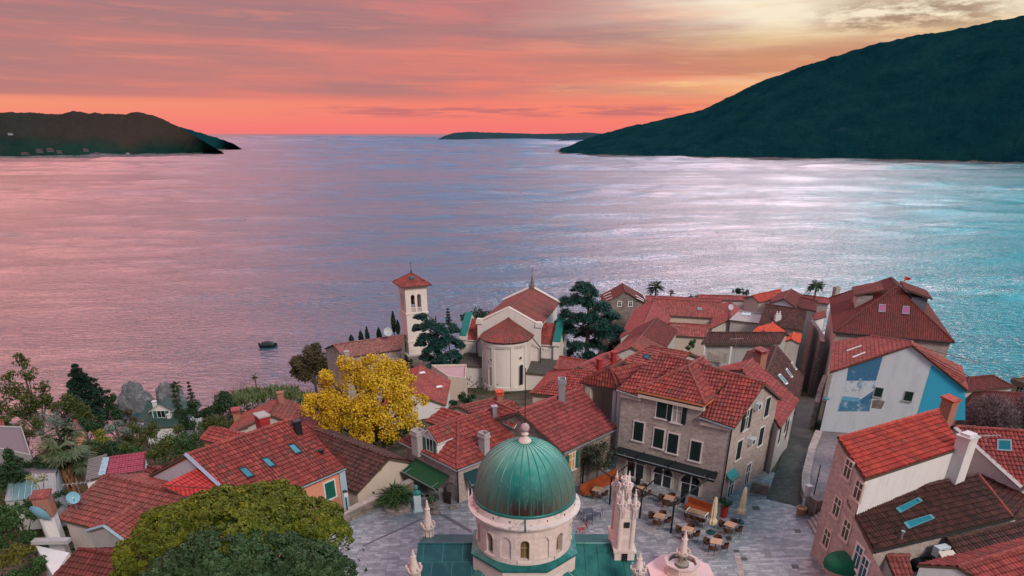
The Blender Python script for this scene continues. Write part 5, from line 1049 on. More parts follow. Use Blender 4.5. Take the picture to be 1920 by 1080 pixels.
# ================================================================= left side
LH = G('salmon house with big red tiled roof and three cyan roof windows', zJ(405, 665), zJ(1037, 396), zJ(75, 340), zJ(695, 55), 3.2, 29, T_RED, PL_PINK, over=.25, per=.25, dep=.08)
for q in ([(418, 470), (468, 452), (405, 392), (357, 404)], [(558, 402), (602, 388), (545, 332), (500, 342)], [(722, 318), (768, 302), (710, 246), (668, 256)]): skylight(LH, [zJ(*p) for p in q])
chimney(LH, zJ(742, 178), 0, (.5, .5), DARKMETAL, None, .7, 'near', 1.0)
chimney(LH, zJ(888, 310), 0, (.22, .22), DARKMETAL, None, .7, 'near', .3, name='vent')
chimney(LH, zJ(525, 160), 0, (.8, 1.1), plain('red_render', (.32, .03, .03, 1), .8), None, .7, 'far', 1.3, capm=PL_GREY)
gutter(LH)
k = MB(); a_, b_ = LH.ps[0], LH.ra; k.tube([a_ + V((0, 0, .1)), b_ + V((0, 0, .1))], .16, 4); k.build('verge_flashing', plain('lavender_flashing', (.35, .36, .48, 1), .4), LH.obj)
window(LH.obj, LH.near, zJ(940, 535), .9, 1.4, frame=PL_WHITE, shutter=SHUTG, closed=True)
k = MB(); c = LH.k[1]; k.box((c.x, c.y, .5), (.5, .5, 5.2), .6); k.build('corner_quoin', plain('pale_blue_render', (.3, .42, .5, 1), .8), LH.obj)
BR = G('beige walled house with dark brown roof between the salmon house and the square', zJ(610, 340), zJ(1112, 556), zJ(800, 130), zJ(1300, 344), 1.0, 27, T_BROWN, PL_CREAM, over=.2, per=.24)
r = G('small red hipped roof at the garden side of the salmon house', zJ(120, 217), zJ(330, 268), zJ(185, 142), zJ(395, 187), 2.0, 25, T_RED, PL_ORANGE, hipA='px', over=.2)
r = G('old house with weathered red roof and square chimneys below the reeds', zH(370, 470), zH(275, 600), zH(655, 352), zH(530, 470), -1.2, 24, T_OLD, PL_OLD, over=.2)
chimney(r, zH(355, 500), 0, (.7, .7), BRICK, 'tile', .4, 'near', .9, capm=T_PINK); chimney(r, zH(632, 372), 0, (.6, .5), BRICK, None, .4, 'near', .8)
sB, sR2 = onwall(zI(1700, 434), *LH.left), onwall(zI(1482, 272), *LH.left); sA, sR1 = P(zI(1390, 480), sB.z), P(zI(1215, 400), sR2.z)
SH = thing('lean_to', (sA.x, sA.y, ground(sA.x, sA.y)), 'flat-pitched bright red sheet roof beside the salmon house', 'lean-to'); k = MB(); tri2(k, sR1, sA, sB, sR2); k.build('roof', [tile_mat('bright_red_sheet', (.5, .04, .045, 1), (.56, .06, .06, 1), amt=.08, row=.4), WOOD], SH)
k = MB(); cc = (sA + sB + sR1 + sR2) / 4; in_ = lambda p: V((cc.x + (p.x - cc.x) * .93, cc.y + (p.y - cc.y) * .93, 0)); q = [in_(p) for p in (sA, sB, sR2, sR1)]; k.prism([(p.x, p.y) for p in q], -5, min(sA.z, sB.z) - .6); k.build('wall', PL_WHITE, SH)
k = MB(); a_, b_ = LH.left; e_ = (b_ - a_).normalized(); n_ = V((e_.y, -e_.x, 0)) * .03; k.face([V((a_.x, a_.y, 1)) + n_, V((b_.x, b_.y, 1)) + n_, V((b_.x, b_.y, 3.1)) + n_, (LH.ra + (a_ + b_) / 2 - V((LH.ra.x, LH.ra.y, 0))) * 1.0 - V((0, 0, .3)) + n_, V((a_.x, a_.y, 3.1)) + n_]); k.build('gable_wall', plaster_mat('lavender_plaster', (.55, .48, .56, 1)), LH.obj)
r = G('small dark red roof with a white end behind the bright red sheet roof', zI(1035, 352), zI(1220, 405), zI(1080, 272), zI(1340, 305), 1.0, 24, T_BROWN2, PL_CREAM, over=.2)
L5 = G('house with broad dull red roof, brick chimney and two satellite dishes', zI(440, 655), zI(1130, 830), zI(790, 330), zI(1385, 470), 2.6, 24, T_OLD, PL_OLD, over=.25, hipA='px')
r = G('', zI(972, 842), zI(1190, 690), zI(745, 697), zI(1055, 555), 2.9, 24, T_OLD, PL_GREY, parent=L5.obj, over=.12, partname='wing_roof', wallname='wing_wall')
k = MB(); k.tube([r.ps[0], r.ra], .12, 4); k.tube([r.ra, r.ps[3]], .1, 4); k.build('barge_board', plain('pale_blue_render', (.3, .42, .5, 1), .8), L5.obj)
c = P(zI(395, 720), 2.4); k = MB(); k.box((c.x, c.y, 1.6), (.85, .85, 4.2), .3); CB = k.build('chimney_base', PL_WHITE, L5.obj)
k = MB(); k.box((c.x, c.y, 4.2), (.95, .95, 1.5), .3); k.build('chimney', BRICK, L5.obj); k = MB(); k.box((c.x, c.y, 5.02), (1.1, 1.1, .14), .3, tilt=.1); k.build('chimney_cap', T_OLD, L5.obj)
def dish(px, z, r_, label, face=2.6, m=None, pole=.8, parent=None):
    c = P(px, z); o = thing('satellite_dish', (c.x, c.y, z - pole), label, 'satellite dish', 'satellite dishes'); k = MB(); rows = []
    d = V((sin(face), -cos(face), .35)).normalized(); u = d.cross(V((0, 0, 1))).normalized(); w = u.cross(d)
    for i in range(5): q = i / 4; rows.append([c + (u * cos(2 * pi * j / 14) + w * sin(2 * pi * j / 14)) * r_ * q + d * (.28 * r_ * q * q) for j in range(14)])
    k.grid(rows, close=True); k.build('dish', m or plain('dish_grey', (.5, .52, .55, 1), .5), o, smooth=True)
    k = MB(); k.tube([c - V((0, 0, pole)), c - d * .05], .035, 5); k.tube([c - w * r_ * .9, c + d * r_ * .8], .02, 5); k.tube([c + d * r_ * .78, c + d * r_ * .92], .06, 6); k.build('mount', GREYMETAL, o); return o
dish(zI(285, 625), 4.0, .7, 'large pale blue satellite dish left of the square brick chimney', 2.9, plain('pale_blue_dish', (.2, .42, .55, 1), .5), 2.0)
dish(zI(548, 492), 4.6, .42, 'small pale blue satellite dish on the broad dull red roof', .6, plain('pale_blue_dish', (.2, .42, .55, 1), .5), .9)
dish(zQ(178, 335), .6, .5, 'white satellite dish on a pole beside the grey lean-to roof', .3, None, 1.4); dish(zA(110, 568), -4.5, .75, 'pale satellite dish on the old stone house roof by the bell tower', .2, None, 1.2)
def antenna(px, z, h_, label, rz=.3):
    c = P(px, z); o = thing('antenna', (c.x, c.y, z - h_), label, 'antenna', 'rooftop aerials'); k = MB(); k.tube([c - V((0, 0, h_)), c], .025, 5); k.build('mast', GREYMETAL, o)
    k = MB(); e = V((cos(rz), sin(rz), 0)); f = V((-e.y, e.x, 0)); k.tube([c - e * .9, c + e * .9], .02, 4)
    for i in range(7): q = c + e * (-.8 + .26 * i); k.tube([q - f * .22, q + f * .22], .012, 4)
    k.build('elements', GREYMETAL, o); return o
antenna(zI(575, 385), 5.6, 1.6, 'thin rooftop aerial above the broad dull red roof, by the fan palm', .3); antenna(zI(480, 520), 4.6, 1.4, 'thin rooftop aerial near the square brick chimney at left', -.6)
antenna(zD(1390, 192), 9.4, 1.0, 'thin rooftop aerial above the white chimney of the corner house', .1); antenna(zA(1700, 625), -4.5, 3.0, 'tall thin aerial beside the big cedar near the white church', .2)
antenna(zA(270, 800), -6.5, 3.0, 'tall thin aerial in front of the foot of the bell tower', .4); antenna(zO(835, 540), 1.0, 3.0, 'thin aerial on a mast over the low courtyard roof', .1)
antenna(zQ(250, 690), 3.2, 3.4, 'bare mast standing in front of the long dark brown roof', .2)
L6 = G('dark mossy tiled house with white wall at the bottom left corner', zI(380, 1100), zI(800, 1180), zI(600, 872), zI(945, 950), 2.2, 28, T_BROWN2, PL_WHITE, over=.15)
ww = [P(zI(265, 850), 2.2), P(zI(520, 905), 2.2), P(zI(400, 1080), 1.6)]; k = MB(); k.prism([(ww[0].x, ww[0].y), (ww[2].x, ww[2].y), (ww[1].x, ww[1].y)], [-4] * 3, [2.2, 1.6, 2.2]); k.build('white_gable', PL_WHITE, L6.obj)
k = MB(); q0, q1 = P(zI(250, 820), 2.5), P(zI(520, 815), 2.5); k.box(tuple((q0 + q1) / 2), ((q1 - q0).length, .5, .25), math.atan2(q1.y - q0.y, q1.x - q0.x)); k.build('roof_edge', PL_GREY, L6.obj)
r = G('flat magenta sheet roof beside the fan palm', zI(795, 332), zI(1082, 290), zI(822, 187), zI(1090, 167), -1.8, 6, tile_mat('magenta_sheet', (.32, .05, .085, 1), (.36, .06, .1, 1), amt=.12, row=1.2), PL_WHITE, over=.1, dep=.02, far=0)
r = G('flat grey gravel roof with a pale strip between the fan palm and the magenta roof', zI(640, 372), zI(782, 330), zI(650, 205), zI(812, 188), -1.75, 6, plain('gravel', (.2, .17, .17, 1), .95, var=.4, scale=9), PL_WHITE, over=.1, dep=.01, far=0)
k = MB(); p4 = [roofpt(r, zI(*q))[0] + V((0, 0, .06)) for q in ((735, 332), (790, 322), (822, 190), (772, 195))]; k.face(p4); k.build('pale_strip', plain('pale_blue_render', (.3, .42, .5, 1), .8), r.obj)
# greenhouse
gq = [P(zI(*q), -1.5) for q in ((38, 520), (420, 480), (440, 270), (140, 258))]; mid = [(gq[0] * .45 + gq[3] * .55), (gq[1] * .45 + gq[2] * .55)]
o = thing('greenhouse', tuple((gq[0] + gq[2]) / 2 - V((0, 0, 3))), 'long low greenhouse with grey sheet and glazed roof halves at the left edge', 'greenhouse'); k = MB(); md = [m_ + V((0, 0, .7)) for m_ in mid]
k.slab([gq[0], gq[1], md[1], md[0]], .05); k.build('glazed_roof', glass_mat('greenhouse_glass', (.12, .24, .26, 1), .3), o); k = MB(); k.slab([md[0], md[1], gq[2], gq[3]], .05); k.build('sheet_roof', plain('dull_grey_sheet', (.12, .12, .14, 1), .6), o)
k = MB(); k.prism([(p.x, p.y) for p in gq], -4.5, -1.62); k.build('wall', PL_GREY, o)
k = MB()
for i in range(9): t = i / 8; k.tube([gq[0].lerp(gq[1], t) + V((0, 0, .05)), md[0].lerp(md[1], t) + V((0, 0, .05))], .025, 4)
k.build('glazing_bars', GREYMETAL, o)
# green roofed house by the shore rocks
GH = G('pale house with dark green hipped roof and small gabled dormer near the shore rocks', zG(1035, 600), zG(1400, 592), zG(1110, 455), zG(1330, 440), -20.5, 31, tile_mat('green_roof', (.02, .06, .06, 1), (.04, .09, .085, 1), old=(.12, .1, .08, 1), amt=.4, spot=.02), PL_WHITE, hipA='px', hipB='px', over=.4)
dormer(GH, 'near', zG(1150, 575), zG(1285, 575), 1.5, 3.0, rise=1.1, shutter=SHUTG, ov=.3); chimney(GH, zG(1165, 490), 0, (.6, .6), PL_WHITE, None, 0, 'near', 1.0); chimney(GH, zG(1275, 595), 0, (.5, .5), PL_WHITE, None, 0, 'near', 1.2)
r = G('lower dark green roof in front of the pale house near the shore rocks', zG(1060, 650), zG(1400, 640), zG(1090, 592), zG(1390, 580), -20.9, 20, CACHE.get('x') or tile_mat('green_roof_low', (.02, .07, .065, 1), (.035, .09, .08, 1), amt=.3), PL_WHITE, over=.3)
r = parabox('white flat-roofed house at the left edge among dark shrubs', 'white_house', [zG(-60, 800), zG(235, 865), zG(165, 650), zG(-60, 640)], -16, -7, PL_GREY, plain('dull_grey_sheet', (.12, .12, .14, 1), .6), par=.2)
r2 = G('small dull red roof glimpsed between the trees at the far left', zG(-100, 720), zG(60, 700), zG(-100, 600), zG(20, 600), -8, 24, T_OLD, PL_WHITE, over=.2)
r3 = G('tiny red roof among the shrubs behind the fan palm', zG(540, 665), zG(615, 660), zG(535, 610), zG(590, 580), -9, 26, T_PINK, PL_PINK, over=.1)
# rocks and boat
ROCK = stone_mat('sea_rock', (.1, .1, .115, 1), (.3, .29, .31, 1), (.06, .06, .07, 1), 2.4, .8, stain=.6, bumpd=.3)
def boulder(px, r_, h_, label, seed, name='shore_rock', m=None):
    c = P(px, SEA); rg = random.Random(seed); k = MB(); rows = []
    for i in range(15):
        th = pi * .55 * i / 14
        rows.append([(c.x + r_ * sin(th) * cos(2 * pi * j / 26) * (q := 1 + .26 * mn.fractal(V((3 * cos(2 * pi * j / 26) * sin(th), 3 * sin(2 * pi * j / 26) * sin(th), 3 * cos(th) + seed)) * .6, .8, 2.1, 5)), c.y + r_ * .8 * sin(th) * sin(2 * pi * j / 26) * q, SEA - 1 + (h_ + 1) * cos(th) * q) for j in range(26)])
    k.grid(rows, close=True); return tag(k.build(name, m or ROCK), label, 'rock', 'boulders at the shore')
boulder(zG(1030, 505), 3.7, 6.2, 'larger grey boulder standing in the sea left of the green roofed house', 3); boulder(zG(1290, 470), 3.6, 5.2, 'smaller grey boulder in the sea behind the green roofed house', 8)
c = P((504, 650), SEA); BT = thing('boat', (c.x, c.y, SEA), 'small dark covered motorboat moored alone off the shore', 'boat'); k = MB(); ang = .12; rows = []
for i in range(9):
    t = i / 8 * 2 - 1; wd = 1.15 * (1 - max(0, t) ** 2.4) * (1 if t > -1 else .9); xx = t * 2.5
    rows.append([(c.x + xx * cos(ang) - y * sin(ang), c.y + xx * sin(ang) + y * cos(ang), SEA + z + .25 * max(0, t) ** 2) for y, z in ((-wd, .75), (-wd * .8, .05), (0, -.15), (wd * .8, .05), (wd, .75))])
k.grid(rows); k.face([rows[0][j] for j in range(5)]); k.build('hull', plain('black_hull', (.015, .017, .022, 1), .4), BT)
k = MB(); rr = []
for i in range(7):
    t = i / 6; xx = -2.3 + 4.0 * t; hh = .25 + .75 * sin(pi * t) ** .7; rr.append([(c.x + xx * cos(ang) - y * sin(ang), c.y + xx * sin(ang) + y * cos(ang), SEA + .72 + z) for y, z in ((-1.05, 0), (-.7, hh * .8), (0, hh), (.7, hh * .8), (1.05, 0))])
k.grid(rr); k.build('cover', plain('dark_tarpaulin', (.02, .022, .03, 1), .6), BT)
k = MB(); k.box((c.x - 2.6 * cos(ang), c.y - 2.6 * sin(ang), SEA + .85), (.4, .4, .8), ang); k.build('outboard_motor', plain('black_plastic', (.012, .012, .014, 1), .35), BT)
# ================================================================= the square
PAVE, n, b = newmat('square_paving'); uv = n('NewGeometry').outputs['Position']
rt = n('Mapping', {0: uv, 2: (0, 0, radians(-4))}).outputs[0]
jj = n('VectorMath', {0: rt, 1: n('VectorMath', {0: n('TexNoise', {'Vector': rt, 'Scale': .6, 'Detail': 1}).outputs[1], 1: (.3, .06, 0)}, operation='MULTIPLY').outputs[0]}, operation='ADD').outputs[0]
br = n('TexBrick', {'Vector': jj, 'Color1': (0, 0, 0, 1), 'Color2': (1, 1, 1, 1), 'Mortar': (.5, .5, .5, 1), 'Scale': 1, 'Mortar Size': .014, 'Mortar Smooth': .4, 'Brick Width': .72, 'Row Height': .27}, offset=.37, squash=.6, squash_frequency=2)
f = n('SeparateColor', {0: br.outputs[0]}).outputs[0]
col = n.mix(n.ramp(f, [(0, 0.0), (.55, .35), (1, 1.0)]), (.165, .18, .205, 1), (.38, .388, .405, 1))
col = n.mix(n.m('MULTIPLY', n.ramp(n.noise(uv, .22, 6, .65), [(.38, 0.0), (.72, 1.0)]), .5), col, (.17, .17, .2, 1)); col = n.mix(n.m('MULTIPLY', n.ramp(n.noise(uv, 1.7, 6, .7), [(.5, 0.0), (.75, 1.0)]), .45), col, (.58, .53, .53, 1))
col = n.mix(n.m('MULTIPLY', br.outputs[1], .8), col, (.12, .12, .14, 1))
n.put(b.inputs['Base Color'], col); n.put(b.inputs['Roughness'], n.m('ADD', .42, n.m('MULTIPLY', n.noise(uv, 1.1, 4), .4)))
n.put(b.inputs['Normal'], n.bump(n.m('SUBTRACT', n.m('MULTIPLY', f, .4), br.outputs[1]), .6, .025))
k = MB(); k.face([(x, y, .006) for x, y in ((-17, 20), (25, 20), (25, 41), (26, 47), (24.5, 53), (9, 61), (-9.2, 57), (-9.0, 52.4), (-13.2, 44.6), (-17, 36))]); tag(k.build('square', PAVE, uv=False), kind='structure')
# drains and strips let into the paving
IRON = plain('dark_iron_cover', (.05, .048, .052, 1), .6)
def flat(name, pts, m, label, cat, z=.012, grp=None):
    k = MB(); q = [P(p, z) for p in pts]
    if (q[1] - q[0]).cross(q[2] - q[0]).z < 0: q = q[::-1]
    k.slab(q, .006); return tag(k.build(name, m), label, cat, grp)
for c, w_, h_, lb in (((1205, 650), 28, 13, 'dark drain cover near the second folded parasol'), ((1470, 795), 24, 12, 'dark drain cover farthest right on the square'), ((1280, 935), 27, 26, 'large greyish square cover in the middle of the right part of the square'), ((1455, 1020), 28, 14, 'dark drain cover nearest the tall corner house'), ((1033, 842), 22, 14, 'dark drain cover beside the table nearest the fountain')):
    flat('drain_cover', [zE(c[0] - w_, c[1] - h_), zE(c[0] + w_ * .6, c[1] - h_), zE(c[0] + w_, c[1] + h_), zE(c[0] - w_ * .6, c[1] + h_)], IRON if w_ != 27 else plain('grey_cover', (.2, .18, .2, 1), .7), lb, 'drain cover', grp='drain covers in the square')
c = P(zE(1131, 971), .012); k = MB(); k.lathe([(0, .008), (.22, .008), (.23, 0)], (c.x, c.y, .008), 14); tag(k.build('drain_cover', IRON), 'small round manhole cover beside the pale channel stone', 'drain cover', 'drain covers in the square')
flat('channel_stone', [zE(1070, 932), zE(1102, 932), zE(1135, 1090), zE(1100, 1090)], S_PALE, 'long pale channel stone set in the paving right of the fountain', 'channel stone'); flat('channel_grate', [zE(1063, 912), zE(1100, 916), zE(1103, 930), zE(1068, 930)], plain('dark_iron_cover', (.05, .048, .052, 1)), 'dark grate at the end of the pale channel stone', 'grate', .02)
DKS = plain('dark_channel', (.11, .11, .13, 1), .8)
flat('drain_channel', [zF(0, 885), zF(370, 716), zF(374, 724), zF(0, 896)], DKS, 'long straight dark channel across the left part of the square', 'channel'); flat('drain_channel', [zF(480, 690), zF(520, 690), zF(690, 790), zF(690, 812)], DKS, 'dark curved channel between the café and the dome', 'channel')
# ---- domed church
DX, DY = .66, 32.3
DC = thing('domed_church', (DX, DY, 0), 'small pinkish stone church with a big ribbed green copper dome', 'church')
PK = stone_mat('pink_white_stone', (.6, .47, .44, 1), (.76, .63, .6, 1), (.62, .49, .46, 1), .8, .34, stain=.14, bumpd=.01)
PKW = flaky('weathered_cornice', (.72, .58, .56, 1), (.24, .22, .22, 1), .52, .68, 2.6)
def DL(r_, t, z): return V((DX + r_ * cos(t), DY + r_ * sin(t), z))
ZC, ZD, ZR, Z0 = 8.75, 6.45, 9.3, 6.45
RD = 2.6
# drum wall with 16 arched bays, every second one a window
k = MB(); NB = 16; step = 2 * pi / NB; NS = 10
def drum_bay(i, win):
    t0 = -pi / 2 + (i - .5) * step; hw = (.24 if win else .3); zb_, zs_ = Z0 + .32, Z0 + 1.3
    dep = .28 if win else .1
    xs = sorted({-.5, .5, *[(-1 + 2 * j / 8) * hw / (RD * step) for j in range(9)]})
    for a, b_ in zip(xs, xs[1:]):
        mid = (a + b_) / 2 * RD * step; ta, tb = t0 + (a + .5) * step, t0 + (b_ + .5) * step
        if abs(mid) >= hw: k.face([DL(RD, ta, Z0), DL(RD, tb, Z0), DL(RD, tb, ZC - .1), DL(RD, ta, ZC - .1)])
        else:
            f = lambda x: zs_ + sqrt(max(0, hw * hw - (x * RD * step) ** 2))
            k.face([DL(RD, ta, Z0), DL(RD, tb, Z0), DL(RD, tb, zb_), DL(RD, ta, zb_)]); k.face([DL(RD, ta, f(a)), DL(RD, tb, f(b_)), DL(RD, tb, ZC - .1), DL(RD, ta, ZC - .1)])
            k.face([DL(RD, ta, f(a)), DL(RD, tb, f(b_)), DL(RD - dep, tb, f(b_)), DL(RD - dep, ta, f(a))]); k.face([DL(RD, ta, zb_), DL(RD, tb, zb_), DL(RD - dep, tb, zb_), DL(RD - dep, ta, zb_)])
            if not win: k.face([DL(RD - dep, ta, zb_), DL(RD - dep, tb, zb_), DL(RD - dep, tb, f(b_)), DL(RD - dep, ta, f(a))])
    for s in (-1, 1):
        t = t0 + .5 * step + s * hw / RD; k.face([DL(RD, t, zb_), DL(RD - dep, t, zb_), DL(RD - dep, t, zs_), DL(RD, t, zs_)])
    return t0 + .5 * step, hw, zb_, zs_
GOLDG = glass_mat('amber_glass', (.14, .085, .018, 1), .35); wins = []
for i in range(NB):
    r_ = drum_bay(i, i % 2 == 0)
    if i % 2 == 0: wins.append(r_)
k.build('drum', PK, DC)
for t, hw, zb_, zs_ in wins:
    w_ = MB(); arc = [(-hw, zb_)] + [(-hw * cos(pi * j / 8), zs_ + hw * sin(pi * j / 8)) for j in range(9)] + [(hw, zb_)]
    w_.face([DL(RD - .27, t + x / (RD - .27), z) for x, z in arc]); o = w_.build('window', GOLDG, DC)
    w_ = MB(); w_.tube([DL(RD - .25, t, zb_), DL(RD - .25, t, zs_ + hw)], .018, 4); w_.tube([DL(RD - .25, t - hw / RD, zb_ + .62), DL(RD - .25, t + hw / RD, zb_ + .62)], .018, 4); o2 = w_.build('glazing_bars', plain('pale_bars', (.4, .33, .22, 1), .6), o)
    w_ = MB(); arc2 = [(-hw * cos(pi * j / 10), zs_ + hw * sin(pi * j / 10)) for j in range(11)]
    w_.grid([[DL(RD + d, t + x * f / RD, zs_ + (z - zs_) * f) for x, z in arc2] for f, d in ((1, .0), (1, .035), (1.35, .035), (1.35, 0))]); w_.build('arch_moulding', PK, o)
    w_ = MB(); q = [DL(RD + d, t + s * .36 / RD, zb_ - h_) for d, h_ in ((-.1, .0), (.07, .06)) for s in (-1, 1)]; w_.face([q[0], q[1], q[3], q[2]]); w_.face([q[2], q[3], DL(RD + .07, t + .36 / RD, zb_ - .2), DL(RD + .07, t - .36 / RD, zb_ - .2)]); w_.build('sill', PKW, o)
k = MB(); k.lathe([(RD - .05, ZC - .25), (RD + .1, ZC - .2), (RD + .14, ZC - .05), (3.0, ZC + .02), (3.02, ZC + .12), (2.78, ZC + .2), (2.74, ZR), (2.5, ZR + .02)], (DX, DY, 0), 72); k.build('cornice', PKW, DC)
k = MB()
for i in range(17): t = i * 2 * pi / 17 + rnd.uniform(-.1, .1); c = DL(2.75, t, ZC + .36); k.box(tuple(c), (.05, rnd.uniform(.05, .1), rnd.uniform(.08, .16)), t)
k.build('weep_vents', plain('dark_vent', (.05, .04, .04, 1)), DC)
# dome: copper sheets with raised seams
DM, n, b = newmat('dome_copper'); p = n('NewGeometry').outputs['Position']; sp = n('SeparateXYZ', {0: p})
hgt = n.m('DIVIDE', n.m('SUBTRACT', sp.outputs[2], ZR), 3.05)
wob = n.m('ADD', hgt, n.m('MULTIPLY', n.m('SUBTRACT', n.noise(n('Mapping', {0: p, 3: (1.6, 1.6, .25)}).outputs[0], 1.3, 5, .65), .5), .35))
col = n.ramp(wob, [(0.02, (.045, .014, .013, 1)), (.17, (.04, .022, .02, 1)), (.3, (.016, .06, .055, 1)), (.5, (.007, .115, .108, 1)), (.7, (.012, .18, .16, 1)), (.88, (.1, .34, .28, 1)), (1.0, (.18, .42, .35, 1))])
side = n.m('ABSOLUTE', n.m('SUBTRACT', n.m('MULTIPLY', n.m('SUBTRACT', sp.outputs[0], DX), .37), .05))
col = n.mix(n.m('MULTIPLY', n.ramp(side, [(.25, 0.0), (.95, 1.0)]), .7), col, (.2, .24, .2, 1))  # pale sky reflection at the dome's left and right, painted into the copper colour
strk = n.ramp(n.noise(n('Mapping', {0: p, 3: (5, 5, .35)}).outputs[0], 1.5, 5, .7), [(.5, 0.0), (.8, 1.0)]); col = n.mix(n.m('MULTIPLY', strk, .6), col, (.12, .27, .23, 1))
n.put(b.inputs['Base Color'], col); b.inputs['Roughness'].default_value = .56; b.inputs['Metallic'].default_value = .2; n.put(b.inputs['Normal'], n.bump(n.noise(p, 4, 4), .3, .03))
prof = [(2.72, ZR), (2.76, ZR + .05), (2.74, ZR + .16), (2.68, ZR + .18)]
DP = [(2.68 * cos(pi / 2 * i / 20) ** .93, ZR + .18 + 2.92 * sin(pi / 2 * i / 20)) for i in range(20)] + [(.28, ZR + .18 + 2.93)]
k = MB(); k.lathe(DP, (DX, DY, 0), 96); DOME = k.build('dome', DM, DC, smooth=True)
k = MB(); k.lathe(prof, (DX, DY, 0), 96); k.build('dome_rim', COPPER, DC, smooth=True)
SEAM = copper_mat('seam_copper', (.03, .13, .115, 1), (.09, .26, .22, 1), amt=.4); k = MB()
for i in range(28): t = (i + .5) * 2 * pi / 28; k.tube([DL(r_, t, z) for r_, z in DP[:-1]], .028, 4, cap=False)
k.build('seams', SEAM, DOME)
zf = ZR + 3.1; k = MB(); k.lathe([(r_, zf + z * .68) for r_, z in ((.33, -.12), (.34, .08), (.28, .14), (.23, .26), (.12, .34), (.11, .48), (.19, .56), (.2, .62), (.1, .72), (.08, .78))], (DX, DY, 0), 20); FN = k.build('finial', PK, DC, smooth=True)
k = MB(); k.lathe([(r_, zf + z * .68) for r_, z in ((.07, .76), (.2, .9), (.24, 1.1), (.2, 1.3), (.09, 1.44), (0, 1.48))], (DX, DY, 0), 18); k.build('finial_ball', flaky('mosaic_ball', (.42, .36, .42, 1), (.45, .2, .17, 1), .5, .56, 6), FN, smooth=True)
k = MB(); top = ZAT(690, (DX, DY)); k.tube([(DX, DY, zf + .98), (DX, DY, top)], .025, 5); k.build('lightning_rod', DARKMETAL, FN)
k = MB(); t = -pi / 2; k.tube([DL(2.74, t, ZR), DL(2.76, t, ZC + .2), DL(3.03, t, ZC + .12), DL(3.0, t, ZC - .02)], .05, 6); k.build('downpipe', COPPER, DC)
# octagon plinth with copper skirt, corner roofs, arms
RO = 2.78; k = MB(); oc = [(RO / cos(pi / 8) * cos(pi / 8 + i * pi / 4), RO / cos(pi / 8) * sin(pi / 8 + i * pi / 4)) for i in range(8)]
k.prism([(DX + x, DY + y) for x, y in oc], 3.6, Z0 - .14); k.build('octagon_wall', PK, DC)
k = MB(); outer = [V((DX + x * 1.03, DY + y * 1.03, Z0 - .14)) for x, y in oc]
for i in range(8):
    j = (i + 1) % 8; m0 = 6
    inn = [DL(RD - .01, math.atan2(outer[i].y - DY, outer[i].x - DX) + (pi / 4) * s / m0, Z0 + .02) for s in range(m0 + 1)]; ou = [outer[i].lerp(outer[j], s / m0) for s in range(m0 + 1)]
    k.grid([ou, inn]); k.face([outer[i] - V((0, 0, .12)), outer[j] - V((0, 0, .12)), outer[j], outer[i]])
k.build('copper_skirt', COPPER, DC)
XL, XR, YA = -5.3, 6.9, 32.7; zri = ZAT(1019, (0, YA)); sl_ = .42
def seamed(k, a, b_, c, d, nseam, m_seam=1):
    k.face([a, b_, c, d])
    for i in range(nseam + 1): t = i / nseam; k.tube([a.lerp(b_, t) + V((0, 0, .02)), d.lerp(c, t) + V((0, 0, .02))], .03, 4, m_seam)
TEALF, n, b = newmat('smooth_teal_roof'); p = n('NewGeometry').outputs['Position']
brk = n('TexBrick', {'Vector': n('UVMap').outputs[0], 'Color1': (0, 0, 0, 1), 'Color2': (1, 1, 1, 1), 'Mortar': (.5, .5, .5, 1), 'Scale': 1, 'Mortar Size': .02, 'Brick Width': 1.1, 'Row Height': 1.3}, offset=.5)
col = n.mix(n('SeparateColor', {0: brk.outputs[0]}).outputs[0], (.005, .05, .06, 1), (.01, .07, .08, 1)); col = n.mix(n.m('MULTIPLY', n.ramp(n.noise(p, 1.5, 6, .7), [(.5, 0.0), (.75, 1.0)]), .5), col, (.03, .14, .14, 1)); col = n.mix(n.m('MULTIPLY', brk.outputs[1], .6), col, (.05, .19, .19, 1)); n.put(b.inputs['Base Color'], col); b.inputs['Roughness'].default_value = .4
for nm, x0, x1, mm in (('left_arm_roof', XL, DX - 2.0, [TEALF, TEALF]), ('right_arm_roof', DX + 2.0, XR, [COPPER, SEAM])):
    k = MB(); A, B_ = V((x0, YA, zri)), V((x1, YA, zri)); a2, b2 = V((x0, YA - 5.6, zri - 5.6 * sl_)), V((x1, YA - 5.6, zri - 5.6 * sl_))
    if nm[0] == 'l': k.face([a2, b2, B_, A])
    else: seamed(k, a2, b2, B_, A, 6)
    k.face([A, B_, V((x1, YA + 3.2, zri - 3.2 * sl_)), V((x0, YA + 3.2, zri - 3.2 * sl_))]); k.tube([A, B_], .06, 6, 1); k.build('arm_roof', mm, DC)
k = MB(); k.prism([(XL + .25, YA - 5.3), (XR - .25, YA - 5.3), (XR - .25, YA + 3), (XL + .25, YA + 3)], 0, zri - 5.6 * sl_ + .05); 
for x in (XL + .25, XR - .25): k.face([(x, YA - 5.3, 2), (x, YA + 3, 2), (x, YA + 3, zri - 3 * sl_ - .05), (x, YA, zri - .05), (x, YA - 5.3, zri - 5.3 * sl_ - .05)])
k.build('nave_wall', PK, DC)
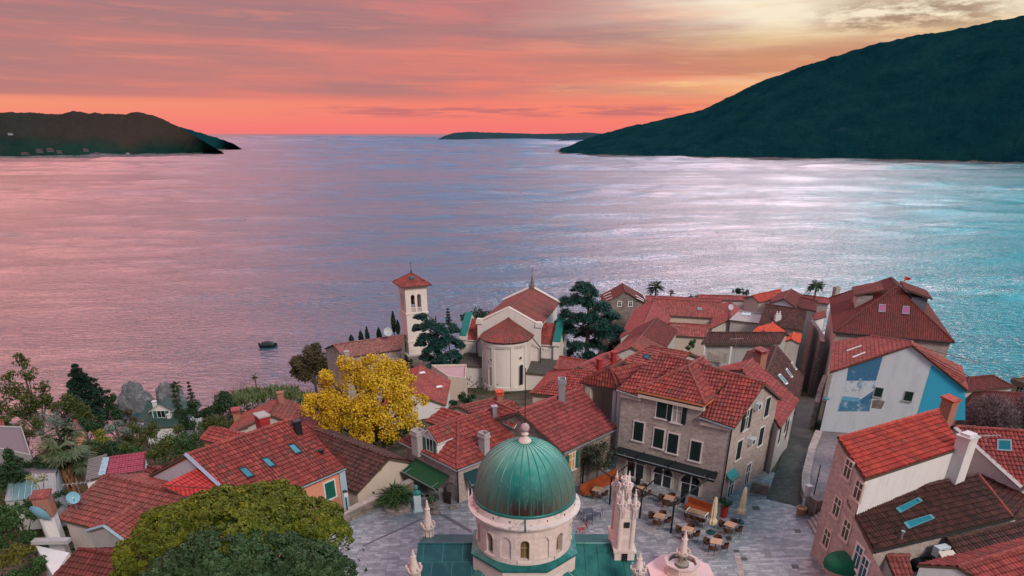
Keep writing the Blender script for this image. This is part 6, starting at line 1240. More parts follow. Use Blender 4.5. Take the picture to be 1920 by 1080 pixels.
# gabled copper roofs on the two front corners and a pedimented arm towards the camera
for s, pa in ((-1, (911, 1056)), (1, (1050, 1058))):
    k = MB(); ap = P(pa, 5.75); fb = [V((ap.x + 1.25 * cos(t) * (1.1 if cos(t) * s > 0 else .8), ap.y + 1.25 * sin(t), ap.z - 1.05)) for t in [pi / 8 + i * pi / 4 for i in range(8)]]
    for i in range(8): k.face([fb[i], fb[(i + 1) % 8], ap]); k.tube([fb[i], ap], .03, 4, 1)
    k.build('corner_roof', [COPPER, SEAM], DC)
    k = MB(); k.prism([(ap.x + (f_.x - ap.x) * .9, ap.y + (f_.y - ap.y) * .9) for f_ in fb], 0, ap.z - 1.0); k.build('corner_block', PK, DC)
k = MB(); zp = 5.15
k.face([V((DX - 1.35, DY - 3.2, zp - .75)), V((DX + 1.35, DY - 3.2, zp - .75)), V((DX, DY - 3.2, zp + .35))]); k.face([V((DX - 1.5, DY - 3.2, zp - .8)), V((DX, DY - 3.2, zp + .4)), V((DX, DY - 6, zp + .4)), V((DX - 1.5, DY - 6, zp - .8))][::-1]); k.face([V((DX + 1.5, DY - 3.2, zp - .8)), V((DX, DY - 3.2, zp + .4)), V((DX, DY - 6, zp + .4)), V((DX + 1.5, DY - 6, zp - .8))]); k.build('front_arm_roof', COPPER, DC)
k = MB()
for s in (-1, 1): k.tube([V((DX + s * 1.55, DY - 3.15, zp - .8)), V((DX, DY - 3.15, zp + .45))], .1, 5)
k.build('pediment_moulding', DARKMETAL, DC)
# pinnacles
def pinnacle(k, x, y, zb, zc, zt, r_=.26):
    k.lathe([(r_ * .8, zb), (r_ * .78, zc - .35), (r_ * 1.0, zc - .3), (r_ * 1.35, zc - .12), (r_ * 1.42, zc), (r_ * 1.28, zc + .02), (r_ * 1.05, zc - .06), (r_ * .9, zc - .05), (r_ * .42, zc + (zt - zc) * .62), (r_ * .55, zc + (zt - zc) * .66), (r_ * .36, zc + (zt - zc) * .7), (r_ * .12, zt), (0, zt + .02)], (x, y, 0), 12)
    for i in range(8): t = i * pi / 4; k.box((x + r_ * 1.32 * cos(t), y + r_ * 1.32 * sin(t), zc + .09), (.08, .12, .16), t)
    for i in range(8): t = (i + .5) * pi / 4; k.tube([(x + r_ * .95 * cos(t), y + r_ * .95 * sin(t), zc - .7), (x + r_ * .95 * cos(t), y + r_ * .95 * sin(t), zc - .3)], .04, 4)
for x, y, pt, pc, zb in ((-4.98, 35, 938, 985, 0), (-5.1, 29.6, 1031, 1066, 0), (6.55, 29.4, 1037, 1066, 0)):
    k = MB(); pinnacle(k, x, y, zb, ZAT(pc, (x, y)), ZAT(pt, (x, y)), .3); k.build('pinnacle', PK, DC)
# bell gable
bx0, bx1, by0, by1 = 5.86, 6.55, 31.85, 34.1; zcr = ZAT(948, (0, by0)); zb = ZAT(1068, (0, by0 - .3)); zl = ZAT(1036, (0, by0 - .3))
k = MB(); k.prism([(bx0 - .02, by0 - .05), (bx1 + .02, by0 - .05), (bx1 + .02, by1 + .05), (bx0 - .02, by1 + .05)], 3.5, zcr - .3); BG = k.build('bell_gable', PK, DC)
k = MB(); k.prism([(bx0 - .28, by0 - .28), (bx1 + .28, by0 - .28), (bx1 + .28, by1 + .28), (bx0 - .28, by1 + .28)], zl - .08, zl + .06); k.prism([(bx0 - .2, by0 - .2), (bx1 + .2, by0 - .2), (bx1 + .2, by1 + .2), (bx0 - .2, by1 + .2)], 3.5, zl - .081); k.build('ledge', PK, BG)
ztp = ZAT(883, (0, by1))
for x, y in ((bx0, by0), (bx1, by0), (bx0, by1), (bx1, by1)):
    k = MB(); pinnacle(k, x, y, zl, zcr, ztp, .18); k.build('turret', PK, BG)
for y in (by0 + .75, by1 - .75):
    k = MB(); pinnacle(k, (bx0 + bx1) / 2, y, zcr - .5, zcr + .75, ztp + .2, .15); k.build('turret', PK, BG)
k = MB(); k.box(((bx0 + bx1) / 2, by0 - .105, zcr - 1.15), (.3, .02, .35)); k.box(((bx0 + bx1) / 2, by0 - .26, zl - .35), (.3, .02, .5)); k.build('opening', DKG, BG)
# ---- fountain
fc = P((1279, 1052), 1.0); FX, FY = fc.x, fc.y; FT = thing('fountain', (FX, FY, 0), 'octagonal pink stone fountain with a spired column in its basin', 'fountain')
def octa(r_, z, off=0): return [V((FX + r_ * cos(pi / 8 + i * pi / 4 + off), FY + r_ * sin(pi / 8 + i * pi / 4 + off), z)) for i in range(8)]
PKF = plaster_mat('pink_marble', (.72, .5, .5, 1), stain=(.5, .36, .36, 1), amt=.3, fine=.2)
k = MB(); k.prism([(p.x, p.y) for p in octa(2.3, 0)], 0, .14); k.build('step', PKF, FT)
k = MB(); k.grid([octa(r_, z) for r_, z in ((1.1, .14), (1.1, .3), (1.02, .32), (1.02, .84), (1.2, .88), (1.22, 1.0), (.98, 1.0), (.96, .72), (0.01, .72))], close=True); k.build('basin', plain('tan_pink_stone', (.6, .46, .43, 1), .7, var=.2, scale=6), FT)
k = MB()
for i in range(8):
    a_, b_ = octa(1.03, 0)[i], octa(1.03, 0)[(i + 1) % 8]; c = (a_ + b_) / 2; k = MB(); k.box((c.x, c.y, .58), ((b_ - a_).length * .62, .04, .34), math.atan2((b_ - a_).y, (b_ - a_).x)); k.build('basin_panel', PK, FT)
k = MB(); k.face(octa(.95, .8)); k.build('water', glass_mat('still_water', (.1, .08, .08, 1), .1), FT)
zt_ = ZAT(995.5, (FX, FY)); k = MB(); k.lathe([(.46, .7), (.48, .9), (.4, .95), (.3, .98), (.26, 1.2), (.3, 1.45), (.36, 1.5)], (FX, FY, 0), 16); k.build('pedestal', plain('mossy_stone', (.3, .27, .22, 1), .8), FT)
k = MB(); k.lathe([(.34, 1.5), (.42, 1.6), (.46, 1.72), (.42, 1.74), (.38, 1.66), (.26, 1.66), (.16, 1.66 + (zt_ - 1.66) * .6), (.22, 1.66 + (zt_ - 1.66) * .63), (.15, 1.66 + (zt_ - 1.66) * .67), (.04, zt_), (0, zt_ + .02)], (FX, FY, 0), 16)
for i in range(10): t = i * pi / 5; k.box((FX + .43 * cos(t), FY + .43 * sin(t), 1.8), (.07, .16, .12), t)
k.build('spire', PK, FT); k = MB()
for i in range(4): t = -pi / 2 + i * pi / 2 + .2; k.tube([(FX + .28 * cos(t), FY + .28 * sin(t), 1.38), (FX + .46 * cos(t), FY + .46 * sin(t), 1.34)], .05, 6)
k.build('spout', DARKMETAL, FT)
# ---- café tables and chairs
OAK = plain('pale_oak', (.5, .3, .19, 1), .5, var=.18, scale=6); WICK = plain('brown_wicker', (.085, .038, .024, 1), .7, var=.35, scale=30)
RZ = math.atan2(MH.near[1].y - MH.near[0].y, MH.near[1].x - MH.near[0].x)
def mk_table():
    o = thing('cafe_table', (0, 0, 0), 'x', 'table'); k = MB(); k.box((0, 0, .73), (.78, .78, .04)); k.build('tabletop', OAK, o)
    k = MB(); k.tube([(0, 0, .03), (0, 0, .71)], .04, 8); k.build('column', DARKMETAL, o); k = MB(); k.box((0, 0, .02), (.5, .08, .04)); k.box((0, 0, .021), (.08, .5, .039)); k.build('foot', DARKMETAL, o); return o
def mk_chair(m=None):
    o = thing('armchair', (0, 0, 0), 'x', 'chair'); k = MB(); k.lathe([(0, .42), (.25, .41), (.27, .44), (.25, .47), (0, .48)], n=14); k.build('seat', m or WICK, o, smooth=True)
    k = MB(); rows = []                                             # tub back open to +y
    for z, r_ in ((.4, .26), (.55, .29), (.7, .31), (.8, .315)):
        rows.append([(r_ * cos(t), r_ * sin(t) * .95, z - (.16 if abs(t + pi / 2) > 1.35 else .06 * (abs(t + pi / 2) > .9)) * (z > .5)) for t in [pi * 1.5 - 1.9 + 3.8 * j / 16 - 2 * pi for j in range(17)]])
    k.grid(rows); k.grid([[(x * .9, y * .9, z) for x, y, z in r_] for r_ in rows[::-1]]); k.grid([rows[-1], [(x * .9, y * .9, z) for x, y, z in rows[-1]]]); k.build('backrest', m or WICK, o, smooth=True)
    for sx in (-1, 1):
        for sy in (-1, 1): k = MB(); k.tube([(sx * .16, sy * .16, .42), (sx * .23, sy * .23, 0)], .014, 5); k.build('leg', DARKMETAL, o)
    return o
TB = [((1237, 967), 'beside the middle black pergola post', 'b'), ((1290, 992), 'right behind the fountain spire', 'b'), ((1343, 1014.6), 'right of the fountain, nearest the camera', 'b'), ((1370, 983), 'between the two folded parasols', 'b'), ((1255, 933), 'under the pergola near the arched doors', 'b'), ((1201.6, 915.6), 'under the pergola by the left arched door', 's'), ((1120.7, 917), 'at the left orange bench', 's')]
tp = mk_table(); cp = mk_chair(); ft_, fc_ = True, True
for (px, where, kind) in TB:
    c = P(px, .74); lb = 'square pale wood café table ' + where
    if ft_: T_ = tp; tp.location = (c.x, c.y, .006); tp.rotation_euler.z = RZ + .1; ft_ = False; T_['label'] = lb; T_['group'] = 'café tables on the square'
    else: T_ = copy_tree(tp, (c.x, c.y, .006), RZ + rnd.uniform(-.1, .25), None, lb, 'café tables on the square')
    for q, wd in ((0, 'right front'), (1, 'right rear'), (2, 'left rear'), (3, 'left front')):
        if kind == 's' and q in (1, 2) and px[0] < 1150: continue
        t = RZ + .1 + (q - .35) * pi / 2 + .55 + rnd.uniform(-.12, .12); d = .62; loc = (c.x + d * cos(t), c.y + d * sin(t), .006); lab = '%s wicker chair of the square table %s' % (wd, where.replace(', nearest the camera', '').replace('right behind', 'behind'))
        if fc_: cp.location = loc; cp.rotation_euler.z = t + pi / 2; cp['label'] = lab; cp['group'] = 'wicker chairs of the café'; fc_ = False
        else: copy_tree(cp, loc, t + pi / 2, None, lab, 'wicker chairs of the café')
# long table with white frame by the right bench
c = P((1307, 960), .74); WT = thing('long_table', (c.x, c.y, 0), 'longer wooden table with white metal legs in front of the right orange bench', 'table'); k = MB(); k.box((c.x, c.y, .74), (1.5, .75, .05), RZ); k.build('tabletop', plain('dull_oak', (.33, .2, .13, 1), .6), WT)
e = V((cos(RZ), sin(RZ), 0)); f_ = V((-e.y, e.x, 0))
for s in (-1, 1):
    k = MB(); p = c + e * s * .75; p.z = 0; k.tube([p - f_ * .36 + V((0, 0, .0)), p - f_ * .36 + V((0, 0, .78)), p + f_ * .36 + V((0, 0, .78)), p + f_ * .36], .035, 4); k.build('leg_frame', WHITEWOOD, WT)
for s, wd in ((-.5, 'left'), (.05, 'middle'), (.6, 'right')): p = c + e * s - f_ * .55; copy_tree(cp, (p.x, p.y, .006), RZ + pi + pi, None, 'brown wicker chair at the %s of the white-legged long table' % wd, 'wicker chairs of the café')
def bench(px0, px1, label, flip=1):
    a, b_ = P(px0, .45), P(px1, .45); d = b_ - a; L = d.length; rz = math.atan2(d.y, d.x); e = d.normalized(); f = V((-e.y, e.x, 0)); c = (a + b_) / 2; o = thing('bench', (c.x, c.y, 0), label, 'bench', 'orange benches of the café'); m = plain('orange_wood', (.3, .065, .02, 1), .6, var=.3)
    k = MB(); k.box((c.x, c.y, .3), (L, .55, .3), rz); k.build('seat', m, o); q = c + f * .3; k = MB(); k.box((q.x, q.y, .6), (L, .09, .75), rz); k.build('backrest', m, o); k = MB()
    for s in (-.45, .45): p = c + e * s * L; k.box((p.x, p.y, .075), (.1, .5, .15), rz)
    k.build('foot', DARKMETAL, o); return o
bench(zE(110, 548), zE(340, 440), 'long orange wooden bench at the left end of the café terrace'); bench(zE(765, 622), zE(920, 672), 'orange wooden bench against the wall below the right end of the awning')
# dark metal table with chairs, red deck chair
c = P((1103, 958), .7); o = thing('metal_table', (c.x, c.y, 0), 'dark blue metal table right of the dome', 'table'); k = MB(); k.box((c.x, c.y, .72), (.8, .7, .03), .2); MT = plain('dark_blue_metal', (.04, .06, .09, 1), .45); k.build('tabletop', MT, o)
for sx in (-1, 1):
    for sy in (-1, 1): k = MB(); k.tube([(c.x + sx * .34, c.y + sy * .28, .7), (c.x + sx * .37, c.y + sy * .31, 0)], .018, 5); k.build('leg', MT, o)
def mk_slat(name, m, label, cat, loc, rz, grp, lean=.12):
    o = thing(name, loc, label, cat, grp); ORG[o] = V((0, 0, 0)); o.rotation_euler.z = rz
    k = MB()
    for i in range(5): k.box((0, -.2 + i * .1, .44), (.46, .07, .025))
    k.build('seat', m, o); k = MB()
    for i in range(6): k.box((-.2 + i * .08, -.25 - lean * .5, .7), (.04, .02, .5), 0, tilt=-lean)
    k.box((0, -.27 - lean, .94), (.46, .03, .05)); k.build('backrest', m, o)
    for sx in (-1, 1):
        for sy in (-1, 1): k = MB(); k.tube([(sx * .21, sy * .2, .44), (sx * .22, sy * .24, 0)], .017, 5); k.build('leg', m, o)
    for sx in (-1, 1): k = MB(); k.tube([(sx * .24, -.25, .66), (sx * .24, .2, .65), (sx * .23, .22, .44)], .017, 5); k.build('armrest', m, o)
    return o
for (dx, dy, rz, wd) in ((-.75, .1, -pi / 2 + .2, 'left of'), (.75, 0, pi / 2, 'right of'), (.05, -.7, 0, 'in front of')): mk_slat('metal_chair', MT, 'dark slatted metal chair %s the dark blue metal table' % wd, 'chair', (c.x + dx, c.y + dy, .006), rz, 'metal chairs right of the dome')
c = P(zE(100, 785), .4); mk_slat('deck_chair', plain('red_wood', (.3, .04, .03, 1), .6), 'red wooden armchair with pale sling right of the dome', 'chair', (c.x, c.y, .006), pi / 2 + .3, None, .3)
# pergola
POST = [zE(108, 500), zE(280, 628), zE(470, 716), zE(667, 808)]; pts = [P(p, 0) for p in POST]; HP = 2.45
PG = thing('pergola', tuple(pts[1]), 'black steel pergola frame in front of the tall stone house', 'pergola'); BKM = plain('black_steel', (.012, .012, .014, 1), .5)
for p in pts: k = MB(); k.box((p.x, p.y, HP / 2), (.11, .11, HP), RZ); k.build('post', BKM, PG)
k = MB(); tops = [p + V((0, 0, HP)) for p in pts]
for a, b_ in zip(tops, tops[1:]): k.tube([a, b_], .07, 4)
k.build('front_beam', BKM, PG)
for p, w_ in zip(tops[1:], (zE(495, 345), zE(690, 425), zE(945, 482))): k = MB(); q = onwall(w_, *MH.near); q.z = HP + .15; k.tube([p, q], .07, 4); k.build('cross_beam', BKM, PG)
k = MB(); k.tube([tops[0], P(zE(190, 342), HP)], .06, 4); k.build('cross_beam', BKM, PG)
# folded parasols
CRM = plain('cream_canvas', (.6, .5, .34, 1), .85, var=.2, scale=5)
def parasol(px, label):
    c = P(px, 0); o = thing('parasol', (c.x, c.y, 0), label, 'parasol', 'folded parasols on the square'); k = MB(); k.lathe([(0, 0), (.34, 0), (.34, .07), (.1, .1), (.05, .3)], (c.x, c.y, .006), 16); k.build('base', plain('dark_teal_base', (.008, .06, .06, 1), .5), o)
    k = MB(); k.tube([(c.x, c.y, .1), (c.x, c.y, 2.95)], .028, 6); k.build('pole', GREYMETAL, o)
    k = MB(); rg = random.Random(int(px[0])); prof = [(.24, .75), (.3, .85), (.3, 1.1), (.17, 1.3), (.2, 1.7), (.17, 2.2), (.13, 2.7), (.09, 2.95), (.05, 3.02), (0, 3.05)]
    k.grid([[(c.x + r_ * (1 + .18 * cos(8 * t + z)) * cos(t), c.y + r_ * (1 + .18 * cos(8 * t + z)) * sin(t), z) for t in [2 * pi * j / 32 for j in range(32)]] for r_, z in prof], close=True); k.build('canopy', CRM, o); return o
parasol((1332.5, 999), 'folded cream parasol nearer the fountain, on a dark green base'); parasol((1387, 979), 'folded cream parasol nearer the corner of the tall stone house')
# red pot with dark plant by the corner
c = P(zE(1000, 705), 0); o = thing('potted_plant', (c.x, c.y, 0), 'dark bushy plant in a tall red pot at the corner of the stone house', 'plant'); k = MB(); k.lathe([(.0, 0), (.24, 0), (.3, .8), (.33, .82), (.33, .9), (.26, .9), (0, .86)], (c.x, c.y, .006), 14); k.build('pot', plain('red_pot', (.36, .03, .025, 1), .6), o); PLANTPOT = (o, c)
# rain barrel / litter bin
c = P(zE(742, 610), 0); k = MB(); k.lathe([(0, 0), (.2, 0), (.22, .75), (.24, .78), (.2, .82), (0, .84)], (c.x, c.y, .006), 14); tag(k.build('litter_bin', BLK, smooth=False), 'black litter bin beside the right orange bench', 'bin')
c = P(zE(458, 500), 0); k = MB(); k.lathe([(0, 0), (.2, 0), (.22, .75), (.24, .78), (.2, .82), (0, .84)], (c.x, c.y, .006), 14); tag(k.build('litter_bin', BLK, smooth=False), 'black round bin beside the left arched door', 'bin')
# ---- left side of the square: wall, steps, lamp, planter, bust
wall_run('grey stone parapet wall along the left edge of the square', [(zJ(990, 700), .75), (zJ(1150, 622), .75), (zJ(1300, 548), .85), (zJ(1465, 472), .9)], 0, 4.5, .45, S_OLD, 'parapet_wall', capm=S_GREY)
wall_run('low mossy stone kerb along the ramp at the left edge of the square', [(zJ(1020, 735), .22), (zJ(1180, 655), .25), (zJ(1300, 596), .3)], 0, .6, .3, S_OLD, 'kerb', 'kerb')
c = P(zJ(1058, 722), 0); hL = ZAT(922, (c.x, c.y)); o = thing('street_lamp', (c.x, c.y, 0), 'dark lamp post with a square lantern at the left edge of the square', 'street lamp'); k = MB(); k.tube([c, c + V((0, 0, .5)), c + V((0, 0, hL - .4))], [.09, .06, .045], 8); k.build('post', DARKMETAL, o)
k = MB(); k.box((c.x, c.y, hL - .2), (.3, .3, .4), .5); k.build('lantern', plain('milky_glass', (.55, .58, .6, 1), .4), o); k = MB(); k.lathe([(.26, hL), (.0, hL + .18)], (c.x, c.y, 0), 4, a0=.5 + pi / 4, a1=.5 + pi / 4 + 2 * pi); k.build('lantern_roof', DARKMETAL, o)
c = P(zN(1065, 815), -1.2); hL = ZAT(748, (c.x, c.y)); o = thing('street_lamp', (c.x, c.y, -1.5), 'slim street lamp with round head in front of the mural wall', 'street lamp'); k = MB(); k.tube([c - V((0, 0, .6)), V((c.x, c.y, hL))], [.06, .04], 8); k.build('post', DARKMETAL, o); k = MB(); k.lathe([(0, -.1), (.3, -.05), (.32, .05), (.1, .25), (0, .28)], (c.x, c.y, hL), 12); k.build('lamp_head', plain('blue_grey_metal', (.1, .25, .32, 1), .4), o)
c = P(zE(1565, 600), 0); tip = ZAT(zD(335, 450)[1], (c.x, c.y)); o = thing('pole', (c.x, c.y, 0), 'thin dark pole standing in the empty lot by the lane', 'pole'); k = MB(); k.tube([c - V((0, 0, .3)), V((c.x, c.y, 3.2))], .04, 6); k.build('shaft', DARKMETAL, o)
c = P(zF(222, 655), 0); PLR = thing('planter', (c.x, c.y, 0), 'round stone planter holding a bushy palm at the left of the square', 'planter'); k = MB(); k.lathe([(1.05, 0), (1.1, .3), (1.05, .36), (.85, .36), (.82, .22), (0, .25)], (c.x, c.y, .006), 22); k.build('ring_wall', S_GREY, PLR); PLC = c
c = P(zF(348, 665), 0); o = thing('bust', (c.x, c.y, 0), 'green bronze bust on a pale blue-white pedestal in front of the café', 'statue'); k = MB(); k.box((c.x, c.y, .7), (.55, .5, 1.4), .3); k.box((c.x, c.y, .06), (.75, .7, .12), .3); k.build('pedestal', plain('pale_pedestal', (.5, .6, .64, 1), .7), o)
k = MB(); rows = [(.3, .2, 0), (.36, .22, .1), (.38, .22, .22), (.3, .2, .32), (.12, .12, .4), (.1, .11, .46), (.15, .17, .54), (.165, .2, .66), (.15, .18, .76), (.09, .1, .84), (.01, .01, .87)]
k.grid([[(c.x + a * cos(t), c.y + b_ * sin(t) - (.05 if .5 < z < .7 and sin(t) < -.7 else 0), 1.4 + z) for t in [2 * pi * j / 16 for j in range(16)]] for a, b_, z in rows], close=True); k.build('figure', plain('verdigris_bronze', (.03, .2, .18, 1), .5), o, smooth=True)
k = MB(); a, b_ = P(zF(265, 590), .7), P(zF(325, 645), .06)
for s in (0, .16, .32): k.tube([a + V((s, .1, 0)), b_ + V((s, .1, 0))], .07, 8)
tag(k.build('pipe_bundle', plain('pale_blue_pipe', (.3, .5, .6, 1), .4)), 'pale blue rolled tubes leaning beside the bust pedestal', 'tubes')
c = P(zF(440, 655), 0); PT2 = thing('planter', (c.x, c.y, 0), 'rough stone trough with a small shrub in front of the café door', 'planter'); k = MB(); k.lathe([(0, 0), (.4, 0), (.5, .35), (.4, .42), (.34, .36), (0, .34)], (c.x, c.y, .006), 9); k.build('trough', S_OLD, PT2); PT2C = c
for q, r_, lb in (((462, 685), .42, 'flat dark stone lying in front of the café trough'), ((570, 650), .34, 'round dark stone at the corner of the café')):
    c = P(zF(*q), 0); k = MB(); k.ico((c.x, c.y, .08), r_, (1, .8, .45), jit=.12, sub=2); tag(k.build('stone', S_OLD), lb, 'stone')
c = P(zF(535, 625), 0); k = MB(); k.box((c.x, c.y, .55), (.65, .06, 1.1), -.5, tilt=.15); k.box((c.x + .05, c.y + .2, .5), (.6, .05, 1.0), -.5, tilt=-.15); tag(k.build('chalkboard', plain('chalkboard_black', (.025, .02, .02, 1), .7)), 'dark standing chalkboard at the café wall', 'board'); c = P(zF(503, 610), 0); k = MB(); k.box((c.x, c.y, .6), (.55, .05, 1.2), -.5, tilt=.1); tag(k.build('notice_board', plain('grey_board', (.3, .28, .3, 1), .7)), 'pale grey board leaning at the café wall beside the door', 'board')
c = onwall(zF(570, 495), *CF.left); k = MB(); nn = V((CF.left[1].y - CF.left[0].y, -(CF.left[1].x - CF.left[0].x), 0)).normalized(); k.tube([c, c + nn * .5 + V((0, 0, .25)), c + nn * .8], .03, 5); lm = k.build('lamp_bracket', DARKMETAL, CF.obj); k = MB(); q = c + nn * .8; k.lathe([(.02, .05), (.14, -.05), (.1, -.4), (0, -.42)], (q.x, q.y, q.z), 6); k.build('lantern', DARKMETAL, lm)
c = P(zF(390, 575), 0)
for s, wd in ((-.24, 'left'), (.24, 'right')): k = MB(); k.tube([(c.x + s, c.y, 0), (c.x + s, c.y, .95)], .03, 5); k.lathe([(0, 0), (.2, .01), (.2, .03), (0, .04)], (c.x + s, c.y, .006), 10); k.lathe([(0, 0), (.22, 0), (0, .03)], (c.x + s, c.y, .95), 10); tag(k.build('stand_table', DARKMETAL), '%s one of two small dark stand tables by the café door' % wd, 'stand table', 'stand tables by the café door')
# ================================================================= plants
npr = np.random.default_rng(5)
def leaf_mat(name, dark, light, rough=.6, hi=None):
    if name in CACHE: return CACHE[name]
    m, n, b = newmat(name); a = n('Attribute', attribute_name='tint').outputs['Fac']; p = n('NewGeometry').outputs['Position']
    f = n.m('ADD', n.m('MULTIPLY', a, .65), n.m('MULTIPLY', n.noise(p, .8, 3), .5)); st = [(.15, dark), (.8, light)]
    if hi: st.append((1.0, hi))
    n.put(b.inputs['Base Color'], n.ramp(f, st)); b.inputs['Roughness'].default_value = rough; b.inputs['Specular IOR Level'].default_value = .25
    CACHE[name] = m; return m
def leaves(name, m, c, size, parent=None, nrm=None, aspect=.6, jit=.9, tint=None, dirs=None, label=None):
    # one mesh of many small leaf faces; c Nx3 centres, size N, dirs = long axis of each leaf
    N = len(c); size = np.broadcast_to(size, (N,)).reshape(-1, 1)
    nn = npr.normal(size=(N, 3)) * jit
    if nrm is not None: nn = nn + nrm
    nn /= np.linalg.norm(nn, axis=1, keepdims=True) + 1e-9
    t = dirs if dirs is not None else npr.normal(size=(N, 3)); t = t - nn * np.sum(t * nn, axis=1, keepdims=True); t /= np.linalg.norm(t, axis=1, keepdims=True) + 1e-9
    s = np.cross(nn, t); a = t * size * .5; b = s * size * .5 * aspect
    q = np.stack([c - a, c - a * .1 + b, c + a, c - a * .1 - b], axis=1).reshape(-1, 3)
    o0 = np.array(ORG[parent] if parent is not None else (c[:, 0].mean(), c[:, 1].mean(), c[:, 2].min()))
    me = bpy.data.meshes.new(name); me.vertices.add(4 * N); me.loops.add(4 * N); me.polygons.add(N)
    me.vertices.foreach_set('co', (q - o0).ravel()); me.loops.foreach_set('vertex_index', np.arange(4 * N)); me.polygons.foreach_set('loop_start', np.arange(N) * 4)
    try: me.polygons.foreach_set('loop_total', np.full(N, 4))
    except Exception: pass
    at = me.attributes.new('tint', 'FLOAT', 'FACE'); at.data.foreach_set('value', (tint if tint is not None else npr.random(N)).astype(np.float32))
    me.materials.append(m); me.update(); me.validate()
    o = bpy.data.objects.new(name, me); COL.objects.link(o)
    if parent is not None: o.parent = parent
    else: o.location = o0
    ORG[o] = V(o0); return o
def clump_pts(c, r, n, flat=1.0, shell=.55):
    d = npr.normal(size=(n, 3)); d /= np.linalg.norm(d, axis=1, keepdims=True); rr = r * (shell + (1 - shell) * npr.random(n)) ** 1.0
    p = d * rr[:, None]; p[:, 2] *= flat; return p + np.array(c), d
BARK = plain('grey_brown_bark', (.09, .07, .055, 1), .95, var=.4, scale=5)
def limbs(k, base, tips, r0, seed=0):
    b = V(base); rg = random.Random(seed)
    for t in tips:
        t = V(t); m_ = b.lerp(t, .5) + V((rg.uniform(-.3, .3), rg.uniform(-.3, .3), (t.z - b.z) * .12)); k.tube([b, m_, t], [r0 * .55, r0 * .35, r0 * .1], 5, cap=False)
def tree(label, clumps, y, m, leaf=.32, dens=62, name='tree', cat='tree', trunk=.22, flat=.85, sub=6, base=None, trunkm=None, group=None, top=None, spread=.62, crown='crown', aspect=.6):
    # clumps: (px, py, r_px[, dy]) traced on the photo; each gets its own real place at distance y + dy
    cs = []
    for c in clumps:
        q = PY(c[:2], y + (c[3] if len(c) > 3 else 0)); z = (q - EYE).dot(FW); cs.append((q, c[2] * z / FP))
    cx = sum(c.x for c, r in cs) / len(cs); cy = sum(c.y for c, r in cs) / len(cs); gz = ground(cx, cy) if base is None else base
    zmin = min(c.z - r for c, r in cs); gz = min(gz, zmin + .3)
    o = thing(name, (cx, cy, gz), label, cat, group); P_, D_, T_ = [], [], []
    for c, r in cs:
        for j in range(sub):                                       # each clump is broken into smaller tufts of leaves
            d = npr.normal(size=3); d /= np.linalg.norm(d); d[2] *= flat; cc = np.array(c) + d * r * spread; rr = r * npr.uniform(.45, .72)
            n_ = int(dens * rr * rr / leaf ** 2 * .32) + 8; p, dd = clump_pts(cc, rr, n_, flat, .5); P_.append(p); D_.append(dd); T_.append(np.clip(npr.random(n_) * .6 + npr.uniform(0, .4), 0, 1))
    P_, D_, T_ = np.concatenate(P_), np.concatenate(D_), np.concatenate(T_)
    leaves(crown, m, P_, leaf * npr.uniform(.6, 1.25, len(P_)), o, D_ + np.array([0, 0, .35]), aspect, .7, T_)
    if trunk:
        k = MB(); mid = V((cx, cy, gz + (zmin - gz) * .8 + .2)); k.tube([V((cx + .1, cy, gz - .6)), V((cx, cy, (gz + mid.z) / 2)), mid], [trunk * 1.3, trunk, trunk * .8], 8); limbs(k, mid, [c for c, r in cs], trunk, int(cx * 10)); k.build('trunk', trunkm or BARK, o, uv=False)
    return o
F_DK = leaf_mat('dark_foliage', (.005, .02, .007, 1), (.022, .058, .018, 1)); F_OL = leaf_mat('olive_foliage', (.016, .03, .006, 1), (.075, .095, .02, 1)); F_MID = leaf_mat('mid_foliage', (.01, .032, .008, 1), (.045, .1, .026, 1))
F_YG = leaf_mat('yellow_green_foliage', (.05, .06, .006, 1), (.2, .2, .015, 1)); F_GR = leaf_mat('grey_green_foliage', (.05, .075, .06, 1), (.16, .21, .17, 1)); F_TEAL = leaf_mat('cedar_needles', (.004, .018, .017, 1), (.016, .07, .06, 1), hi=(.03, .12, .1, 1))
F_GINK = leaf_mat('ginkgo_leaves', (.33, .19, .008, 1), (.68, .43, .02, 1), hi=(.8, .56, .06, 1)); F_BRN = leaf_mat('brownish_foliage', (.03, .024, .012, 1), (.095, .07, .035, 1)); F_RUST = leaf_mat('rusty_foliage', (.12, .05, .03, 1), (.3, .13, .08, 1))
F_CY = leaf_mat('cypress_foliage', (.004, .014, .011, 1), (.014, .04, .026, 1)); F_PALM = leaf_mat('palm_leaf', (.02, .036, .018, 1), (.1, .13, .065, 1))
# ---- the yellow ginkgo
tree('big bright yellow ginkgo tree in the middle of the town', [(700, 690, 28, 0), (735, 700, 26, 2), (650, 680, 16, -1), (663, 712, 26, 0), (705, 730, 30, -2), (745, 740, 30, 0), (620, 730, 22, 1), (595, 762, 24, 0), (640, 770, 32, -2), (690, 780, 34, -3), (740, 780, 32, -2), (775, 800, 18, 0), (625, 800, 22, -1), (680, 812, 20, -3), (730, 815, 16, -3), (612, 705, 12, 0), (690, 672, 10, 0), (792, 750, 10, 0), (765, 715, 13, 1), (580, 748, 11, 0)], 66, F_GINK, .25, 31, 'ginkgo_tree', trunk=.4, sub=16, spread=.85)
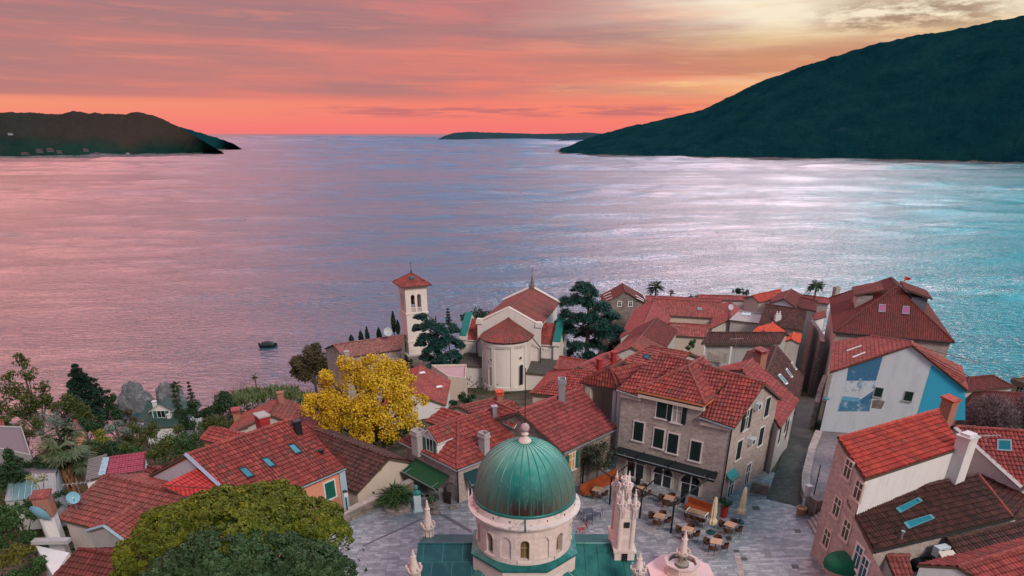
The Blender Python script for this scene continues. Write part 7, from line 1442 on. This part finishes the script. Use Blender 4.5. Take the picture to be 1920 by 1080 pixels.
# ---- umbrella pines in front
def pine(label, lobes, y, m, base, n_tuft, seed, inner=None):
    rg = np.random.default_rng(seed); cs = []
    for c in lobes: q = PY(c[:2], y + c[3]); z = (q - EYE).dot(FW); cs.append((np.array(q), c[2] * z / FP))
    cx, cy = np.mean([c[0] for c, r in cs]), np.mean([c[1] for c, r in cs]); o = thing('pine_tree', (cx, cy, base), label, 'pine tree', 'umbrella pines'); Pt, Dr, Ti, Sz, Nr = [], [], [], [], []
    tot = sum(r * r for c, r in cs)
    for c, r in cs:
        n = int(n_tuft * r * r / tot); d = rg.normal(size=(n, 3)); d[:, 2] = np.abs(d[:, 2]) * 1.0 - .25; d /= np.linalg.norm(d, axis=1, keepdims=True)
        ctr = c + d * (r * rg.uniform(.86, 1.06, n))[:, None] * np.array([1, 1, .62])
        for i in range(n):                                         # every floret: short needles standing out of a small dome
            k = 70; dd = rg.normal(size=(k, 3)) + d[i] * .7 + np.array([0, 0, .55]); dd /= np.linalg.norm(dd, axis=1, keepdims=True); L = rg.uniform(.2, .4)
            Pt.append(ctr[i] + dd * L * rg.uniform(.75, 1.05, (k, 1)) * np.array([1, 1, .85])); Nr.append(dd * 1.0); Dr.append(rg.normal(size=(k, 3))); Ti.append(np.clip(rg.uniform(0, .45) + .3 * dd[:, 2] + rg.random(k) * .3, 0, 1)); Sz.append(np.full(k, .15) * rg.uniform(.7, 1.3, k))  # tint brightens upward: lit floret tops are put into the needle colour
        nb = 120; pp, _ = clump_pts(c - np.array([0, 0, r * .15]), r * .72, nb, .5, .3)
    Pt = np.concatenate(Pt); leaves('crown', m, Pt, np.concatenate(Sz), o, np.concatenate(Nr), .6, .45, np.concatenate(Ti), np.concatenate(Dr))
    k = MB(); top = V((cx, cy, np.mean([c[2] - r * .5 for c, r in cs]))); b = V((cx + .6, cy + .4, base - .5)); k.tube([b, b.lerp(top, .5) + V((.25, 0, 0)), top], [.42, .34, .26], 9); limbs(k, top, [V(c) for c, r in cs], .42, seed)
    for c, r in cs: limbs(k, V(c) - V((0, 0, r * .35)), [V(c) + V((r * .7 * cos(t), r * .7 * sin(t), r * .15)) for t in (0, 1.3, 2.6, 3.9, 5.2)], .12, seed)
    k.build('trunk', plain('pine_bark', (.12, .075, .055, 1), .95, var=.4, scale=5), o, uv=False); return o
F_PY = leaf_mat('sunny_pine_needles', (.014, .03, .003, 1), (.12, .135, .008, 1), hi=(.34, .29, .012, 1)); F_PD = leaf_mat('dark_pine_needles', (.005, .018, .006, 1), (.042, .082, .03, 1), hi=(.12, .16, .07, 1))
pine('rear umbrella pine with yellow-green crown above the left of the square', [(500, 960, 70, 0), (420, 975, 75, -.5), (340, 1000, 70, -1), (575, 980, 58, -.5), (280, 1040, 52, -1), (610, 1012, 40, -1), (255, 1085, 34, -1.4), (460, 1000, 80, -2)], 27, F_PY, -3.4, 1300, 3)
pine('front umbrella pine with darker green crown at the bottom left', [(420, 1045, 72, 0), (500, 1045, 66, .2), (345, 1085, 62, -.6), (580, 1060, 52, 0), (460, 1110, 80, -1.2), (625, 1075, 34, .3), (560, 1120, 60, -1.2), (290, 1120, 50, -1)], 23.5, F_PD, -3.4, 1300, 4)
# ---- cedars: flat tiers of needles on long limbs
def cedar(label, tiers, y, base_py, name='cedar_tree', leaf=.4):
    q0 = PY(tiers[0][:2], y); o = None; Pt, Dn, Ti = [], [], []; cs = []
    for px, py, rx, dy in tiers: q = PY((px, py), y + dy); z = (q - EYE).dot(FW); cs.append((q, rx * z / FP))
    cx = sum(c.x for c, r in cs) / len(cs); cy = y; gz = ground(cx, cy); o = thing(name, (cx, cy, gz), label, 'cedar tree')
    for c, r in cs:
        for j in range(13):
            a = npr.uniform(0, 2 * pi); d = r * npr.uniform(.1, .85); cc = np.array((c.x + d * cos(a), c.y + d * sin(a), c.z - .15 * d + npr.uniform(-.75, .4) * r * .5)); n_ = 260; rr = r * npr.uniform(.42, .66)
            p, dd = clump_pts(cc, rr, n_, .5, .2); p[:, 2] -= .18 * ((p[:, 0] - c.x) ** 2 + (p[:, 1] - c.y) ** 2) / max(r, .5); Pt.append(p); Dn.append(dd * .5 + np.array([0, 0, 1])); Ti.append(np.clip(npr.random(n_) * .6 + npr.uniform(0, .5), 0, 1))
    Pt = np.concatenate(Pt); leaves('crown', F_TEAL, Pt, leaf * npr.uniform(.6, 1.2, len(Pt)), o, np.concatenate(Dn), .5, .6, np.concatenate(Ti))
    k = MB(); tp_ = max(c.z for c, r in cs); tr = [V((cx, cy, gz - 1)), V((cx + .1, cy, (gz + tp_) / 2)), V((cx - .1, cy, tp_ - .2))]; k.tube(tr, [.5, .33, .1], 8)
    for c, r in cs: s = V((cx, cy, c.z - .8 - .1 * (c - V((cx, cy, c.z))).length)); k.tube([s, s.lerp(c, .6) + V((0, 0, .25)), c], [.14, .09, .03], 5, cap=False)
    k.build('trunk', BARK, o, uv=False); return o
cedar('large dark blue-green cedar between the white church and the courtyard house', [(1090, 534, 20, 0), (1110, 545, 18, 1), (1072, 556, 22, -1), (1105, 562, 26, 0), (1130, 572, 24, 1), (1060, 585, 18, 0), (1085, 588, 24, -2), (1120, 594, 26, -1), (1148, 590, 18, 1), (1140, 615, 26, 0), (1100, 615, 22, 2), (1065, 612, 20, -1), (1120, 640, 20, 0), (1085, 645, 18, -1), (1105, 664, 17, -1), (1158, 612, 14, 0), (1052, 600, 12, 1)], 112, 672)
cedar('dark blue-green cedar in front of the left transept, beside the bell tower', [(790, 590, 13, 0), (805, 605, 16, -1), (783, 612, 12, 1), (825, 612, 16, 0), (850, 612, 16, 2), (800, 628, 18, 0), (835, 632, 20, -1), (858, 640, 14, 1), (815, 650, 20, -1), (790, 640, 12, 0), (845, 660, 18, 0), (825, 672, 20, -2), (800, 668, 16, 0), (858, 675, 12, 0)], 110, 690)
tree('low dark spreading tree behind the roof ridge left of the church nave', [(880, 590, 12), (895, 588, 14), (912, 590, 12), (868, 598, 10), (900, 600, 12), (922, 595, 7)], 138, F_DK, .5, 30, 'tree', trunk=.2)
# ---- conifers and cypresses
def conifer(label, px, top, bot, half, y, m, name='conifer', cat='conifer', tiers=11, group=None, droop=.12, leaf=.38, n_=120):
    t_, b_ = PY((px, top), y), PY((px, bot), y); z = (t_ - EYE).dot(FW); R_ = half * z / FP; H_ = t_.z - b_.z; gz = min(b_.z - .2, ground(b_.x, y)); o = thing(name, (b_.x, y, gz), label, cat, group); Pt, Dn, Dr, Ti = [], [], [], []
    for i in range(tiers):
        f = (i + .3) / tiers; zz = t_.z - H_ * f; rr = R_ * (f ** .8) * npr.uniform(.85, 1.1) + .12
        nb = 5 + int(7 * f)
        for j in range(nb):
            a = 2 * pi * (j + npr.random()) / nb; L = rr * npr.uniform(.6, 1.12); s = np.sqrt(npr.random(n_ // 2)) ; w_ = .22 * L * (1.1 - s)
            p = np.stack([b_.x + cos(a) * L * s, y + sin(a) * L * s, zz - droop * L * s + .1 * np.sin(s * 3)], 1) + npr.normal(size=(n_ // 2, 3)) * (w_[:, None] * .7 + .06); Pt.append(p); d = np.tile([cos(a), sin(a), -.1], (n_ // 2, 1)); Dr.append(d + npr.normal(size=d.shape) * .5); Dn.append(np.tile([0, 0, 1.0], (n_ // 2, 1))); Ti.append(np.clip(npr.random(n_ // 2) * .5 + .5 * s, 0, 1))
    Pt = np.concatenate(Pt); leaves('crown', m, Pt, leaf * npr.uniform(.6, 1.2, len(Pt)), o, np.concatenate(Dn), .4, .7, np.concatenate(Ti), np.concatenate(Dr)); k = MB(); k.tube([V((b_.x, y, gz - .5)), V((b_.x, y, t_.z - .3))], [.22, .04], 7); k.build('trunk', BARK, o, uv=False); return o
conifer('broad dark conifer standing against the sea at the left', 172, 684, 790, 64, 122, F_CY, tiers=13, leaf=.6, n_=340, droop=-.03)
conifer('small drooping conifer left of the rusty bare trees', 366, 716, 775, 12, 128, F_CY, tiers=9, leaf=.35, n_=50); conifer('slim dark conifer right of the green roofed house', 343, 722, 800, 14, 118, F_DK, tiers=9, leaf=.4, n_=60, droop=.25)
conifer('small pointed conifer between the left cedar and the church', 841, 579, 610, 6, 135, F_CY, tiers=6, leaf=.35, n_=40)
for px, top, bot, half, y, lb in ((739, 583, 622, 4.5, 140, 'tall slim cypress touching the left side of the bell tower'), (747, 600, 625, 4, 138, 'short cypress at the foot of the bell tower'), (690, 612, 645, 4, 140, 'thin cypress, middle one of the row left of the bell tower'), (678, 620, 645, 5, 142, 'cypress at the left of the row by the bell tower'), (712, 614, 642, 5, 140, 'cypress nearest the satellite dish on the old stone house'), (660, 628, 646, 5, 144, 'short cypress at the left end of the row above the old stone house')):
    t_, b_ = PY((px, top), y), PY((px, bot), y); z = (t_ - EYE).dot(FW); R_ = half * z / FP; o = thing('cypress', (b_.x, y, min(ground(b_.x, y), b_.z - 1)), lb, 'cypress', 'cypresses by the bell tower'); s = npr.random(900) ** .8; a = npr.uniform(0, 2 * pi, 900); rr = R_ * (np.sin(np.clip(s, .02, 1) * 2.6) ** .8) * npr.uniform(.6, 1.05, 900)
    Pt = np.stack([b_.x + rr * np.cos(a), y + rr * np.sin(a), t_.z - (t_.z - b_.z) * s], 1); leaves('crown', F_CY, Pt, .4 * npr.uniform(.6, 1.2, 900), o, np.stack([np.cos(a), np.sin(a), 0 * a + .2], 1), .5, .5, None, np.tile([0, 0, 1.0], (900, 1)) + npr.normal(size=(900, 3)) * .3); k = MB(); k.tube([V((b_.x, y, ORG[o].z - .5)), V((b_.x, y, b_.z + .5))], .1, 6); k.build('trunk', BARK, o, uv=False)
# ---- palms
def palm(label, px, py, rpx, y, base_z=None, n_fr=26, m=None, fan=False, trunk_r=.16, leaf=.5, group='palms'):
    c = PY((px, py), y); z = (c - EYE).dot(FW); R_ = rpx * z / FP; gz = ground(c.x, y) if base_z is None else base_z; o = thing('palm_tree', (c.x, y, gz), label, 'palm', group); Pt, Dr, Dn, Sz, Ti = [], [], [], [], []; fr = MB()
    for i in range(n_fr):
        a = npr.uniform(0, 2 * pi); e0 = npr.uniform(-.5, 1.25); L = R_ * npr.uniform(.75, 1.1); dh = np.array([cos(a), sin(a), 0])
        s = np.linspace(.12, 1, 14); ax = np.array(c) + dh * (L * s * cos(e0))[:, None] + np.array([0, 0, 1]) * (L * (s * sin(e0) - .5 * s * s * (1.0 - .35 * sin(e0))))[:, None]
        if fan:
            tip = ax[7]; ddir = ax[8] - ax[6]; ddir /= np.linalg.norm(ddir); sd = np.cross(ddir, [0, 0, 1.0]); sd /= np.linalg.norm(sd) + 1e-9
            for b in np.linspace(-1.35, 1.35, 15):
                d = ddir * cos(b) + sd * sin(b); Pt.append(tip + d * L * .26); Dr.append(d + np.array([0, 0, -.25])); Sz.append(L * .56); Ti.append(npr.random() * .5 + .25 + .25 * sin(e0)); Dn.append(np.array([0, 0, 1.0]) + dh * .4)
        else:
            tan_ = np.gradient(ax, axis=0)
            for j in range(1, 14):
                sd = np.cross(tan_[j], [0, 0, 1.0]); sd /= np.linalg.norm(sd) + 1e-9
                for q in (-1, 1): d = sd * q + tan_[j] / np.linalg.norm(tan_[j]) * .8 - np.array([0, 0, .35]); ln = L * .3 * sin(pi * min(.95, j / 14 + .08)); Pt.append(ax[j] + d / np.linalg.norm(d) * ln * .5); Dr.append(d); Sz.append(ln); Ti.append(npr.random() * .6 + .3 * sin(e0)); Dn.append(np.array([0, 0, 1.0]) + dh * .3)
        fr.tube([V(p) for p in ax[::3]], .03 * max(1, R_ / 2), 3, cap=False)
    leaves('fronds', m or F_PALM, np.array(Pt), np.array(Sz), o, np.array(Dn) * 1.5, .16 if fan else (.42 if y > 100 else .24), .4, np.clip(np.array(Ti), 0, 1), np.array(Dr)); fr.build('frond_ribs', m or F_PALM, o, uv=False)
    k = MB(); k.tube([V((c.x + .15, y, gz - .4)), V((c.x + .1, y, (gz + c.z) / 2)), V((c.x, y, c.z))], [trunk_r * 1.25, trunk_r, trunk_r * 1.1], 8); k.build('trunk', plain('palm_bark', (.12, .07, .04, 1), .95, var=.4, scale=6), o, uv=False); return o
palm('tall palm against the sea behind the courtyard house', 1230, 538, 20, 152, -18, 44, F_DK); palm('smaller palm right of the tall palm behind the courtyard house', 1258, 549, 9, 156, -19, 22, F_DK); palm('lowest palm top showing over the long far pink roof', 1297, 556, 8, 156, -20, 18, F_DK)
palm('palm left of the big hipped house, against the bright water', 1531, 537, 21, 134, -14, 44, F_MID); palm('small palm beside the sea boulders at the left', 330, 722, 14, 138, None, 24, F_DK, trunk_r=.2); palm('small palm top above the rusty trees', 477, 706, 9, 150, None, 18, F_DK)
palm('large shaggy fan palm at the left with a thick brown trunk', 122, 842, 54, 60, None, 54, F_PALM, True, .75, group='palms')
DEADF = leaf_mat('dead_palm_fronds', (.1, .05, .025, 1), (.24, .13, .07, 1)); q = PY((128, 875), 60); fp = [o for o in bpy.data.objects if o.get('label', '').startswith('large shaggy')][0]; n_ = 420; a = npr.uniform(0, 2 * pi, n_); hh = npr.random(n_) * 3.2; leaves('dead_frond_skirt', DEADF, np.stack([q.x + .1 + (.75 + .25 * npr.random(n_)) * np.cos(a), 58.9 + .9 * np.sin(a), q.z + .3 - hh], 1), .9, fp, np.stack([np.cos(a), np.sin(a), 0 * a], 1) * 2, .18, .4, None, np.tile([0, 0, 1.0], (n_, 1)) + npr.normal(size=(n_, 3)) * .15)
# ---- bare trees
def bare(label, px, py, rpx, y, base, m, n_gen=5, seed=1, fuzz=None, name='bare_tree', nf=1500, squash=.8, lz=.25):
    c = PY((px, py), y); z = (c - EYE).dot(FW); R_ = rpx * z / FP; gz = ground(c.x, y) if base is None else base; rg = random.Random(seed); o = thing(name, (c.x, y, gz), label, 'tree', 'bare trees'); k = MB(); tips = []
    def grow(p, d, L, r_, g):
        e = p + d * L; k.tube([p, p.lerp(e, .5) + V((rg.uniform(-1, 1), rg.uniform(-1, 1), rg.uniform(-1, 1))) * L * .07, e], [r_, r_ * .85, r_ * .65], 4 if g < 3 else 3, cap=False)
        if g <= 2: tips.append(e)
        if g == 0: return
        for i in range(3 if g > 1 else 4):
            q = (d + V((rg.uniform(-1, 1), rg.uniform(-1, 1), rg.uniform(-.45, .8))) * .75).normalized(); grow(e, q, L * rg.uniform(.6, .85), r_ * .6, g - 1)
    H_ = max(c.z - gz, 1.0); k.tube([V((c.x, y, gz - .4)), V((c.x + .1, y, gz + H_ * .45))], [R_ * .07, R_ * .055], 6, cap=False)
    for i in range(4): grow(V((c.x + .1, y, gz + H_ * .45)), V((cos(i * 1.6 + .3) * .7, sin(i * 1.6 + .3) * .7, .8)).normalized(), R_ * .42, R_ * .04, n_gen - 1)
    k.build('branches', m, o, uv=False)
    if fuzz: n_ = nf; p, d = clump_pts(np.array(c), R_ * .98, n_, squash, .15); leaves('twigs', fuzz, p, R_ * lz * npr.uniform(.5, 1, n_), o, None, .09, 1, None, d + npr.normal(size=d.shape) * .5 + np.array([0, 0, .4]))
    return o
TWIG = plain('grey_twigs', (.13, .1, .095, 1), .95); TWIGF = leaf_mat('mauve_twigs', (.085, .055, .06, 1), (.19, .125, .135, 1))
bare('wide mauve-grey bare tree right of the bright blue wall', 1858, 778, 48, 76, -8, TWIG, 5, 2, TWIGF, nf=13000, lz=.26); bare('second bare mauve tree cut by the right edge of the picture', 1935, 770, 40, 78, -8, TWIG, 5, 5, TWIGF, nf=8000, lz=.26)
bare('thin bare tree rising over the leafy tree at the far left', 70, 690, 34, 96, None, TWIG, 5, 7, None); bare('bare dark branching tree in front of the white house at the left edge', 55, 845, 34, 62, -8, plain('dark_twigs', (.04, .035, .035, 1), .95), 5, 9, None)
RTW = plain('rusty_twigs', (.16, .08, .06, 1), .95)
for px, py, r_, y, lb in ((455, 722, 28, 140, 'rusty leafed half-bare tree above the reeds'), (432, 735, 18, 138, 'smaller rusty half-bare tree left of the reeds'), (405, 738, 16, 136, 'pinkish half-bare bush beside the small conifer'), (600, 705, 14, 148, 'grey bare bush left of the round brown tree'), (535, 712, 10, 150, 'low bare bush on the shore left of the round brown tree')): bare(lb, px, py, r_, y, None, RTW if px < 500 else TWIG, 4, px, F_RUST if px < 500 else TWIGF, nf=900, lz=.16)
# ---- leafy trees and shrubs traced from the photograph
T_ = lambda label, cl, y, m, **k: tree(label, cl, y, m, **k)
T_('round brownish evergreen standing alone by the shore', [(585, 668, 22), (565, 680, 20), (605, 678, 20), (585, 695, 24), (560, 698, 16), (612, 695, 14), (590, 655, 14)], 146, F_BRN, leaf=.5, dens=75, trunk=.35, sub=9)
T_('tall irregular leafy tree at the far left against the pink water', [(40, 680, 14), (52, 700, 18), (80, 725, 16), (15, 705, 14), (20, 730, 24), (55, 745, 28), (85, 755, 20), (10, 765, 24), (45, 780, 26), (35, 668, 8), (92, 745, 12)], 96, F_OL, leaf=.36, dens=36, trunk=.3)
T_('bushy tree between the far-left tree and the dark conifer', [(128, 755, 20), (150, 765, 20), (112, 765, 14), (160, 785, 16)], 112, F_OL, leaf=.36)
T_('dark tree behind the broad conifer beside the boulder', [(205, 760, 16), (222, 775, 14), (190, 790, 14), (215, 745, 10)], 118, F_DK, leaf=.4)
T_('silvery grey-green tree above the fan palm', [(90, 790, 22), (115, 800, 22), (75, 805, 16), (140, 805, 16), (105, 785, 16)], 72, F_GR, leaf=.42, dens=30, aspect=.2)
T_('round yellow-green shrub in the middle of the left garden', [(187, 815, 13), (180, 825, 12), (195, 828, 12)], 74, F_YG, leaf=.26)
T_('silvery shrub beside the yellow-green shrub', [(220, 800, 14), (205, 805, 10), (235, 808, 10)], 84, F_GR, leaf=.3)
T_('dark green shrub below the yellow-green shrub', [(190, 845, 18), (215, 840, 18), (235, 845, 16), (200, 860, 14)], 72, F_DK, leaf=.28)
T_('olive shrub in front of the green roofed house', [(255, 800, 16), (275, 815, 16), (245, 820, 14), (290, 800, 12)], 88, F_OL, leaf=.28)
T_('yellowish leaning tree with dark trunk behind the magenta roof', [(295, 845, 16), (310, 835, 14), (280, 850, 12), (235, 835, 10)], 66, F_OL, leaf=.26, trunk=.22)
T_('wide low hedge beside the small red hipped roof', [(320, 828, 16), (345, 825, 16), (370, 822, 14), (335, 840, 14), (360, 838, 12), (305, 830, 10)], 76, F_MID, leaf=.26, name='hedge', cat='hedge', trunk=0)
T_('dark dense tree left of the reeds', [(400, 765, 20), (425, 760, 20), (380, 780, 16), (440, 775, 14), (415, 745, 14)], 112, F_DK, leaf=.36)
T_('dark tree above the green roofed house at its right', [(355, 775, 16), (350, 795, 16), (365, 760, 12)], 108, F_DK, leaf=.36)
T_('low garden shrub left of the weathered red roof', [(420, 800, 14), (400, 808, 12), (440, 795, 12)], 86, F_OL, leaf=.26)
T_('dark shrub mass at the left edge below the white house', [(15, 870, 22), (35, 890, 20), (5, 900, 20), (20, 850, 14)], 54, F_DK, leaf=.26)
T_('leafy shrub in front of the greenhouse', [(60, 945, 16), (85, 938, 16), (100, 950, 14), (40, 950, 12), (115, 925, 12)], 47, F_DK, leaf=.2)
T_('yellow-leafed small tree standing over the greenhouse', [(65, 905, 10), (80, 895, 10), (55, 895, 8)], 50, leaf_mat('sparse_yellow_green', (.08, .1, .03, 1), (.3, .32, .12, 1)), leaf=.16, dens=20, trunk=.06)
T_('dull green shrub clump at the left edge beside the broad dull red roof', [(20, 980, 24), (45, 1000, 22), (10, 1010, 22), (60, 970, 18), (30, 960, 16), (5, 960, 16)], 42, F_MID, leaf=.2)
T_('yellow-green shrub in the bottom left corner', [(30, 1040, 22), (55, 1030, 14), (10, 1055, 20)], 38, leaf_mat('olive_yellow', (.03, .035, .008, 1), (.14, .13, .02, 1)), leaf=.18)
T_('green shrub beside the white gable at the bottom left', [(65, 1062, 20), (50, 1080, 20), (80, 1050, 12), (30, 1085, 18)], 37, F_MID, leaf=.18)
T_('larger dark round bush behind the farthest pink roof', [(1380, 547, 8), (1387, 545, 8)], 150, F_CY, leaf=.35, dens=50, trunk=.1, name='shrub', cat='shrub'); T_('smaller dark round bush just right of the larger one behind the farthest pink roof', [(1399, 548, 7)], 150, F_CY, leaf=.35, dens=50, trunk=.1, name='shrub', cat='shrub')
T_('dark flowering evergreen beside the pergola at the low pink-roofed house', [(1110, 845, 16), (1130, 840, 15), (1120, 858, 17), (1145, 850, 12), (1100, 862, 12), (1135, 868, 13), (1115, 875, 12)], 51.3, leaf_mat('glossy_evergreen', (.008, .014, .008, 1), (.04, .055, .03, 1), hi=(.3, .28, .2, 1)), leaf=.2, dens=34, base=0, trunk=.12)
T_('dark shrub clump behind the foot of the yellow ginkgo', [(760, 805, 12), (785, 812, 12), (740, 825, 12), (720, 832, 10)], 63, F_DK, leaf=.24, name='shrub', cat='shrub')
T_('dark shrub clump in the gap between the ginkgo and the church terrace', [(865, 745, 10), (878, 752, 10), (850, 758, 10), (885, 745, 8)], 86, F_DK, leaf=.26, name='shrub', cat='shrub')
T_('small low bushes at the foot of the church apse', [(935, 738, 9), (952, 742, 8), (925, 745, 7), (965, 748, 7)], 101, F_OL, leaf=.28, name='shrub', cat='shrub')  # several bushes kept in one object
T_('dark shrub at the foot of the bell tower', [(765, 680, 10), (755, 688, 9), (772, 692, 8)], 116, F_DK, leaf=.35, name='shrub', cat='shrub')
T_('dark trees in the gap behind the cedar beside the dark steep-roofed house', [(1055, 645, 14), (1150, 640, 12), (1140, 655, 12), (1070, 665, 12)], 116, F_DK, leaf=.35)  # several trees kept in one object
T_('small green shrub in the courtyard by the cream wall', [(1295, 647, 7), (1300, 640, 6), (1290, 652, 5)], 104, F_MID, leaf=.3, name='shrub', cat='shrub', trunk=.05)
for (oo, cc), (r_, zz, mm, ls) in (((PLANTPOT), (.5, 1.25, F_DK, .14)), ((PT2, PT2C), (.42, .75, F_MID, .12))):
    P_ = []; D_ = []
    for j in range(7): a = npr.uniform(0, 2 * pi); p, d = clump_pts(np.array((cc.x + .6 * r_ * cos(a), cc.y + .6 * r_ * sin(a), zz + npr.uniform(-.2, .25))), r_ * .5, 60); P_.append(p); D_.append(d)
    leaves('foliage', mm, np.concatenate(P_), ls, oo, np.concatenate(D_))
T_('grey-green olive bush low at the left below the tall leafy tree', [(25, 800, 20), (50, 810, 16), (5, 790, 18), (70, 790, 14)], 84, F_OL, leaf=.32)
T_('dark laurel below the broad conifer', [(165, 800, 16), (185, 805, 14), (150, 795, 14), (130, 800, 14)], 98, F_DK, leaf=.34)
T_('mid-green bush between the silvery tree and the magenta roof', [(150, 850, 16), (165, 835, 16), (180, 870, 14), (255, 845, 14), (165, 870, 14)], 66, F_MID, leaf=.26)
T_('dark long bush behind the greenhouse', [(50, 875, 14), (75, 868, 14), (30, 862, 12), (95, 872, 12)], 58, F_DK, leaf=.24)
T_('olive bush at the right of the green roofed house', [(400, 790, 16), (385, 800, 14), (415, 790, 12), (330, 805, 12)], 96, F_OL, leaf=.3)
T_('brownish scrub on the shore between the boulders and the conifer', [(240, 775, 10), (252, 785, 10), (228, 790, 10)], 126, F_BRN, leaf=.4)
# palm in the round planter: many arching narrow blades
Pt, Dr, Sz = [], [], []
for i in range(620):
    a = npr.uniform(0, 2 * pi); e = npr.uniform(.1, 1.4); L = npr.uniform(1.1, 2.0); d = np.array([cos(a) * cos(e), sin(a) * cos(e), sin(e)]); o_ = np.array([PLC.x + npr.uniform(-.35, .35), PLC.y + npr.uniform(-.35, .35), .5 + npr.uniform(0, .6)])
    for s in (.35, .65, .95): dd = d - np.array([0, 0, .55 * s]); Pt.append(o_ + d * L * s * .8 - np.array([0, 0, .35 * s * s])); Dr.append(dd); Sz.append(L * .42)
leaves('plant', F_MID, np.array(Pt), np.array(Sz), PLR, None, .1, 1, None, np.array(Dr))
# reeds and undergrowth nobody could count
Pt = []; rp = [(x, y) for x, y in zip(npr.uniform(430, 620, 1500), npr.uniform(0, 1, 1500))]; Dz = []
for x, t in rp:
    py = 752 - 14 * sin((x - 430) / 190 * pi) - 20 * t + (8 if x > 560 else 0); y = 118 + 16 * t; q = PY((x, py + 8), y); Pt.append((q.x, q.y, max(ground(q.x, q.y) + 1.2, q.z))); Dz.append((npr.normal() * .25, npr.normal() * .25, 1))
Pt = np.array(Pt); o = leaves('reeds', leaf_mat('reed_green', (.03, .05, .015, 1), (.11, .14, .05, 1)), Pt, npr.uniform(1.6, 3.0, len(Pt)), None, None, .12, 1, None, np.array(Dz)); tag(o, kind='stuff')
P_, D_, T_2 = [], [], []
for i in range(4200):
    x, y = npr.uniform(-125, -12), npr.uniform(26, 168)
    if y > shore(x) - 1: continue
    if i > 3700: x, y = npr.uniform(-14, 58), npr.uniform(98, 190)
    if x > 8 and y < 118: continue
    r_ = npr.uniform(.6, 2.0) * (1 + y / 130); p, d = clump_pts(np.array((x, y, ground(x, y) + r_ * .2)), r_, 42, .75, .6); P_.append(p); D_.append(d); T_2.append(np.clip(npr.random(42) * .5 + npr.uniform(0, .5), 0, 1))
P_ = np.concatenate(P_); o = leaves('undergrowth', leaf_mat('undergrowth_green', (.008, .022, .006, 1), (.05, .075, .02, 1)), P_, .42 * npr.uniform(.6, 1.3, len(P_)), None, np.concatenate(D_) + np.array([0, 0, .4]), .6, .7, np.concatenate(T_2)); tag(o, kind='stuff')
